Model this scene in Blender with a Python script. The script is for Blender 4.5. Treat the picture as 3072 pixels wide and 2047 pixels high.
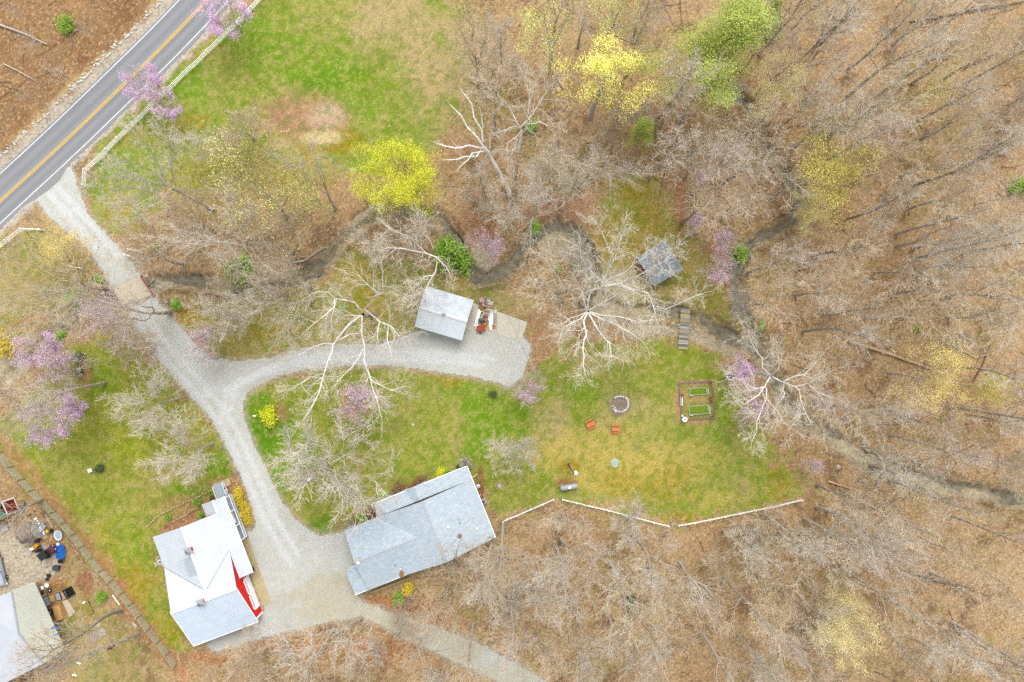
import bpy, bmesh, math, random
import numpy as np
from mathutils import Vector, Matrix, geometry

# ------------------------------------------------------------------ camera, sky, sun, exposure
SC = bpy.context.scene
for o in list(bpy.data.objects):
    bpy.data.objects.remove(o)
H_CAM = 120.0
cam_d = bpy.data.cameras.new("drone_camera")
cam_d.lens = 24; cam_d.sensor_width = 36; cam_d.sensor_fit = 'HORIZONTAL'
cam_d.clip_start = 0.5; cam_d.clip_end = 3000
cam = bpy.data.objects.new("drone_camera", cam_d)
SC.collection.objects.link(cam)
cam.location = (0, 0, H_CAM); cam.rotation_euler = (0, 0, 0)
SC.camera = cam

SUN_EL, SUN_AZ = math.radians(54), math.radians(12)     # azimuth clockwise from +Y (top of the photo)
world = bpy.data.worlds.new("World"); SC.world = world
world.use_nodes = True
wn, wl = world.node_tree.nodes, world.node_tree.links
wn.clear()
w_out = wn.new('ShaderNodeOutputWorld'); w_bg = wn.new('ShaderNodeBackground')
w_sky = wn.new('ShaderNodeTexSky'); w_sky.sky_type = 'NISHITA'; w_sky.sun_disc = False
w_sky.sun_elevation = SUN_EL; w_sky.sun_rotation = SUN_AZ
w_sky.air_density = 1.0; w_sky.dust_density = 3.0; w_sky.ozone_density = 1.0
w_hsv = wn.new('ShaderNodeHueSaturation'); w_hsv.inputs['Saturation'].default_value = 0.16
w_bg.inputs['Strength'].default_value = 0.15
wl.new(w_sky.outputs[0], w_hsv.inputs['Color']); wl.new(w_hsv.outputs[0], w_bg.inputs['Color'])
wl.new(w_bg.outputs[0], w_out.inputs['Surface'])
sun_d = bpy.data.lights.new("sun", 'SUN'); sun_d.energy = 0.8; sun_d.angle = math.radians(40)
sun_d.color = (1.0, 0.965, 0.92)
sun = bpy.data.objects.new("sun", sun_d); SC.collection.objects.link(sun)
sd = Vector((math.sin(SUN_AZ) * math.cos(SUN_EL), math.cos(SUN_AZ) * math.cos(SUN_EL), math.sin(SUN_EL)))
sun.rotation_euler = sd.to_track_quat('Z', 'Y').to_euler(); sun.location = sd * 200
SC.view_settings.view_transform = 'Standard'; SC.view_settings.look = 'None'
SC.view_settings.exposure = 1.34; SC.view_settings.gamma = 1.0
SC.view_settings.use_curve_mapping = False
SC.render.engine = 'CYCLES'
SC.cycles.max_bounces = 6; SC.cycles.diffuse_bounces = 4; SC.cycles.glossy_bounces = 2
SC.cycles.transmission_bounces = 2; SC.cycles.transparent_max_bounces = 4
SC.cycles.use_denoising = False
SC.render.filter_size = 1.3 if hasattr(SC.render, 'filter_size') else 1.5

# ------------------------------------------------------------------ places: photo pixel -> point on the ground or at height z
S = 180.0 / 3072
TILE = {'n': (0, 0, 1), 'd': (0, 0, 3072 / 2353), 'h1': (440, 1430, .1913), 'h2': (440, 1680, .1913),
        'y1': (0, 1480, .1339), 'y2': (0, 1680, .23406), 'g1': (1000, 1380, .14347), 'g2': (1240, 1380, .14347),
        'p': (1400, 870, .10204), 's': (1220, 840, .12752), 'f': (1730, 1160, .10204), 'b': (2010, 1100, .12115),
        't': (1660, 1350, .102), 'br': (280, 780, .12752), 'pv': (1880, 700, .11478), 'fb': (2000, 900, .10204)}
for r_, oy_ in ((1, 0), (2, 680), (3, 1347)):
    for c_, ox_ in ((1, 0), (2, 760), (3, 1520), (4, 2272)):
        TILE['%d%d' % (r_, c_)] = (ox_, oy_, .446429)

def W(t, x, y, z=0.0):
    ox, oy, k = TILE[t]
    f = (H_CAM - z) / H_CAM * S
    return Vector(((ox + x * k - 1536) * f, (1023.5 - oy - y * k) * f, z))

def D(x, y, z=0.0):
    return W('d', x, y, z)

KEXP = 2.0                                   # display value of a sunlit flat surface = KEXP * albedo
def lin(v):
    v /= 255.0
    return v / 12.92 if v <= .04045 else ((v + .055) / 1.055) ** 2.4
def C(r, g, b):
    return (lin(r) / KEXP, lin(g) / KEXP, lin(b) / KEXP)

COL = SC.collection
RNG = random.Random(7)
NR = np.random.default_rng(11)

# ------------------------------------------------------------------ materials
def mat(name, c, rough=.85, var=.18, scale=3.0, c2=None, metal=0.0, detail=4.0, objvar=0.0, spec=.3, stretch=None, bump=0.0):
    m = bpy.data.materials.new(name); m.use_nodes = True
    nt = m.node_tree; n, l = nt.nodes, nt.links
    b = n['Principled BSDF']
    b.inputs['Roughness'].default_value = rough; b.inputs['Metallic'].default_value = metal
    b.inputs['Specular IOR Level'].default_value = spec
    tc = n.new('ShaderNodeTexCoord'); tex = n.new('ShaderNodeTexNoise')
    tex.inputs['Scale'].default_value = scale; tex.inputs['Detail'].default_value = detail
    tex.inputs['Roughness'].default_value = .65
    if stretch:
        mp = n.new('ShaderNodeMapping'); mp.inputs['Scale'].default_value = stretch
        l.new(tc.outputs['Object'], mp.inputs['Vector']); l.new(mp.outputs[0], tex.inputs['Vector'])
    else:
        l.new(tc.outputs['Object'], tex.inputs['Vector'])
    rp = n.new('ShaderNodeValToRGB')
    a = tuple(x * (1 - var) for x in c); z = c2 or tuple(min(1, x * (1 + var)) for x in c)
    rp.color_ramp.elements[0].position = .32; rp.color_ramp.elements[1].position = .68
    rp.color_ramp.elements[0].color = (*a, 1); rp.color_ramp.elements[1].color = (*z, 1)
    l.new(tex.outputs['Fac'], rp.inputs['Fac'])
    out = rp.outputs[0]
    if objvar:
        oi = n.new('ShaderNodeObjectInfo'); mr = n.new('ShaderNodeMapRange')
        mr.inputs['To Min'].default_value = 1 - objvar; mr.inputs['To Max'].default_value = 1 + objvar
        hs = n.new('ShaderNodeHueSaturation')
        l.new(oi.outputs['Random'], mr.inputs['Value']); l.new(mr.outputs[0], hs.inputs['Value'])
        l.new(out, hs.inputs['Color']); out = hs.outputs[0]
    l.new(out, b.inputs['Base Color'])
    if bump:
        bp = n.new('ShaderNodeBump'); bp.inputs['Strength'].default_value = bump; bp.inputs['Distance'].default_value = .05
        l.new(tex.outputs['Fac'], bp.inputs['Height']); l.new(bp.outputs[0], b.inputs['Normal'])
    return m

def ground_mat(name, fine=.22, rough=.95, s1=2.6, s2=9.0, contrast=.5):
    """vertex colour of the zone, broken up by two scales of real-space speckle"""
    m = bpy.data.materials.new(name); m.use_nodes = True
    nt = m.node_tree; n, l = nt.nodes, nt.links
    b = n['Principled BSDF']; b.inputs['Roughness'].default_value = rough; b.inputs['Specular IOR Level'].default_value = .1
    at = n.new('ShaderNodeAttribute'); at.attribute_name = 'Col'
    tc = n.new('ShaderNodeTexCoord')
    prev = at.outputs['Color']
    for sc, amt in ((s1, fine), (s2, fine * 1.2)):
        t = n.new('ShaderNodeTexNoise'); t.inputs['Scale'].default_value = sc; t.inputs['Detail'].default_value = 3
        l.new(tc.outputs['Object'], t.inputs['Vector'])
        mr = n.new('ShaderNodeMapRange'); mr.inputs['From Min'].default_value = .3; mr.inputs['From Max'].default_value = .7
        mr.inputs['To Min'].default_value = 1 - amt; mr.inputs['To Max'].default_value = 1 + amt
        l.new(t.outputs['Fac'], mr.inputs['Value'])
        hs = n.new('ShaderNodeHueSaturation'); l.new(mr.outputs[0], hs.inputs['Value']); l.new(prev, hs.inputs['Color'])
        t2 = n.new('ShaderNodeMapRange'); t2.inputs['To Min'].default_value = .485; t2.inputs['To Max'].default_value = .515
        l.new(t.outputs['Fac'], t2.inputs['Value']); l.new(t2.outputs[0], hs.inputs['Hue'])
        prev = hs.outputs[0]
    l.new(prev, b.inputs['Base Color'])
    return m

# ------------------------------------------------------------------ objects
def tag(o, label=None, cat=None, group=None, kind=None):
    if label: o['label'] = label
    if cat: o['category'] = cat
    if group: o['group'] = group
    if kind: o['kind'] = kind
    return o

def thing(name, label, cat, loc=(0, 0, 0), rotz=0.0, group=None):
    o = bpy.data.objects.new(name, None); COL.objects.link(o)
    o.location = loc; o.rotation_euler = (0, 0, rotz); o.empty_display_size = .3
    return tag(o, label, cat, group)

def dup(root, loc, rotz=0.0, scale=None, label=None, group=None):
    r = root.copy(); COL.objects.link(r); r.location = loc
    if rotz is not None: r.rotation_euler = (0, 0, rotz)
    if scale is not None: r.scale = (scale, scale, scale) if not hasattr(scale, '__len__') else scale
    if label: r['label'] = label
    if group: r['group'] = group
    for ch in list(root.children):
        c = ch.copy(); COL.objects.link(c); c.parent = r
        for g in ch.children:
            e = g.copy(); COL.objects.link(e); e.parent = c
    return r

class MB:
    def __init__(self): self.v = []; self.f = []; self.m = []
    def add(self, vs, fs, mi=0):
        b = len(self.v); self.v += [tuple(p) for p in vs]
        self.f += [tuple(i + b for i in f) for f in fs]; self.m += [mi] * len(fs); return self
    def box(self, x0, x1, y0, y1, z0, z1, mi=0, rot=0.0, tilt=None):
        cx, cy, cz = (x0 + x1) / 2, (y0 + y1) / 2, (z0 + z1) / 2
        vs = [Vector((x, y, z)) - Vector((cx, cy, cz)) for z in (z0, z1) for x, y in ((x0, y0), (x1, y0), (x1, y1), (x0, y1))]
        if tilt is not None: vs = [tilt @ p for p in vs]
        if rot: R = Matrix.Rotation(rot, 3, 'Z'); vs = [R @ p for p in vs]
        vs = [p + Vector((cx, cy, cz)) for p in vs]
        return self.add(vs, [(3, 2, 1, 0), (4, 5, 6, 7), (0, 1, 5, 4), (1, 2, 6, 5), (2, 3, 7, 6), (3, 0, 4, 7)], mi)
    def bar(self, p0, p1, w, h, mi=0):
        p0, p1 = Vector(p0), Vector(p1); d = (p1 - p0).normalized()
        s = d.cross(Vector((0, 0, 1)))
        if s.length < 1e-3: s = Vector((1, 0, 0))
        s.normalize(); u = s.cross(d)
        o = [s * (w / 2) * a + u * (h / 2) * b for a, b in ((-1, -1), (1, -1), (1, 1), (-1, 1))]
        return self.add([p0 + q for q in o] + [p1 + q for q in o],
                        [(0, 1, 2, 3), (7, 6, 5, 4), (0, 4, 5, 1), (1, 5, 6, 2), (2, 6, 7, 3), (3, 7, 4, 0)], mi)
    def tube(self, p0, p1, r0, r1=None, k=8, mi=0, cap=True):
        p0, p1 = Vector(p0), Vector(p1); r1 = r0 if r1 is None else r1
        d = (p1 - p0).normalized(); s = d.cross(Vector((0, 0, 1)))
        if s.length < 1e-3: s = Vector((1, 0, 0))
        s.normalize(); u = s.cross(d)
        c = [(math.cos(2 * math.pi * i / k), math.sin(2 * math.pi * i / k)) for i in range(k)]
        vs = [p0 + (s * a + u * b) * r0 for a, b in c] + [p1 + (s * a + u * b) * r1 for a, b in c]
        fs = [(i, (i + 1) % k, k + (i + 1) % k, k + i) for i in range(k)]
        if cap: fs += [tuple(reversed(range(k))), tuple(range(k, 2 * k))]
        return self.add(vs, fs, mi)
    def path(self, pts, r, k=6, mi=0):
        for a, b in zip(pts, pts[1:]): self.tube(a, b, r, r, k, mi)
        return self
    def lathe(self, prof, k=16, mi=0, c=(0, 0, 0)):
        vs = []; fs = []
        for r, z in prof:
            vs += [(c[0] + r * math.cos(2 * math.pi * i / k), c[1] + r * math.sin(2 * math.pi * i / k), c[2] + z) for i in range(k)]
        for j in range(len(prof) - 1):
            fs += [(j * k + i, j * k + (i + 1) % k, (j + 1) * k + (i + 1) % k, (j + 1) * k + i) for i in range(k)]
        return self.add(vs, fs, mi)
    def prism(self, poly, z0, z1, mi=0):
        """poly: list of (x, y); z0, z1 numbers or functions of (x, y)"""
        n = len(poly); g = lambda z, x, y: z(x, y) if callable(z) else z
        a = sum(poly[i][0] * poly[(i + 1) % n][1] - poly[(i + 1) % n][0] * poly[i][1] for i in range(n))
        if a < 0: poly = list(reversed(poly))
        vs = [(x, y, g(z0, x, y)) for x, y in poly] + [(x, y, g(z1, x, y)) for x, y in poly]
        fs = [tuple(reversed(range(n))), tuple(range(n, 2 * n))] + [(i, (i + 1) % n, n + (i + 1) % n, n + i) for i in range(n)]
        return self.add(vs, fs, mi)
    def blob(self, c, r, seed=0, k=10, rough=.18, mi=0):
        """an irregular stone"""
        rr = random.Random(seed); bm = bmesh.new(); bmesh.ops.create_icosphere(bm, subdivisions=1, radius=1)
        vs = [(c[0] + v.co.x * r[0] * rr.uniform(1 - rough, 1 + rough), c[1] + v.co.y * r[1] * rr.uniform(1 - rough, 1 + rough),
               c[2] + v.co.z * r[2] * rr.uniform(1 - rough, 1 + rough)) for v in bm.verts]
        fs = [tuple(v.index for v in f.verts) for f in bm.faces]; bm.free()
        return self.add(vs, fs, mi)
    def build(self, name, mats, parent=None, label=None, smooth=False):
        me = bpy.data.meshes.new(name); me.from_pydata(self.v, [], self.f)
        for m in (mats if isinstance(mats, (list, tuple)) else [mats]): me.materials.append(m)
        if any(self.m): me.polygons.foreach_set('material_index', self.m)
        if smooth: me.polygons.foreach_set('use_smooth', [True] * len(self.f))
        me.update()
        o = bpy.data.objects.new(name, me); COL.objects.link(o)
        if parent: o.parent = parent
        if label: o['label'] = label
        return o

# ------------------------------------------------------------------ terrain grid and painted zones (zones are what grows or lies there)
SD = 180.0 / 2353
xs = np.arange(-106, 106.01, .25); ys = np.arange(-76, 76.01, .25)
NX, NY = len(xs), len(ys)
GX, GY = np.meshgrid(xs, ys)                    # rows = y
DX = GX / SD + 1176.5; DY = 784 - GY / SD       # photo coordinates on the ground

def vnoise(x, y, sc, seed, octs=1):
    out = np.zeros_like(x); amp, tot = 1.0, 0.0
    for o in range(octs):
        t = np.random.default_rng(seed * 31 + o).random((256, 256))
        u = x / sc * 2 ** o + 1000.3; v = y / sc * 2 ** o + 1000.7
        i = np.floor(u).astype(int); j = np.floor(v).astype(int); a = u - i; b = v - j
        a = a * a * (3 - 2 * a); b = b * b * (3 - 2 * b)
        g = lambda p, q: t[p % 256, q % 256]
        out += amp * ((g(i, j) * (1 - a) + g(i + 1, j) * a) * (1 - b) + (g(i, j + 1) * (1 - a) + g(i + 1, j + 1) * a) * b)
        tot += amp; amp *= .55
    return out / tot

def inpoly(pts, X=None, Y=None):
    X = DX if X is None else X; Y = DY if Y is None else Y
    m = np.zeros(X.shape, bool); n = len(pts)
    for i in range(n):
        x0, y0 = pts[i]; x1, y1 = pts[(i + 1) % n]
        if y0 == y1: continue
        c = ((y0 > Y) != (y1 > Y)) & (X < (x1 - x0) * (Y - y0) / (y1 - y0) + x0)
        m ^= c
    return m

def blur(m, r):
    m = m.astype(float)
    for ax in (0, 1):
        for _ in range(2):
            p = np.pad(m, [(r, r) if a == ax else (0, 0) for a in (0, 1)], mode='edge')
            c = np.cumsum(p, axis=ax)
            c = np.concatenate([np.zeros_like(np.take(c, [0], axis=ax)), c], axis=ax)
            k = 2 * r + 1
            hi = np.take(c, range(k, c.shape[ax]), axis=ax); lo = np.take(c, range(0, c.shape[ax] - k), axis=ax)
            m = (hi - lo) / k
    return m

def sst(a, b, x):
    t = np.clip((x - a) / (b - a), 0, 1); return t * t * (3 - 2 * t)

N1 = vnoise(GX, GY, 6.0, 1, 4); N2 = vnoise(GX, GY, 1.6, 2, 3); N3 = vnoise(GX, GY, .5, 3, 2); N4 = vnoise(GX, GY, 14, 4, 3)
N5 = NR.random(GX.shape); N6 = vnoise(GX, GY, .8, 6, 2); N7 = vnoise(GX, GY, 3.2, 8, 4)

def zone(pts, soft=8, namp=.6):
    return sst(.32, .68, blur(inpoly(pts), soft) + (N2 - .5) * namp + (N1 - .5) * namp * .6)

def spot(x, y, rx, ry=None, ang=0.0, namp=1.0):
    ry = ry or rx; a = math.radians(ang); dx, dy = DX - x, DY - y
    u = (dx * math.cos(a) + dy * math.sin(a)) / rx; v = (-dx * math.sin(a) + dy * math.cos(a)) / ry
    return sst(1.25, .45, np.sqrt(u * u + v * v) + (N7 - .5) * namp + (N2 - .5) * namp * .5)

def pdist(pts, X, Y):
    best = np.full(X.shape, 1e9)
    for (x0, y0), (x1, y1) in zip(pts, pts[1:]):
        dx, dy = x1 - x0, y1 - y0
        t = np.clip(((X - x0) * dx + (Y - y0) * dy) / (dx * dx + dy * dy + 1e-9), 0, 1)
        best = np.minimum(best, np.hypot(X - x0 - t * dx, Y - y0 - t * dy))
    return best

def chaikin(p, n=2, closed=False):
    for _ in range(n):
        q = []
        m = len(p)
        for i in range(m if closed else m - 1):
            a, b = p[i], p[(i + 1) % m]
            q += [(a[0] * .75 + b[0] * .25, a[1] * .75 + b[1] * .25), (a[0] * .25 + b[0] * .75, a[1] * .25 + b[1] * .75)]
        p = q if closed else [p[0]] + q + [p[-1]]
    return p

CREEK = chaikin([(2420, 1160), (2330, 1150), (2150, 1110), (2040, 1070), (1940, 1025), (1840, 965), (1790, 890), (1752, 815), (1680, 775), (1600, 735),
         (1540, 712), (1470, 722), (1405, 705), (1365, 665), (1352, 605), (1338, 550), (1292, 518), (1245, 530), (1205, 572),
         (1165, 625), (1115, 645), (1078, 622), (1052, 580), (1036, 535), (1010, 505), (960, 487), (900, 487), (850, 502),
         (800, 540), (765, 582), (715, 627), (650, 660), (560, 668), (480, 655), (400, 642), (320, 662), (240, 690), (150, 740),
         (85, 800), (20, 862), (-80, 940)])
TRIB = chaikin([(1640, 190), (1700, 220), (1738, 262), (1748, 322), (1790, 380), (1835, 440), (1848, 482), (1800, 522), (1730, 556),
         (1697, 602), (1688, 660), (1712, 722), (1748, 790), (1756, 815)])
cd = np.minimum(pdist(CREEK, DX, DY) * SD, pdist(TRIB, DX, DY) * SD + .35)
cd_n = cd + (N7 - .5) * 1.6 + (N2 - .5) * .6
BARS = [(610, 640, 70, 16, -12), (840, 497, 60, 14, -38), (1108, 598, 30, 24, 0), (1283, 560, 44, 34, 0), (1425, 672, 46, 55, -20),
        (1500, 762, 70, 16, 0), (1625, 785, 95, 16, 24), (1390, 705, 60, 40, 30), (20, 835, 45, 60, 30), (1700, 575, 30, 12, -40), (370, 655, 40, 14, 0), (2030, 1085, 90, 26, 22), (1450, 722, 70, 16, 0), (1960, 1040, 60, 16, 30), (2120, 1108, 70, 14, 18), (2260, 1140, 50, 12, 10), (500, 652, 60, 12, 4), (700, 640, 30, 14, -30), (1350, 630, 14, 26, 0), (150, 735, 30, 14, -30)]
bar_m = np.zeros_like(GX)
for b_ in BARS: bar_m = np.maximum(bar_m, spot(*b_, namp=.7))

HGT = -1.15 * sst(1.75, .3, cd_n) + ((N1 - .5) * 2.2 + (N7 - .5) * .8 + (N2 - .5) * .35) * sst(1.7, .6, cd_n) + .5 * bar_m * sst(2.2, .8, cd_n)
HGT = np.where((DX > 1860) & (HGT < 0), HGT + .28 * sst(2.2, .8, cd_n), HGT); HGT = np.minimum(HGT, 0)
HGT = np.where(cd > 4, 0, HGT)
# ---- colour of the ground
def cc(r, g, b): return np.array(C(r, g, b))
col = np.empty(GX.shape + (3,))
def lay(m, c, k=1.0):
    global col
    col = col * (1 - (m * k)[..., None]) + np.asarray(c) * (m * k)[..., None]
col[:] = cc(186, 154, 114)                                   # leaf litter
lay(sst(.4, .7, N1), cc(178, 143, 102), .8)
lay(sst(.5, .75, N4), cc(190, 162, 120), .7)
lay(sst(.55, .8, N7) * sst(.35, .6, N4), cc(150, 140, 84), .30)
lay(sst(.56, .7, vnoise(GX, GY, 4.5, 41, 4)), cc(150, 138, 78), .4)
lay(sst(.60, .72, vnoise(GX, GY, 3.0, 42, 4)), cc(126, 98, 74), .6)
lay(sst(.57, .7, vnoise(GX, GY, 9.0, 43, 4)), cc(196, 168, 126), .5)
upl = inpoly([(-200, -200), (440, -200), (395, 0), (0, 385), (-200, 560)])
lay(blur(upl, 4), cc(160, 122, 84), .85); lay(blur(upl, 4) * sst(.5, .7, N7), cc(186, 146, 100), .6)
lay(blur(upl, 4) * sst(.52, .75, N1), cc(126, 88, 60), .5)
leafspk = N3 * .6 + N5 * .4
litter_k = np.ones(GX.shape)

LAWNS = [
    [(560, 30), (640, -60), (1010, -60), (1060, 60), (1085, 170), (1050, 260), (1015, 340), (880, 400), (800, 400), (700, 420), (560, 330), (500, 330), (430, 380),
     (380, 440), (330, 500), (270, 545), (232, 520), (205, 470), (185, 410), (205, 365), (260, 300), (420, 150)],
    [(40, 930), (130, 870), (205, 770), (270, 760), (330, 800), (420, 890), (505, 1000), (556, 1108), (500, 1120), (370, 1190), (345, 1225), (372, 1330), (452, 1490), (405, 1520),
     (230, 1290), (100, 1150), (-20, 1045), (-20, 1000)],
    [(560, 920), (620, 872), (760, 848), (900, 846), (1060, 868), (1180, 892), (1225, 860), (1240, 815), (1350, 800), (1480, 782), (1560, 790), (1650, 812), (1690, 860), (1690, 950),
     (1765, 1010), (1832, 1100), (1840, 1142), (1560, 1195), (1530, 1190), (1300, 1135), (1140, 1190), (1075, 1075), (860, 1160), (800, 1200), (725, 1235), (640, 1140), (575, 1010)],
    [(395, 720), (500, 700), (640, 690), (720, 650), (800, 590), (960, 600), (1070, 650), (1190, 660), (1220, 790), (1100, 790), (960, 765), (800, 795), (620, 825), (500, 828), (450, 790)],
    [(1420, 400), (1500, 410), (1590, 520), (1650, 640), (1730, 750), (1680, 765), (1580, 722), (1480, 715), (1400, 680), (1368, 620), (1370, 520)],
    [(-30, 560), (60, 520), (170, 560), (225, 640), (240, 660), (140, 720), (60, 790), (-30, 820)],
    [(140, 1330), (200, 1330), (330, 1480), (380, 1568), (200, 1600), (150, 1500)]]
lm = [zone(p, 11, 1.0) for p in LAWNS]
lawn = np.maximum.reduce(lm)
lay(lm[0], cc(142, 158, 56)); lay(lm[1], cc(164, 166, 58)); lay(lm[2], cc(152, 162, 58)); lay(lm[3], cc(166, 150, 88), .85); lay(lm[4], cc(176, 154, 86), .9)
lay(lm[5], cc(170, 150, 92), .9); lay(lm[6], cc(176, 150, 96), .6)
lay(lawn * sst(.42, .72, N1), cc(180, 168, 96), .55); lay(lawn * sst(.5, .78, N7), cc(122, 146, 36), .45); lay(lawn * sst(.58, .75, N2), cc(180, 160, 108), .45)
LAWN_SPK = True
GREEN, DKG, OCH, YEL, TAN = cc(114, 158, 18), cc(94, 144, 12), cc(170, 142, 30), cc(202, 180, 92), cc(192, 168, 122)
for x, y, rx, ry, c, k in [
    (600, 385, 150, 60, cc(166, 156, 76), .85), (450, 410, 80, 70, cc(158, 158, 66), .85), (720, 400, 80, 40, cc(172, 146, 70), .7), (520, 480, 120, 50, cc(172, 150, 96), .7), (1110, 240, 70, 80, cc(166, 146, 92), .6),
    (430, 200, 60, 50, GREEN, .8), (620, 110, 90, 60, GREEN, .45), (780, 170, 120, 50, GREEN, .75), (740, 200, 60, 30, DKG, .6), (560, 60, 60, 40, GREEN, .7), (820, 240, 60, 40, GREEN, .6),
    (930, 60, 110, 90, TAN, .95), (1000, 170, 80, 110, TAN, .9), (900, 20, 80, 30, TAN, .8), (850, 90, 60, 60, TAN, .5), (1290, 960, 24, 120, TAN, .6), (1340, 1040, 60, 30, TAN, .5), (870, 130, 40, 60, cc(150, 150, 70), .5),
    (790, 320, 60, 26, OCH, .9), (720, 345, 60, 20, OCH, .7), (840, 380, 40, 20, GREEN, .6), (280, 480, 40, 30, OCH, .7), (330, 380, 50, 60, GREEN, .5), (260, 380, 40, 40, GREEN, .6), (320, 530, 30, 30, OCH, .9), (440, 290, 40, 25, OCH, .5),
    (230, 870, 60, 50, GREEN, .6), (300, 1030, 50, 40, cc(166, 176, 30), .7), (430, 1140, 70, 28, GREEN, .8), (500, 1080, 35, 40, GREEN, .7), (520, 1060, 20, 50, DKG, .5), (80, 1010, 70, 40, GREEN, .35), (150, 1080, 80, 60, cc(172, 172, 78), .6),
    (310, 1340, 50, 60, OCH, .75), (390, 1440, 40, 50, cc(158, 152, 22), .8), (240, 1250, 50, 40, cc(172, 160, 50), .6), (300, 1250, 40, 60, GREEN, .4), (350, 1260, 24, 50, GREEN, .4),
    (610, 1000, 56, 70, DKG, 1.0), (590, 930, 40, 34, GREEN, .8), (680, 1050, 70, 60, GREEN, .75), (650, 970, 50, 40, DKG, .6), (640, 1120, 30, 40, DKG, .8), (740, 1210, 40, 24, DKG, .8), (640, 1090, 30, 50, GREEN, .5), (1040, 878, 36, 24, OCH, .9), (1140, 960, 80, 70, GREEN, .7), (1060, 900, 70, 30, GREEN, .5), (1090, 1000, 40, 70, GREEN, .7), (1090, 1020, 60, 40, DKG, .3), (970, 960, 90, 50, cc(150, 158, 60), .5),
    (1330, 900, 60, 40, GREEN, .55), (1330, 990, 40, 40, DKG, .4), (1650, 970, 40, 60, GREEN, .6), (1660, 1070, 60, 40, GREEN, .35), (1550, 820, 80, 30, cc(140, 156, 40), .6), (1500, 870, 60, 30, cc(160, 164, 64), .5),
    (1300, 1030, 90, 50, YEL, .95), (1400, 1080, 140, 60, YEL, .9), (1420, 1000, 60, 40, YEL, .6), (1560, 1070, 110, 60, YEL, .55), (1470, 940, 50, 24, TAN, .6), (1400, 960, 40, 24, TAN, .5), (1380, 830, 90, 30, TAN, .6), (1480, 830, 60, 24, cc(170, 160, 80), .6), (1260, 980, 40, 50, TAN, .5), (1310, 1075, 36, 22, OCH, .8), (1430, 1110, 60, 40, OCH, .45), (1540, 1110, 60, 60, OCH, .5), (1560, 1190, 50, 20, OCH, .6), (1500, 1060, 60, 40, YEL, .5), (1790, 1110, 40, 40, OCH, .55), (1400, 1160, 60, 20, TAN, .6), (1640, 1150, 80, 30, YEL, .5),
    (430, 730, 30, 30, OCH, .85), (640, 760, 80, 20, OCH, .55), (850, 700, 60, 40, OCH, .6), (830, 620, 60, 30, OCH, .5), (1060, 640, 70, 18, cc(160, 150, 60), .6), (560, 760, 40, 30, cc(150, 150, 60), .5), (1160, 700, 60, 30, TAN, .6),
    (1460, 440, 40, 34, OCH, .8), (1480, 500, 60, 40, OCH, .5), (1450, 570, 50, 20, OCH, .6), (1540, 540, 40, 30, cc(156, 150, 50), .5), (1620, 690, 40, 40, cc(160, 150, 60), .6), (1700, 740, 30, 20, cc(160, 150, 50), .7), (1550, 680, 60, 40, TAN, .6),
    (1160, 220, 40, 40, OCH, .6), (1090, 280, 34, 34, cc(150, 146, 40), .5), (1380, 530, 30, 30, OCH, .4), (200, 600, 50, 50, cc(170, 140, 60), .7), (60, 640, 60, 60, cc(176, 156, 100), .6), (90, 700, 50, 30, cc(150, 140, 70), .5)]:
    lay(spot(x, y, rx, ry), c, k)
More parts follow.
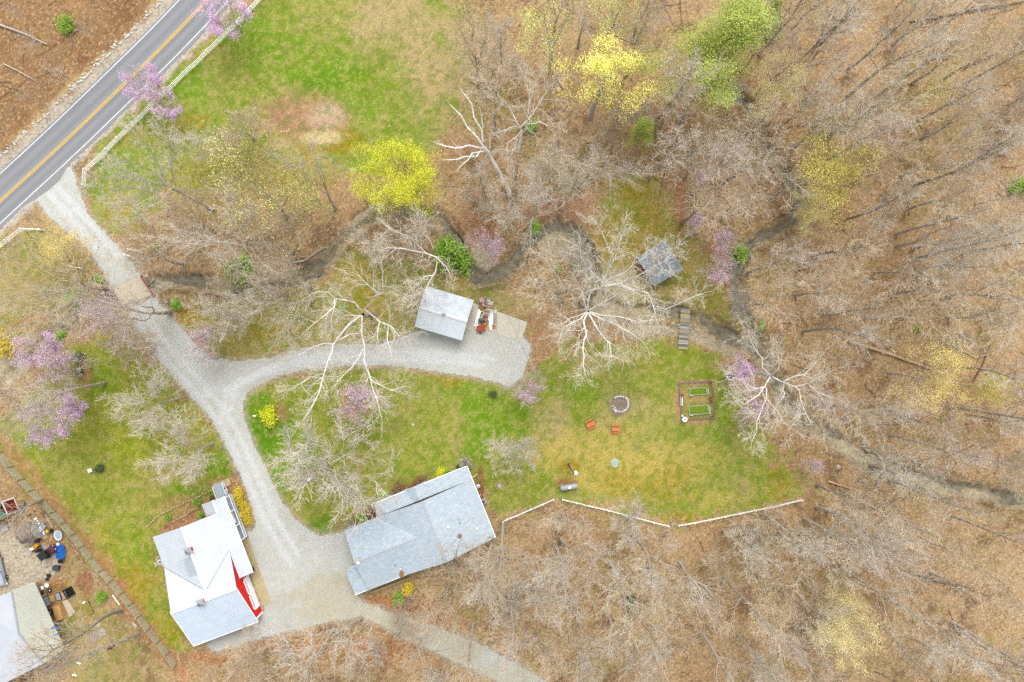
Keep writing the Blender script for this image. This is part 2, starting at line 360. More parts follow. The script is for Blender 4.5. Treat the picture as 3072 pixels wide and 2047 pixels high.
for x, y, rx, ry, c, k in [                                                   # leaf beds, bare soil, mulch
    (690, 272, 122, 64, cc(186, 140, 112), 1.0), (748, 266, 48, 36, cc(214, 184, 160), .8), (742, 316, 64, 17, cc(226, 200, 152), 1.0), (640, 330, 30, 14, cc(206, 176, 134), .7), (1078, 150, 55, 120, cc(188, 166, 120), .75), (1040, 300, 60, 60, cc(172, 158, 98), .7), (1060, 60, 50, 70, cc(186, 164, 118), .7), (172, 1437, 16, 14, cc(208, 182, 142), .8), (187, 1482, 14, 14, cc(208, 182, 142), .8), (196, 1338, 24, 34, cc(172, 114, 76), .7), (215, 1325, 14, 26, cc(206, 180, 140), .6), (135, 1350, 20, 12, cc(170, 112, 74), .7), (195, 860, 24, 45, cc(184, 134, 96), .9), (820, 925, 44, 34, cc(196, 136, 106), .55), (648, 950, 20, 22, cc(184, 134, 100), .9),
    (100, 1100, 60, 10, cc(190, 140, 100), .0), (1060, 330, 50, 40, cc(190, 146, 120), .5), (1100, 520, 90, 40, cc(190, 138, 104), .7), (1290, 470, 100, 40, cc(190, 142, 110), .6),
    (1560, 480, 16, 90, cc(190, 130, 98), .6), (1640, 590, 20, 120, cc(196, 144, 116), .6), (900, 1390, 90, 26, cc(180, 124, 78), .9), (1000, 1430, 90, 40, cc(190, 138, 92), .5), (900, 1500, 140, 40, cc(186, 134, 90), .7), (700, 1480, 160, 24, cc(186, 136, 92), .8),
    (490, 1510, 80, 20, cc(186, 136, 94), .9), (1240, 790, 30, 50, cc(190, 146, 108), .6), (1470, 905, 30, 12, cc(160, 140, 90), .4), (420, 1160, 90, 26, cc(180, 150, 96), .8), (520, 1110, 40, 16, cc(186, 140, 96), .9), (560, 1160, 18, 60, cc(176, 122, 72), .9),
    (1600, 922, 40, 48, cc(186, 156, 100), .85), (1558, 925, 8, 52, cc(196, 146, 108), .9), (1600, 878, 44, 9, cc(196, 152, 118), .9), (1600, 968, 44, 9, cc(196, 148, 112), .9), (1300, 1110, 30, 16, cc(176, 120, 90), .9), (1000, 1120, 90, 12, cc(150, 96, 70), .8), (1105, 1120, 10, 60, cc(150, 96, 66), .9), (840, 1185, 24, 12, cc(140, 96, 74), .8), (100, 740, 90, 26, cc(166, 110, 70), .7), (130, 1390, 30, 60, cc(176, 120, 78), .75), (190, 1470, 60, 50, cc(186, 150, 104), .7), (90, 1250, 40, 26, cc(176, 120, 80), .8), (120, 1170, 30, 20, cc(150, 110, 80), .6),
    (235, 585, 12, 40, cc(170, 150, 90), .5), (1425, 900, 46, 40, cc(150, 140, 96), .35)]:
    if k: lay(spot(x, y, rx, ry, namp=.6), c, k); litter_k = np.maximum(litter_k, 0)
# leaf fringe along the wooden fence
WF = [(-30, 1000), (60, 1100), (130, 1190), (220, 1300), (300, 1420), (350, 1490), (410, 1560)]
lay(sst(2.2, .4, pdist([(x + 14, y - 8) for x, y in WF], DX, DY) * SD + (N2 - .5) * 2.2), cc(190, 140, 100), .85)
# creek bed, bars, banks
lay(sst(2.3, .9, cd_n), cc(156, 132, 104), .75)
lay(sst(1.9, .9, cd_n), cc(182, 166, 134), .9); lay(sst(2.0, 1.0, cd_n) * sst(.5, .7, N2), cc(138, 126, 106), .6); lay(sst(2.9, 2.2, cd_n) * sst(1.5, 2.1, cd_n) * sst(.4, .6, N7), cc(112, 90, 66), .7)
lay(bar_m, cc(192, 178, 148), .92)
lay(bar_m * sst(.55, .7, N2), cc(176, 160, 132), .7)
# neighbour's gravel yard, bank and shoulders of the road
yard = zone([(-60, 1195), (60, 1215), (125, 1265), (150, 1310), (110, 1330), (40, 1365), (-60, 1420)], 5, .4)
lay(yard, cc(206, 192, 168))
ROADC = chaikin([(-260, 845), (-100, 697), (0, 605), (192, 428.6), (330, 294.6), (491, 138), (614, 9), (760, -150), (900, -310)], 2)
NXp = DX * 1.30557; NYp = DY * 1.30557
def side(pts, X, Y):
    best = np.full(X.shape, 1e9); sg = np.zeros(X.shape)
    for (x0, y0), (x1, y1) in zip(pts, pts[1:]):
        dx, dy = x1 - x0, y1 - y0; L2 = dx * dx + dy * dy
        t = np.clip(((X - x0) * dx + (Y - y0) * dy) / L2, 0, 1)
        d = np.hypot(X - x0 - t * dx, Y - y0 - t * dy); s = (dx * (Y - y0) - dy * (X - x0)) / math.sqrt(L2)
        u = d < best; best = np.where(u, d, best); sg = np.where(u, s, sg)
    return np.where(sg > 0, best, -best)           # positive = right/below
rs = side(ROADC, NXp, NYp)
lay(sst(-128, -108, rs) * sst(-66, -80, rs) * sst(.35, .62, N7 * .6 + N2 * .4), cc(204, 178, 124), .8)
lay(sst(-96 - 14, -84, rs + (N2 - .5) * 40) * (rs < 0), cc(200, 190, 174), .9)
lay(sst(84, 66, rs + (N2 - .5) * 26) * (rs > 0), cc(206, 198, 184), .95)

DRIVE = [(64, 476), (84, 462), (110, 500), (160, 540), (200, 575), (230, 615), (246, 650), (268, 680), (300, 725), (322, 772), (360, 830), (400, 870), (440, 920), (480, 960),
    (510, 1010), (540, 1070), (556, 1110), (574, 1160), (588, 1210), (560, 1226), (575, 1300), (610, 1400), (560, 1432), (470, 1480), (492, 1502), (560, 1480), (650, 1457), (760, 1430), (830, 1420), (900, 1452),
    (1000, 1502), (1150, 1570), (1220, 1610), (1330, 1610), (1260, 1568), (1200, 1530), (1100, 1476), (1000, 1438), (900, 1405), (830, 1382), (815, 1340), (815, 1215), (740, 1231), (715, 1220), (680, 1190), (650, 1150),
    (620, 1090), (590, 1030), (570, 980), (557, 930), (570, 905), (600, 885), (650, 865), (730, 848), (830, 840), (930, 845), (1030, 860), (1100, 870), (1175, 892), (1200, 872),
    (1215, 830), (1222, 790), (1205, 770), (1120, 740), (1090, 720), (1000, 740), (955, 762), (880, 788), (780, 790), (690, 800), (620, 820), (560, 828), (490, 825), (450, 790),
    (400, 730), (372, 700), (345, 660), (330, 635), (300, 600), (280, 570), (240, 530), (210, 500), (188, 450), (168, 385), (150, 380), (120, 410)]
dm_b = blur(inpoly(DRIVE), 2)
drive = dm_b + (N2 - .5) * .35 + (N3 - .5) * .25 > .5
BRIDGE_Q = [(244, 664), (318, 634), (356, 684), (284, 716)]
drive &= ~inpoly([(250, 668), (318, 637), (352, 682), (282, 712)])
drive &= rs > 52
lay(sst(.1, .6, blur(inpoly(DRIVE), 4) + (N2 - .5) * .5), cc(196, 184, 160), .75)
dcol = np.empty_like(col); dcol[:] = cc(211, 212, 203)
def dl(m, c, k):
    global dcol
    dcol = dcol * (1 - (m * k)[..., None]) + np.asarray(c) * (m * k)[..., None]
dl(sst(.45, .75, N1), cc(200, 197, 184), .8); dl(sst(.55, .75, N7), cc(220, 220, 216), .6)
for off in (-.95, .95):
    for L in ([(125, 440), (205, 530), (262, 600)], [(318, 715), (345, 760), (400, 830), (470, 905), (520, 970), (555, 1040), (590, 1120), (625, 1200), (680, 1290)],
              [(520, 960), (530, 890), (600, 855), (720, 825), (850, 815), (1000, 820), (1120, 830)], [(500, 900), (470, 905)]):
        ln = [(x + off / SD * .8, y - off / SD * .6) for x, y in L]
        dl(sst(.95, .1, pdist(ln, DX, DY) * SD + (N7 - .5) * .9 + (N2 - .5) * .5), cc(226, 228, 226), .8)
dl(zone([(640, 1330), (800, 1310), (1000, 1420), (1300, 1580), (1240, 1620), (900, 1460), (700, 1440)], 14, .5), cc(204, 196, 172), .85)
dl(sst(.5, .2, blur(drive, 5)), cc(186, 172, 146), .5)
dl(sst(.66, .85, N3), cc(178, 172, 160), .18); dl(sst(.6, .8, N7) * sst(.45, .7, N2), cc(190, 182, 160), .45)

lawn_m = (lawn > .5) & ~drive & (cd > 3.6) & (rs > 70)
# per-vertex speckle of leaves and grass blades
spk = (leafspk - .5)
isl = lawn[..., None]
m_ = lawn * sst(.52, .61, N6 * .6 + N3 * .25 + N5 * .15); lay(m_, cc(112, 138, 36), .5)
m_ = lawn * sst(.5, .64, (1 - N6) * .5 + vnoise(GX, GY, .7, 21, 2) * .3 + NR.random(GX.shape) * .2); lay(m_, cc(198, 182, 112), .38)
col = col * (1 + spk[..., None] * (.62 * (1 - isl) + .34 * isl))
m = ((N5 > .93) & (lawn < .5) & (bar_m < .3)); col[m] = col[m] * .4 + cc(222, 190, 150) * .6
m = ((N5 < .06) & (lawn < .5) & (bar_m < .3)); col[m] = col[m] * .5 + cc(120, 80, 52) * .5
m = ((N5 > .955) & (lawn > .5)); col[m] = col[m] * .5 + cc(206, 184, 130) * .5
dcol = dcol * (1 + (NR.random(GX.shape)[..., None] - .5) * .16)

def set_col(me, arr):
    a = me.color_attributes.new('Col', 'FLOAT_COLOR', 'POINT')
    n = len(arr); buf = np.ones((n, 4), np.float32); buf[:, :3] = arr
    a.data.foreach_set('color', buf.ravel())

def np_mesh(name, co, quads, mats, smooth=True):
    me = bpy.data.meshes.new(name); k = quads.shape[1]
    me.vertices.add(len(co)); me.vertices.foreach_set('co', np.ascontiguousarray(co, np.float32).ravel())
    me.loops.add(quads.size); me.loops.foreach_set('vertex_index', np.ascontiguousarray(quads, np.int32).ravel())
    me.polygons.add(len(quads)); me.polygons.foreach_set('loop_start', np.arange(0, quads.size, k, dtype=np.int32))
    me.polygons.foreach_set('loop_total', np.full(len(quads), k, np.int32))
    if smooth: me.polygons.foreach_set('use_smooth', np.ones(len(quads), bool))
    for m_ in mats: me.materials.append(m_)
    me.update(calc_edges=True); me.validate(); return me

def link(name, me, parent=None):
    o = bpy.data.objects.new(name, me); COL.objects.link(o); o.parent = parent; return o

def sheet(name, mask, colors, z, m_, kind='structure'):
    """the grid cells inside a mask as one sheet with an irregular edge"""
    cell = mask[:-1, :-1] & mask[1:, :-1] & mask[:-1, 1:] & mask[1:, 1:]
    j, i = np.nonzero(cell); base = j * NX + i
    q = np.stack([base, base + 1, base + NX + 1, base + NX], 1)
    used, inv = np.unique(q, return_inverse=True)
    co = np.stack([GX.ravel()[used], GY.ravel()[used], np.full(len(used), z)], 1)
    jit = NR.uniform(-.07, .07, (len(used), 2)); co[:, :2] += jit
    me = np_mesh(name, co, inv.reshape(q.shape), [m_]); set_col(me, colors.reshape(-1, 3)[used])
    return tag(link(name, me), kind=kind)

M_LITTER = ground_mat('leaf_litter_ground', .26)
M_GRASS = ground_mat('lawn_grass', .22, s1=3.0, s2=10)
M_GRAVEL = ground_mat('gravel', .10, s1=4, s2=14)
# the ground: fine in view, coarse out to the far distance
ox = np.concatenate([[-900, -500, -250, -150, -112], xs, [112, 150, 250, 500, 900]])
oy = np.concatenate([[-900, -500, -250, -150, -82], ys, [82, 150, 250, 500, 900]])
EX, EY = np.meshgrid(ox, oy)
EZ = np.pad(HGT, 5, mode='constant'); ECOL = np.empty(EX.shape + (3,)); ECOL[:] = cc(180, 146, 108); ECOL[5:-5, 5:-5] = col
nx2 = len(ox); jj, ii = np.meshgrid(np.arange(len(oy) - 1), np.arange(nx2 - 1), indexing='ij')
bs = (jj * nx2 + ii).ravel()
gm = np_mesh('ground', np.stack([EX.ravel(), EY.ravel(), EZ.ravel()], 1), np.stack([bs, bs + 1, bs + nx2 + 1, bs + nx2], 1), [M_LITTER])
set_col(gm, ECOL.reshape(-1, 3)); tag(link('ground', gm), kind='structure')
sheet('lawn', lawn_m, col, .015, M_GRASS)
sheet('driveway', drive, dcol, .04, M_GRAVEL)

def hgt(x, y):
    i = int(round((x + 106) / .25)); j = int(round((y + 76) / .25))
    return float(HGT[j, i]) if 0 <= i < NX and 0 <= j < NY else 0.0

# ---- ribbons along photo polylines
def ribbon(name, pts, offs0, offs1, z, m_, parent=None, t='n', kind='structure'):
    P = [W(t, x, y, 0) for x, y in pts]; mb = MB(); L = []
    for i, p in enumerate(P):
        d = (P[min(i + 1, len(P) - 1)] - P[max(i - 1, 0)]).normalized(); nrm = Vector((-d.y, d.x, 0))
        a = offs0(i) if callable(offs0) else offs0; b = offs1(i) if callable(offs1) else offs1
        L += [p + nrm * a + Vector((0, 0, z)), p + nrm * b + Vector((0, 0, z))]
    mb.add(L, [(2 * i, 2 * i + 1, 2 * i + 3, 2 * i + 2) if True else 0 for i in range(len(P) - 1)])
    o = mb.build(name, m_, parent)
    if parent is None: tag(o, kind=kind)
    return o

M_WATER = mat('creek_water', C(132, 124, 98), rough=.25, var=.35, scale=.9, spec=.25, c2=C(166, 156, 130))
rw = random.Random(3)
cw = [rw.uniform(1.1, 2.0) for _ in range(200)]
ribbon('creek', CREEK, lambda i: 1.25, lambda i: -1.25, -.86, M_WATER, t='d')
ribbon('creek', TRIB, lambda i: 1.05, lambda i: -1.05, -.84, M_WATER, t='d')

def asphalt():
    m = mat('asphalt', C(152, 154, 157), rough=.9, var=.10, scale=9)
    nt = m.node_tree; n, l = nt.nodes, nt.links; b = n['Principled BSDF']
    src = b.inputs['Base Color'].links[0].from_socket
    uv = n.new('ShaderNodeAttribute'); uv.attribute_name = 'across'
    w = n.new('ShaderNodeMath'); w.operation = 'SINE'
    k = n.new('ShaderNodeMath'); k.operation = 'MULTIPLY'; k.inputs[1].default_value = 2 * math.pi / 1.75
    l.new(uv.outputs['Fac'], k.inputs[0]); l.new(k.outputs[0], w.inputs[0])
    mr = n.new('ShaderNodeMapRange'); mr.inputs['From Min'].default_value = -1; mr.inputs['To Min'].default_value = .93; mr.inputs['To Max'].default_value = 1.10
    hs = n.new('ShaderNodeHueSaturation'); l.new(w.outputs[0], mr.inputs['Value']); l.new(mr.outputs[0], hs.inputs['Value'])
    l.new(src, hs.inputs['Color']); l.new(hs.outputs[0], b.inputs['Base Color'])
    return m
def road():
    P = [W('n', x, y) for x, y in ROADC]; n = 25; co = []; ac = []
    for i, p in enumerate(P):
        d = (P[min(i + 1, len(P) - 1)] - P[max(i - 1, 0)]).normalized(); nr = Vector((-d.y, d.x, 0))
        for k in range(n):
            o = 3.95 - 7.45 * k / (n - 1); q = p + nr * o
            if k == n - 1: q = p + nr * (o - .1 * math.sin(i * 1.7))
            co.append((q.x, q.y, .03)); ac.append(o)
    b = (np.arange(len(P) - 1)[:, None] * n + np.arange(n - 1)[None]).ravel()
    me = np_mesh('road', np.array(co), np.stack([b, b + n, b + n + 1, b + 1], 1)[:, ::-1], [asphalt()])
    a = me.attributes.new('across', 'FLOAT', 'POINT'); a.data.foreach_set('value', np.array(ac, np.float32))
    return tag(link('road', me), kind='structure')
road()
M_WLINE = mat('white_road_paint', (.55, .55, .55), var=.14, scale=2.5); M_YLINE = mat('yellow_road_paint', (.62, .36, .02), var=.12, scale=2.5)
for o0, o1, m_, nm in ((3.62, 3.48, M_WLINE, 'road_edge_line'), (-2.80, -2.93, M_WLINE, 'road_edge_line'), (.22, .09, M_YLINE, 'road_centre_line'), (-.09, -.22, M_YLINE, 'road_centre_line')):
    ribbon(nm, ROADC, o0, o1, .052, m_)
ribbon('road_crack', ROADC, -.72, -.77, .034, mat('tar_seal', C(120, 120, 122), var=.1, scale=3))
mb = MB(); mb.prism([(p.x, p.y) for p in [W('11', *q) for q in ((175, 1372), (240, 1340), (330, 1278), (400, 1215), (440, 1152), (470, 1084), (530, 1022), (500, 1020), (440, 1068), (330, 1166), (200, 1300), (150, 1360))]], .0, .046)
tag(mb.build('road_apron', bpy.data.materials['asphalt'] if False else mat('apron_asphalt', C(158, 158, 158), var=.1, scale=6)), kind='structure')
DRV, LWN = drive.copy(), lawn_m.copy()
def free_base(x, y, zc):
    """is the ground under a crown seen at (x, y) and height zc neither drive, lawn, water nor a building?"""
    p = D(x, y, zc); i = int(round((p.x + 106) / .25)); j = int(round((p.y + 76) / .25))
    if not (0 <= i < NX and 0 <= j < NY): return True
    if DRV[j, i] or LWN[j, i] or cd[j, i] < 1.6: return False
    u, v = DX[j, i], DY[j, i]
    return not any(inpoly(q, np.array([[u]]), np.array([[v]]))[0, 0] for q in ([(340, 1110), (580, 1110), (630, 1440), (430, 1500), (340, 1230)], [(780, 1190), (1080, 1060), (1150, 1250), (820, 1390), (780, 1370)], [(1450, 540), (1580, 540), (1580, 680), (1450, 680)], [(940, 640), (1240, 640), (1240, 800), (940, 800)]))

# ------------------------------------------------------------------ trees: grown once per kind, then copied
def rot_about(d, ang, az):
    s = d.cross(Vector((0, 0, 1)))
    if s.length < 1e-3: s = Vector((1, 0, 0))
    s.normalize(); u = s.cross(d)
    return (d * math.cos(ang) + (s * math.cos(az) + u * math.sin(az)) * math.sin(ang)).normalized()

class Grow:
    def __init__(self, seed, H, r0, stem=.95, n=(12, 6, 6, 4), ratio=(.34, .45, .5, .55), ang=(50, 48, 42, 40), t0=(.42, .25, .2, .2),
                 jit=(.05, .14, .2, .28), trop=(.03, .10, .05, .02), seg=(8, 6, 4, 3), rr=(.55, .56, .52, .5), rmin=.018, top=.45, taper=.82, lean=0.0, gap=0.0):
        self.r = random.Random(seed); self.__dict__.update(n=n, ratio=ratio, ang=ang, t0=t0, jit=jit, trop=trop, seg=seg, rr=rr, rmin=rmin, top=top, taper=taper, gap=gap)
        self.segs = [[] for _ in range(len(n) + 1)]; self.tips = []
        self.grow(Vector((0, 0, -.15)), Vector((lean, 0, 1)).normalized(), H * stem, r0, 0)
    def grow(self, p, d, L, r, lv):
        R = self.r; ns = self.seg[min(lv, len(self.seg) - 1)]; jit = self.jit[min(lv, len(self.jit) - 1)]; tr = self.trop[min(lv, len(self.trop) - 1)]
        pts = [p.copy()]; ds = [d.copy()]; rad = [r]; nl = len(self.n); out = self.segs[min(lv, nl)]
        for i in range(ns):
            d = Vector((d.x + R.gauss(0, jit), d.y + R.gauss(0, jit), d.z + R.gauss(0, jit) + tr)).normalized()
            q = p + d * (L / ns); r1 = max(self.rmin * .7, r * (1 - self.taper * (i + 1) / ns))
            out.append((p, q, rad[-1], r1)); p = q; pts.append(q); ds.append(d); rad.append(r1)
        if lv < nl:
            n = self.n[lv]; n = n if lv == 0 else max(2, int(n * R.uniform(.7, 1.3)))
            az = R.uniform(0, 6.28)
            for k in range(n):
                t = self.t0[lv] + (1 - self.t0[lv]) * (k + R.uniform(.1, .9)) / n
                f = t * ns; i = min(int(f), ns - 1); f -= i
                if lv > 0 and R.random() < self.gap: continue
                az += 2.4 + R.uniform(-.5, .5)
                a = math.radians(self.ang[lv] * R.uniform(.75, 1.2)) * (1.0 - .35 * t)
                sh = 1.0 - (1 - self.top) * (t - self.t0[lv]) / max(.01, 1 - self.t0[lv])
                cr = max(self.rmin, (rad[i] * (1 - f) + rad[i + 1] * f) * self.rr[lv] * R.uniform(.8, 1.1))
                self.grow(pts[i].lerp(pts[i + 1], f), rot_about(ds[i], a, az), L * self.ratio[lv] * sh * R.uniform(.75, 1.2), min(cr, r * .9), lv + 1)
        else:
            self.tips.append(p)
            self.tips.append(pts[len(pts) // 2])

def seg_arrays(segs, k):
    if not segs: return np.zeros((0, 3)), np.zeros((0, 4), int)
    A = np.array([(*a, *b, r0, r1) for a, b, r0, r1 in segs]); p0, p1, r0, r1 = A[:, :3], A[:, 3:6], A[:, 6:7], A[:, 7:8]
    d = p1 - p0; d /= np.linalg.norm(d, axis=1, keepdims=True) + 1e-9
    ref = np.where(np.abs(d[:, 2:3]) > .9, np.array([[1., 0, 0]]), np.array([[0, 0, 1.]]))
    s = np.cross(d, ref); s /= np.linalg.norm(s, axis=1, keepdims=True); u = np.cross(s, d)
    p1 = p1 + d * r1 * .5; rings = []
    for p, r in ((p0, r0), (p1, r1)):
        for i in range(k):
            a = 2 * math.pi * i / k; rings.append(p + (s * math.cos(a) + u * math.sin(a)) * r)
    co = np.stack(rings, 1).reshape(-1, 3); b = (np.arange(len(A)) * 2 * k)[:, None]
    f = np.concatenate([np.stack([b[:, 0] + i, b[:, 0] + (i + 1) % k, b[:, 0] + k + (i + 1) % k, b[:, 0] + k + i], 1) for i in range(k)])
    return co, f

def leaf_arrays(pts, per, spread, size, rng, flat=.5):
    P = np.repeat(np.array([tuple(p) for p in pts]), per, 0); n = len(P)
    P = P + rng.normal(0, spread, (n, 3)); s = size * rng.uniform(.55, 1.3, (n, 1))
    nrm = rng.normal(0, 1, (n, 3)); nrm[:, 2] = np.abs(nrm[:, 2]) + flat; nrm /= np.linalg.norm(nrm, axis=1, keepdims=True)
    a = np.cross(nrm, rng.normal(0, 1, (n, 3))); a /= np.linalg.norm(a, axis=1, keepdims=True); b = np.cross(nrm, a)
    co = np.stack([P - a * s, P - b * s * .6, P + a * s, P + b * s * .6], 1).reshape(-1, 3)
    q = np.arange(n * 4).reshape(n, 4); return co, q

def syc_bark():
    # sycamore bark: flaking grey-brown plates on the lower trunk, bare white above
    nt = B_WHITE.node_tree; n, l = nt.nodes, nt.links; b = n['Principled BSDF']; src = b.inputs['Base Color'].links[0].from_socket
    tc = n.new('ShaderNodeTexCoord'); sx = n.new('ShaderNodeSeparateXYZ'); l.new(tc.outputs['Object'], sx.inputs[0])
    nz = n.new('ShaderNodeTexNoise'); nz.inputs['Scale'].default_value = 1.6; l.new(tc.outputs['Object'], nz.inputs['Vector'])
    ad = n.new('ShaderNodeMath'); ad.operation = 'MULTIPLY_ADD'; ad.inputs[1].default_value = 7.0; l.new(nz.outputs['Fac'], ad.inputs[0]); l.new(sx.outputs['Z'], ad.inputs[2])
    mr = n.new('ShaderNodeMapRange'); mr.inputs['From Min'].default_value = 9.5; mr.inputs['From Max'].default_value = 14.0; l.new(ad.outputs[0], mr.inputs['Value'])
    mx = n.new('ShaderNodeMix'); mx.data_type = 'RGBA'; mx.inputs['A'].default_value = (*C(184, 172, 152), 1); l.new(mr.outputs[0], mx.inputs['Factor']); l.new(src, mx.inputs['B']); l.new(mx.outputs['Result'], b.inputs['Base Color'])
PROTO = {}
def proto(key, name, cat, g, bark, twig, leaf=None, leafspec=None, thick=1, zc=None, crown_name='crown'):
    """an invisible-until-copied source: (trunk mesh, crown mesh)"""
    rng = np.random.default_rng(len(PROTO) + 5)
    tr = [s for lv in g.segs[:thick + 1] for s in lv]; tw = [s for lv in g.segs[thick + 1:] for s in lv]
    c, f = seg_arrays(tr, 6); tm = np_mesh(name + '_trunk', c, f, [bark])
    c, f = seg_arrays(tw, 3)
    mats = [twig]
    if leaf is not None:
        lc, lf = leaf_arrays(*leafspec[:1], *leafspec[1:], rng); nf = len(f)
        f = np.concatenate([f, lf + len(c)]); c = np.concatenate([c, lc]); mats.append(leaf)
    cm = np_mesh(name + '_crown', c, f, mats)
    if leaf is not None:
        mi = np.zeros(len(f), np.int32); mi[nf:] = 1; cm.polygons.foreach_set('material_index', mi)
    z = c[:, 2]; cx, cy = c[:, 0].mean(), c[:, 1].mean()
    rad = np.percentile(np.hypot(c[:, 0] - cx, c[:, 1] - cy), 93)
    PROTO[key] = dict(name=name, cat=cat, trunk=tm, crown=cm, zc=zc or float(np.percentile(z, 62)), top=float(z.max()), r=float(rad), cx=float(cx), cy=float(cy), cname=crown_name)

B_GREY = mat('grey_bark', C(212, 200, 182), var=.25, scale=2.5, objvar=.16)
B_DARK = mat('dark_bark', C(198, 186, 166), var=.28, scale=2.5, objvar=.2)
B_PALE = mat('pale_lichen_bark', C(210, 202, 184), var=.22, scale=1.6, objvar=.08)
B_WHITE = mat('white_sycamore_bark', (.48, .45, .40), var=.16, scale=1.2, c2=(.72, .69, .66))
syc_bark()
T_TAN = mat('tan_twigs', (.46, .37, .26), var=.14, scale=.5, objvar=.14)
T_GREY = mat('grey_twigs', (.46, .41, .34), var=.14, scale=.5, objvar=.12)
T_PINK = mat('pinkish_twigs', (.48, .40, .34), var=.12, scale=.5, objvar=.08)
T_PALE = mat('pale_twigs', (.54, .49, .39), var=.12, scale=.5, objvar=.06)
T_OLIVE = mat('olive_twigs', C(208, 194, 124), var=.16, scale=.5, objvar=.1)
L_RED = mat('redbud_blossom', (.50, .28, .48), var=.16, scale=1.2, c2=(.68, .48, .68), objvar=.06)
L_YEL = mat('bright_yellow_leaves', (.42, .46, .004), var=.2, scale=1.1, c2=(.64, .64, .035))
L_LEM = mat('lemon_yellow_leaves', (.68, .62, .07), var=.18, scale=1.1, c2=(.82, .78, .20), objvar=.05)
L_PAL = mat('pale_straw_yellow_leaves', (.66, .54, .19), var=.14, scale=1.1, c2=(.80, .70, .36))
L_OLY = mat('olive_yellow_leaves', (.50, .43, .06), var=.2, scale=1.1, c2=(.64, .57, .14))
L_YGR = mat('yellow_green_buds', (.56, .57, .13), var=.18, scale=1.1, c2=(.70, .69, .24), objvar=.06)
L_GRN = mat('fresh_green_leaves', (.25, .33, .04), var=.3, scale=.7, c2=(.42, .48, .10))
L_SHR = mat('shrub_green_leaves', (.16, .32, .02), var=.3, scale=1.5, c2=(.34, .50, .08), objvar=.14)
L_GLD = mat('golden_shrub_leaves', (.50, .35, .02), var=.2, scale=2, c2=(.66, .52, .05), objvar=.06)
L_EVG = mat('evergreen_needles', C(96, 120, 62), var=.3, scale=2, c2=C(140, 160, 90))
L_BRN = mat('dry_brown_leaves', C(158, 112, 78), var=.25, scale=3, c2=C(196, 146, 104))

for i, (sd, bark, tw) in enumerate([(21, B_GREY, T_TAN), (22, B_DARK, T_GREY), (23, B_GREY, T_PINK), (24, B_DARK, T_TAN), (25, B_PALE, T_GREY)]):      # tall forest trees
    proto('tall%d' % i, 'bare_tree', 'tree', Grow(sd, 24, .30, n=(14, 7, 6, 3), ratio=(.38, .52, .52, .55), ang=(46, 42, 40, 40), t0=(.40, .2, .15, .15), trop=(.03, .14, .09, .05), lean=(.06 * i - .1)), bark, tw)
for i, (sd, bark, tw) in enumerate([(31, B_GREY, T_GREY), (32, B_DARK, T_TAN), (33, B_PALE, T_PALE)]):                                              # forked, spreading
    proto('fork%d' % i, 'bare_tree', 'tree', Grow(sd, 21, .34, stem=.5, n=(6, 7, 6, 4), ratio=(1.1, .42, .48, .5), ang=(36, 44, 42, 42), t0=(.5, .2, .15, .15),
          jit=(.05, .10, .18, .26), trop=(.02, .07, .08, .04), rr=(.66, .56, .52, .5), top=.85, seg=(6, 8, 5, 3)), bark, tw)
for i, (sd, bark, tw) in enumerate([(41, B_GREY, T_GREY), (42, B_GREY, T_TAN), (43, B_PALE, T_PALE)]):                                               # low broad, fine twigged
    proto('bush%d' % i, 'bare_tree', 'tree', Grow(sd, 9, .15, stem=.42, n=(9, 8, 7, 6), ratio=(1.0, .5, .5, .55), ang=(58, 44, 42, 40), t0=(.35, .2, .15, .1),
          jit=(.05, .12, .2, .25), trop=(.02, .07, .05, .02), rr=(.55, .5, .5, .6), top=.8, rmin=.014, seg=(4, 6, 4, 2)), bark, tw)
for i, sd in enumerate((51, 52, 53)):                                                                                                               # saplings
    proto('sap%d' % i, 'bare_sapling', 'tree', Grow(sd, 9, .07, n=(10, 6, 5), ratio=(.34, .5, .5), ang=(46, 46, 42), t0=(.3, .2, .2), seg=(6, 4, 3), lean=.08), B_GREY, (T_TAN, T_PINK, T_GREY)[i])
for i, sd in enumerate((61, 64, 66)):                                                                                                               # sycamores
    proto('syc%d' % i, 'sycamore', 'tree', Grow(sd, 22, .56, stem=.46, n=(8, 7, 6, 5), ratio=(1.2, .52, .46, .5), ang=(56, 52, 50, 46), t0=(.55, .22, .15, .15),
          jit=(.06, .19, .24, .30), trop=(.02, .05, .03, .0), rr=(.64, .60, .46, .42), top=.9, seg=(6, 10, 7, 3), taper=.86, rmin=.018), B_WHITE, T_PALE, thick=2)
g = Grow(71, 16, .30, stem=.5, n=(8, 4, 2), ratio=(.9, .42, .4), ang=(50, 52, 50), t0=(.5, .35, .3), jit=(.08, .2, .24), trop=(.02, .04, .02), rr=(.55, .5, .5), seg=(6, 9, 6), top=.9)
proto('snag', 'dead_sycamore', 'tree', g, mat('bleached_dead_wood', (.66, .64, .60), var=.12, scale=1.5, c2=(.8, .79, .76)), T_PALE, thick=2)
g = Grow(75, 26, .34, stem=.42, n=(11, 8, 6, 4), ratio=(1.25, .30, .42, .5), ang=(40, 40, 42, 42), t0=(.55, .25, .2, .2), jit=(.03, .06, .15, .25), trop=(.02, .02, .04, .02), rr=(.5, .42, .5, .5), seg=(6, 9, 5, 3), top=.9)
proto('birch', 'white_limbed_tree', 'tree', g, B_PALE, T_PALE)
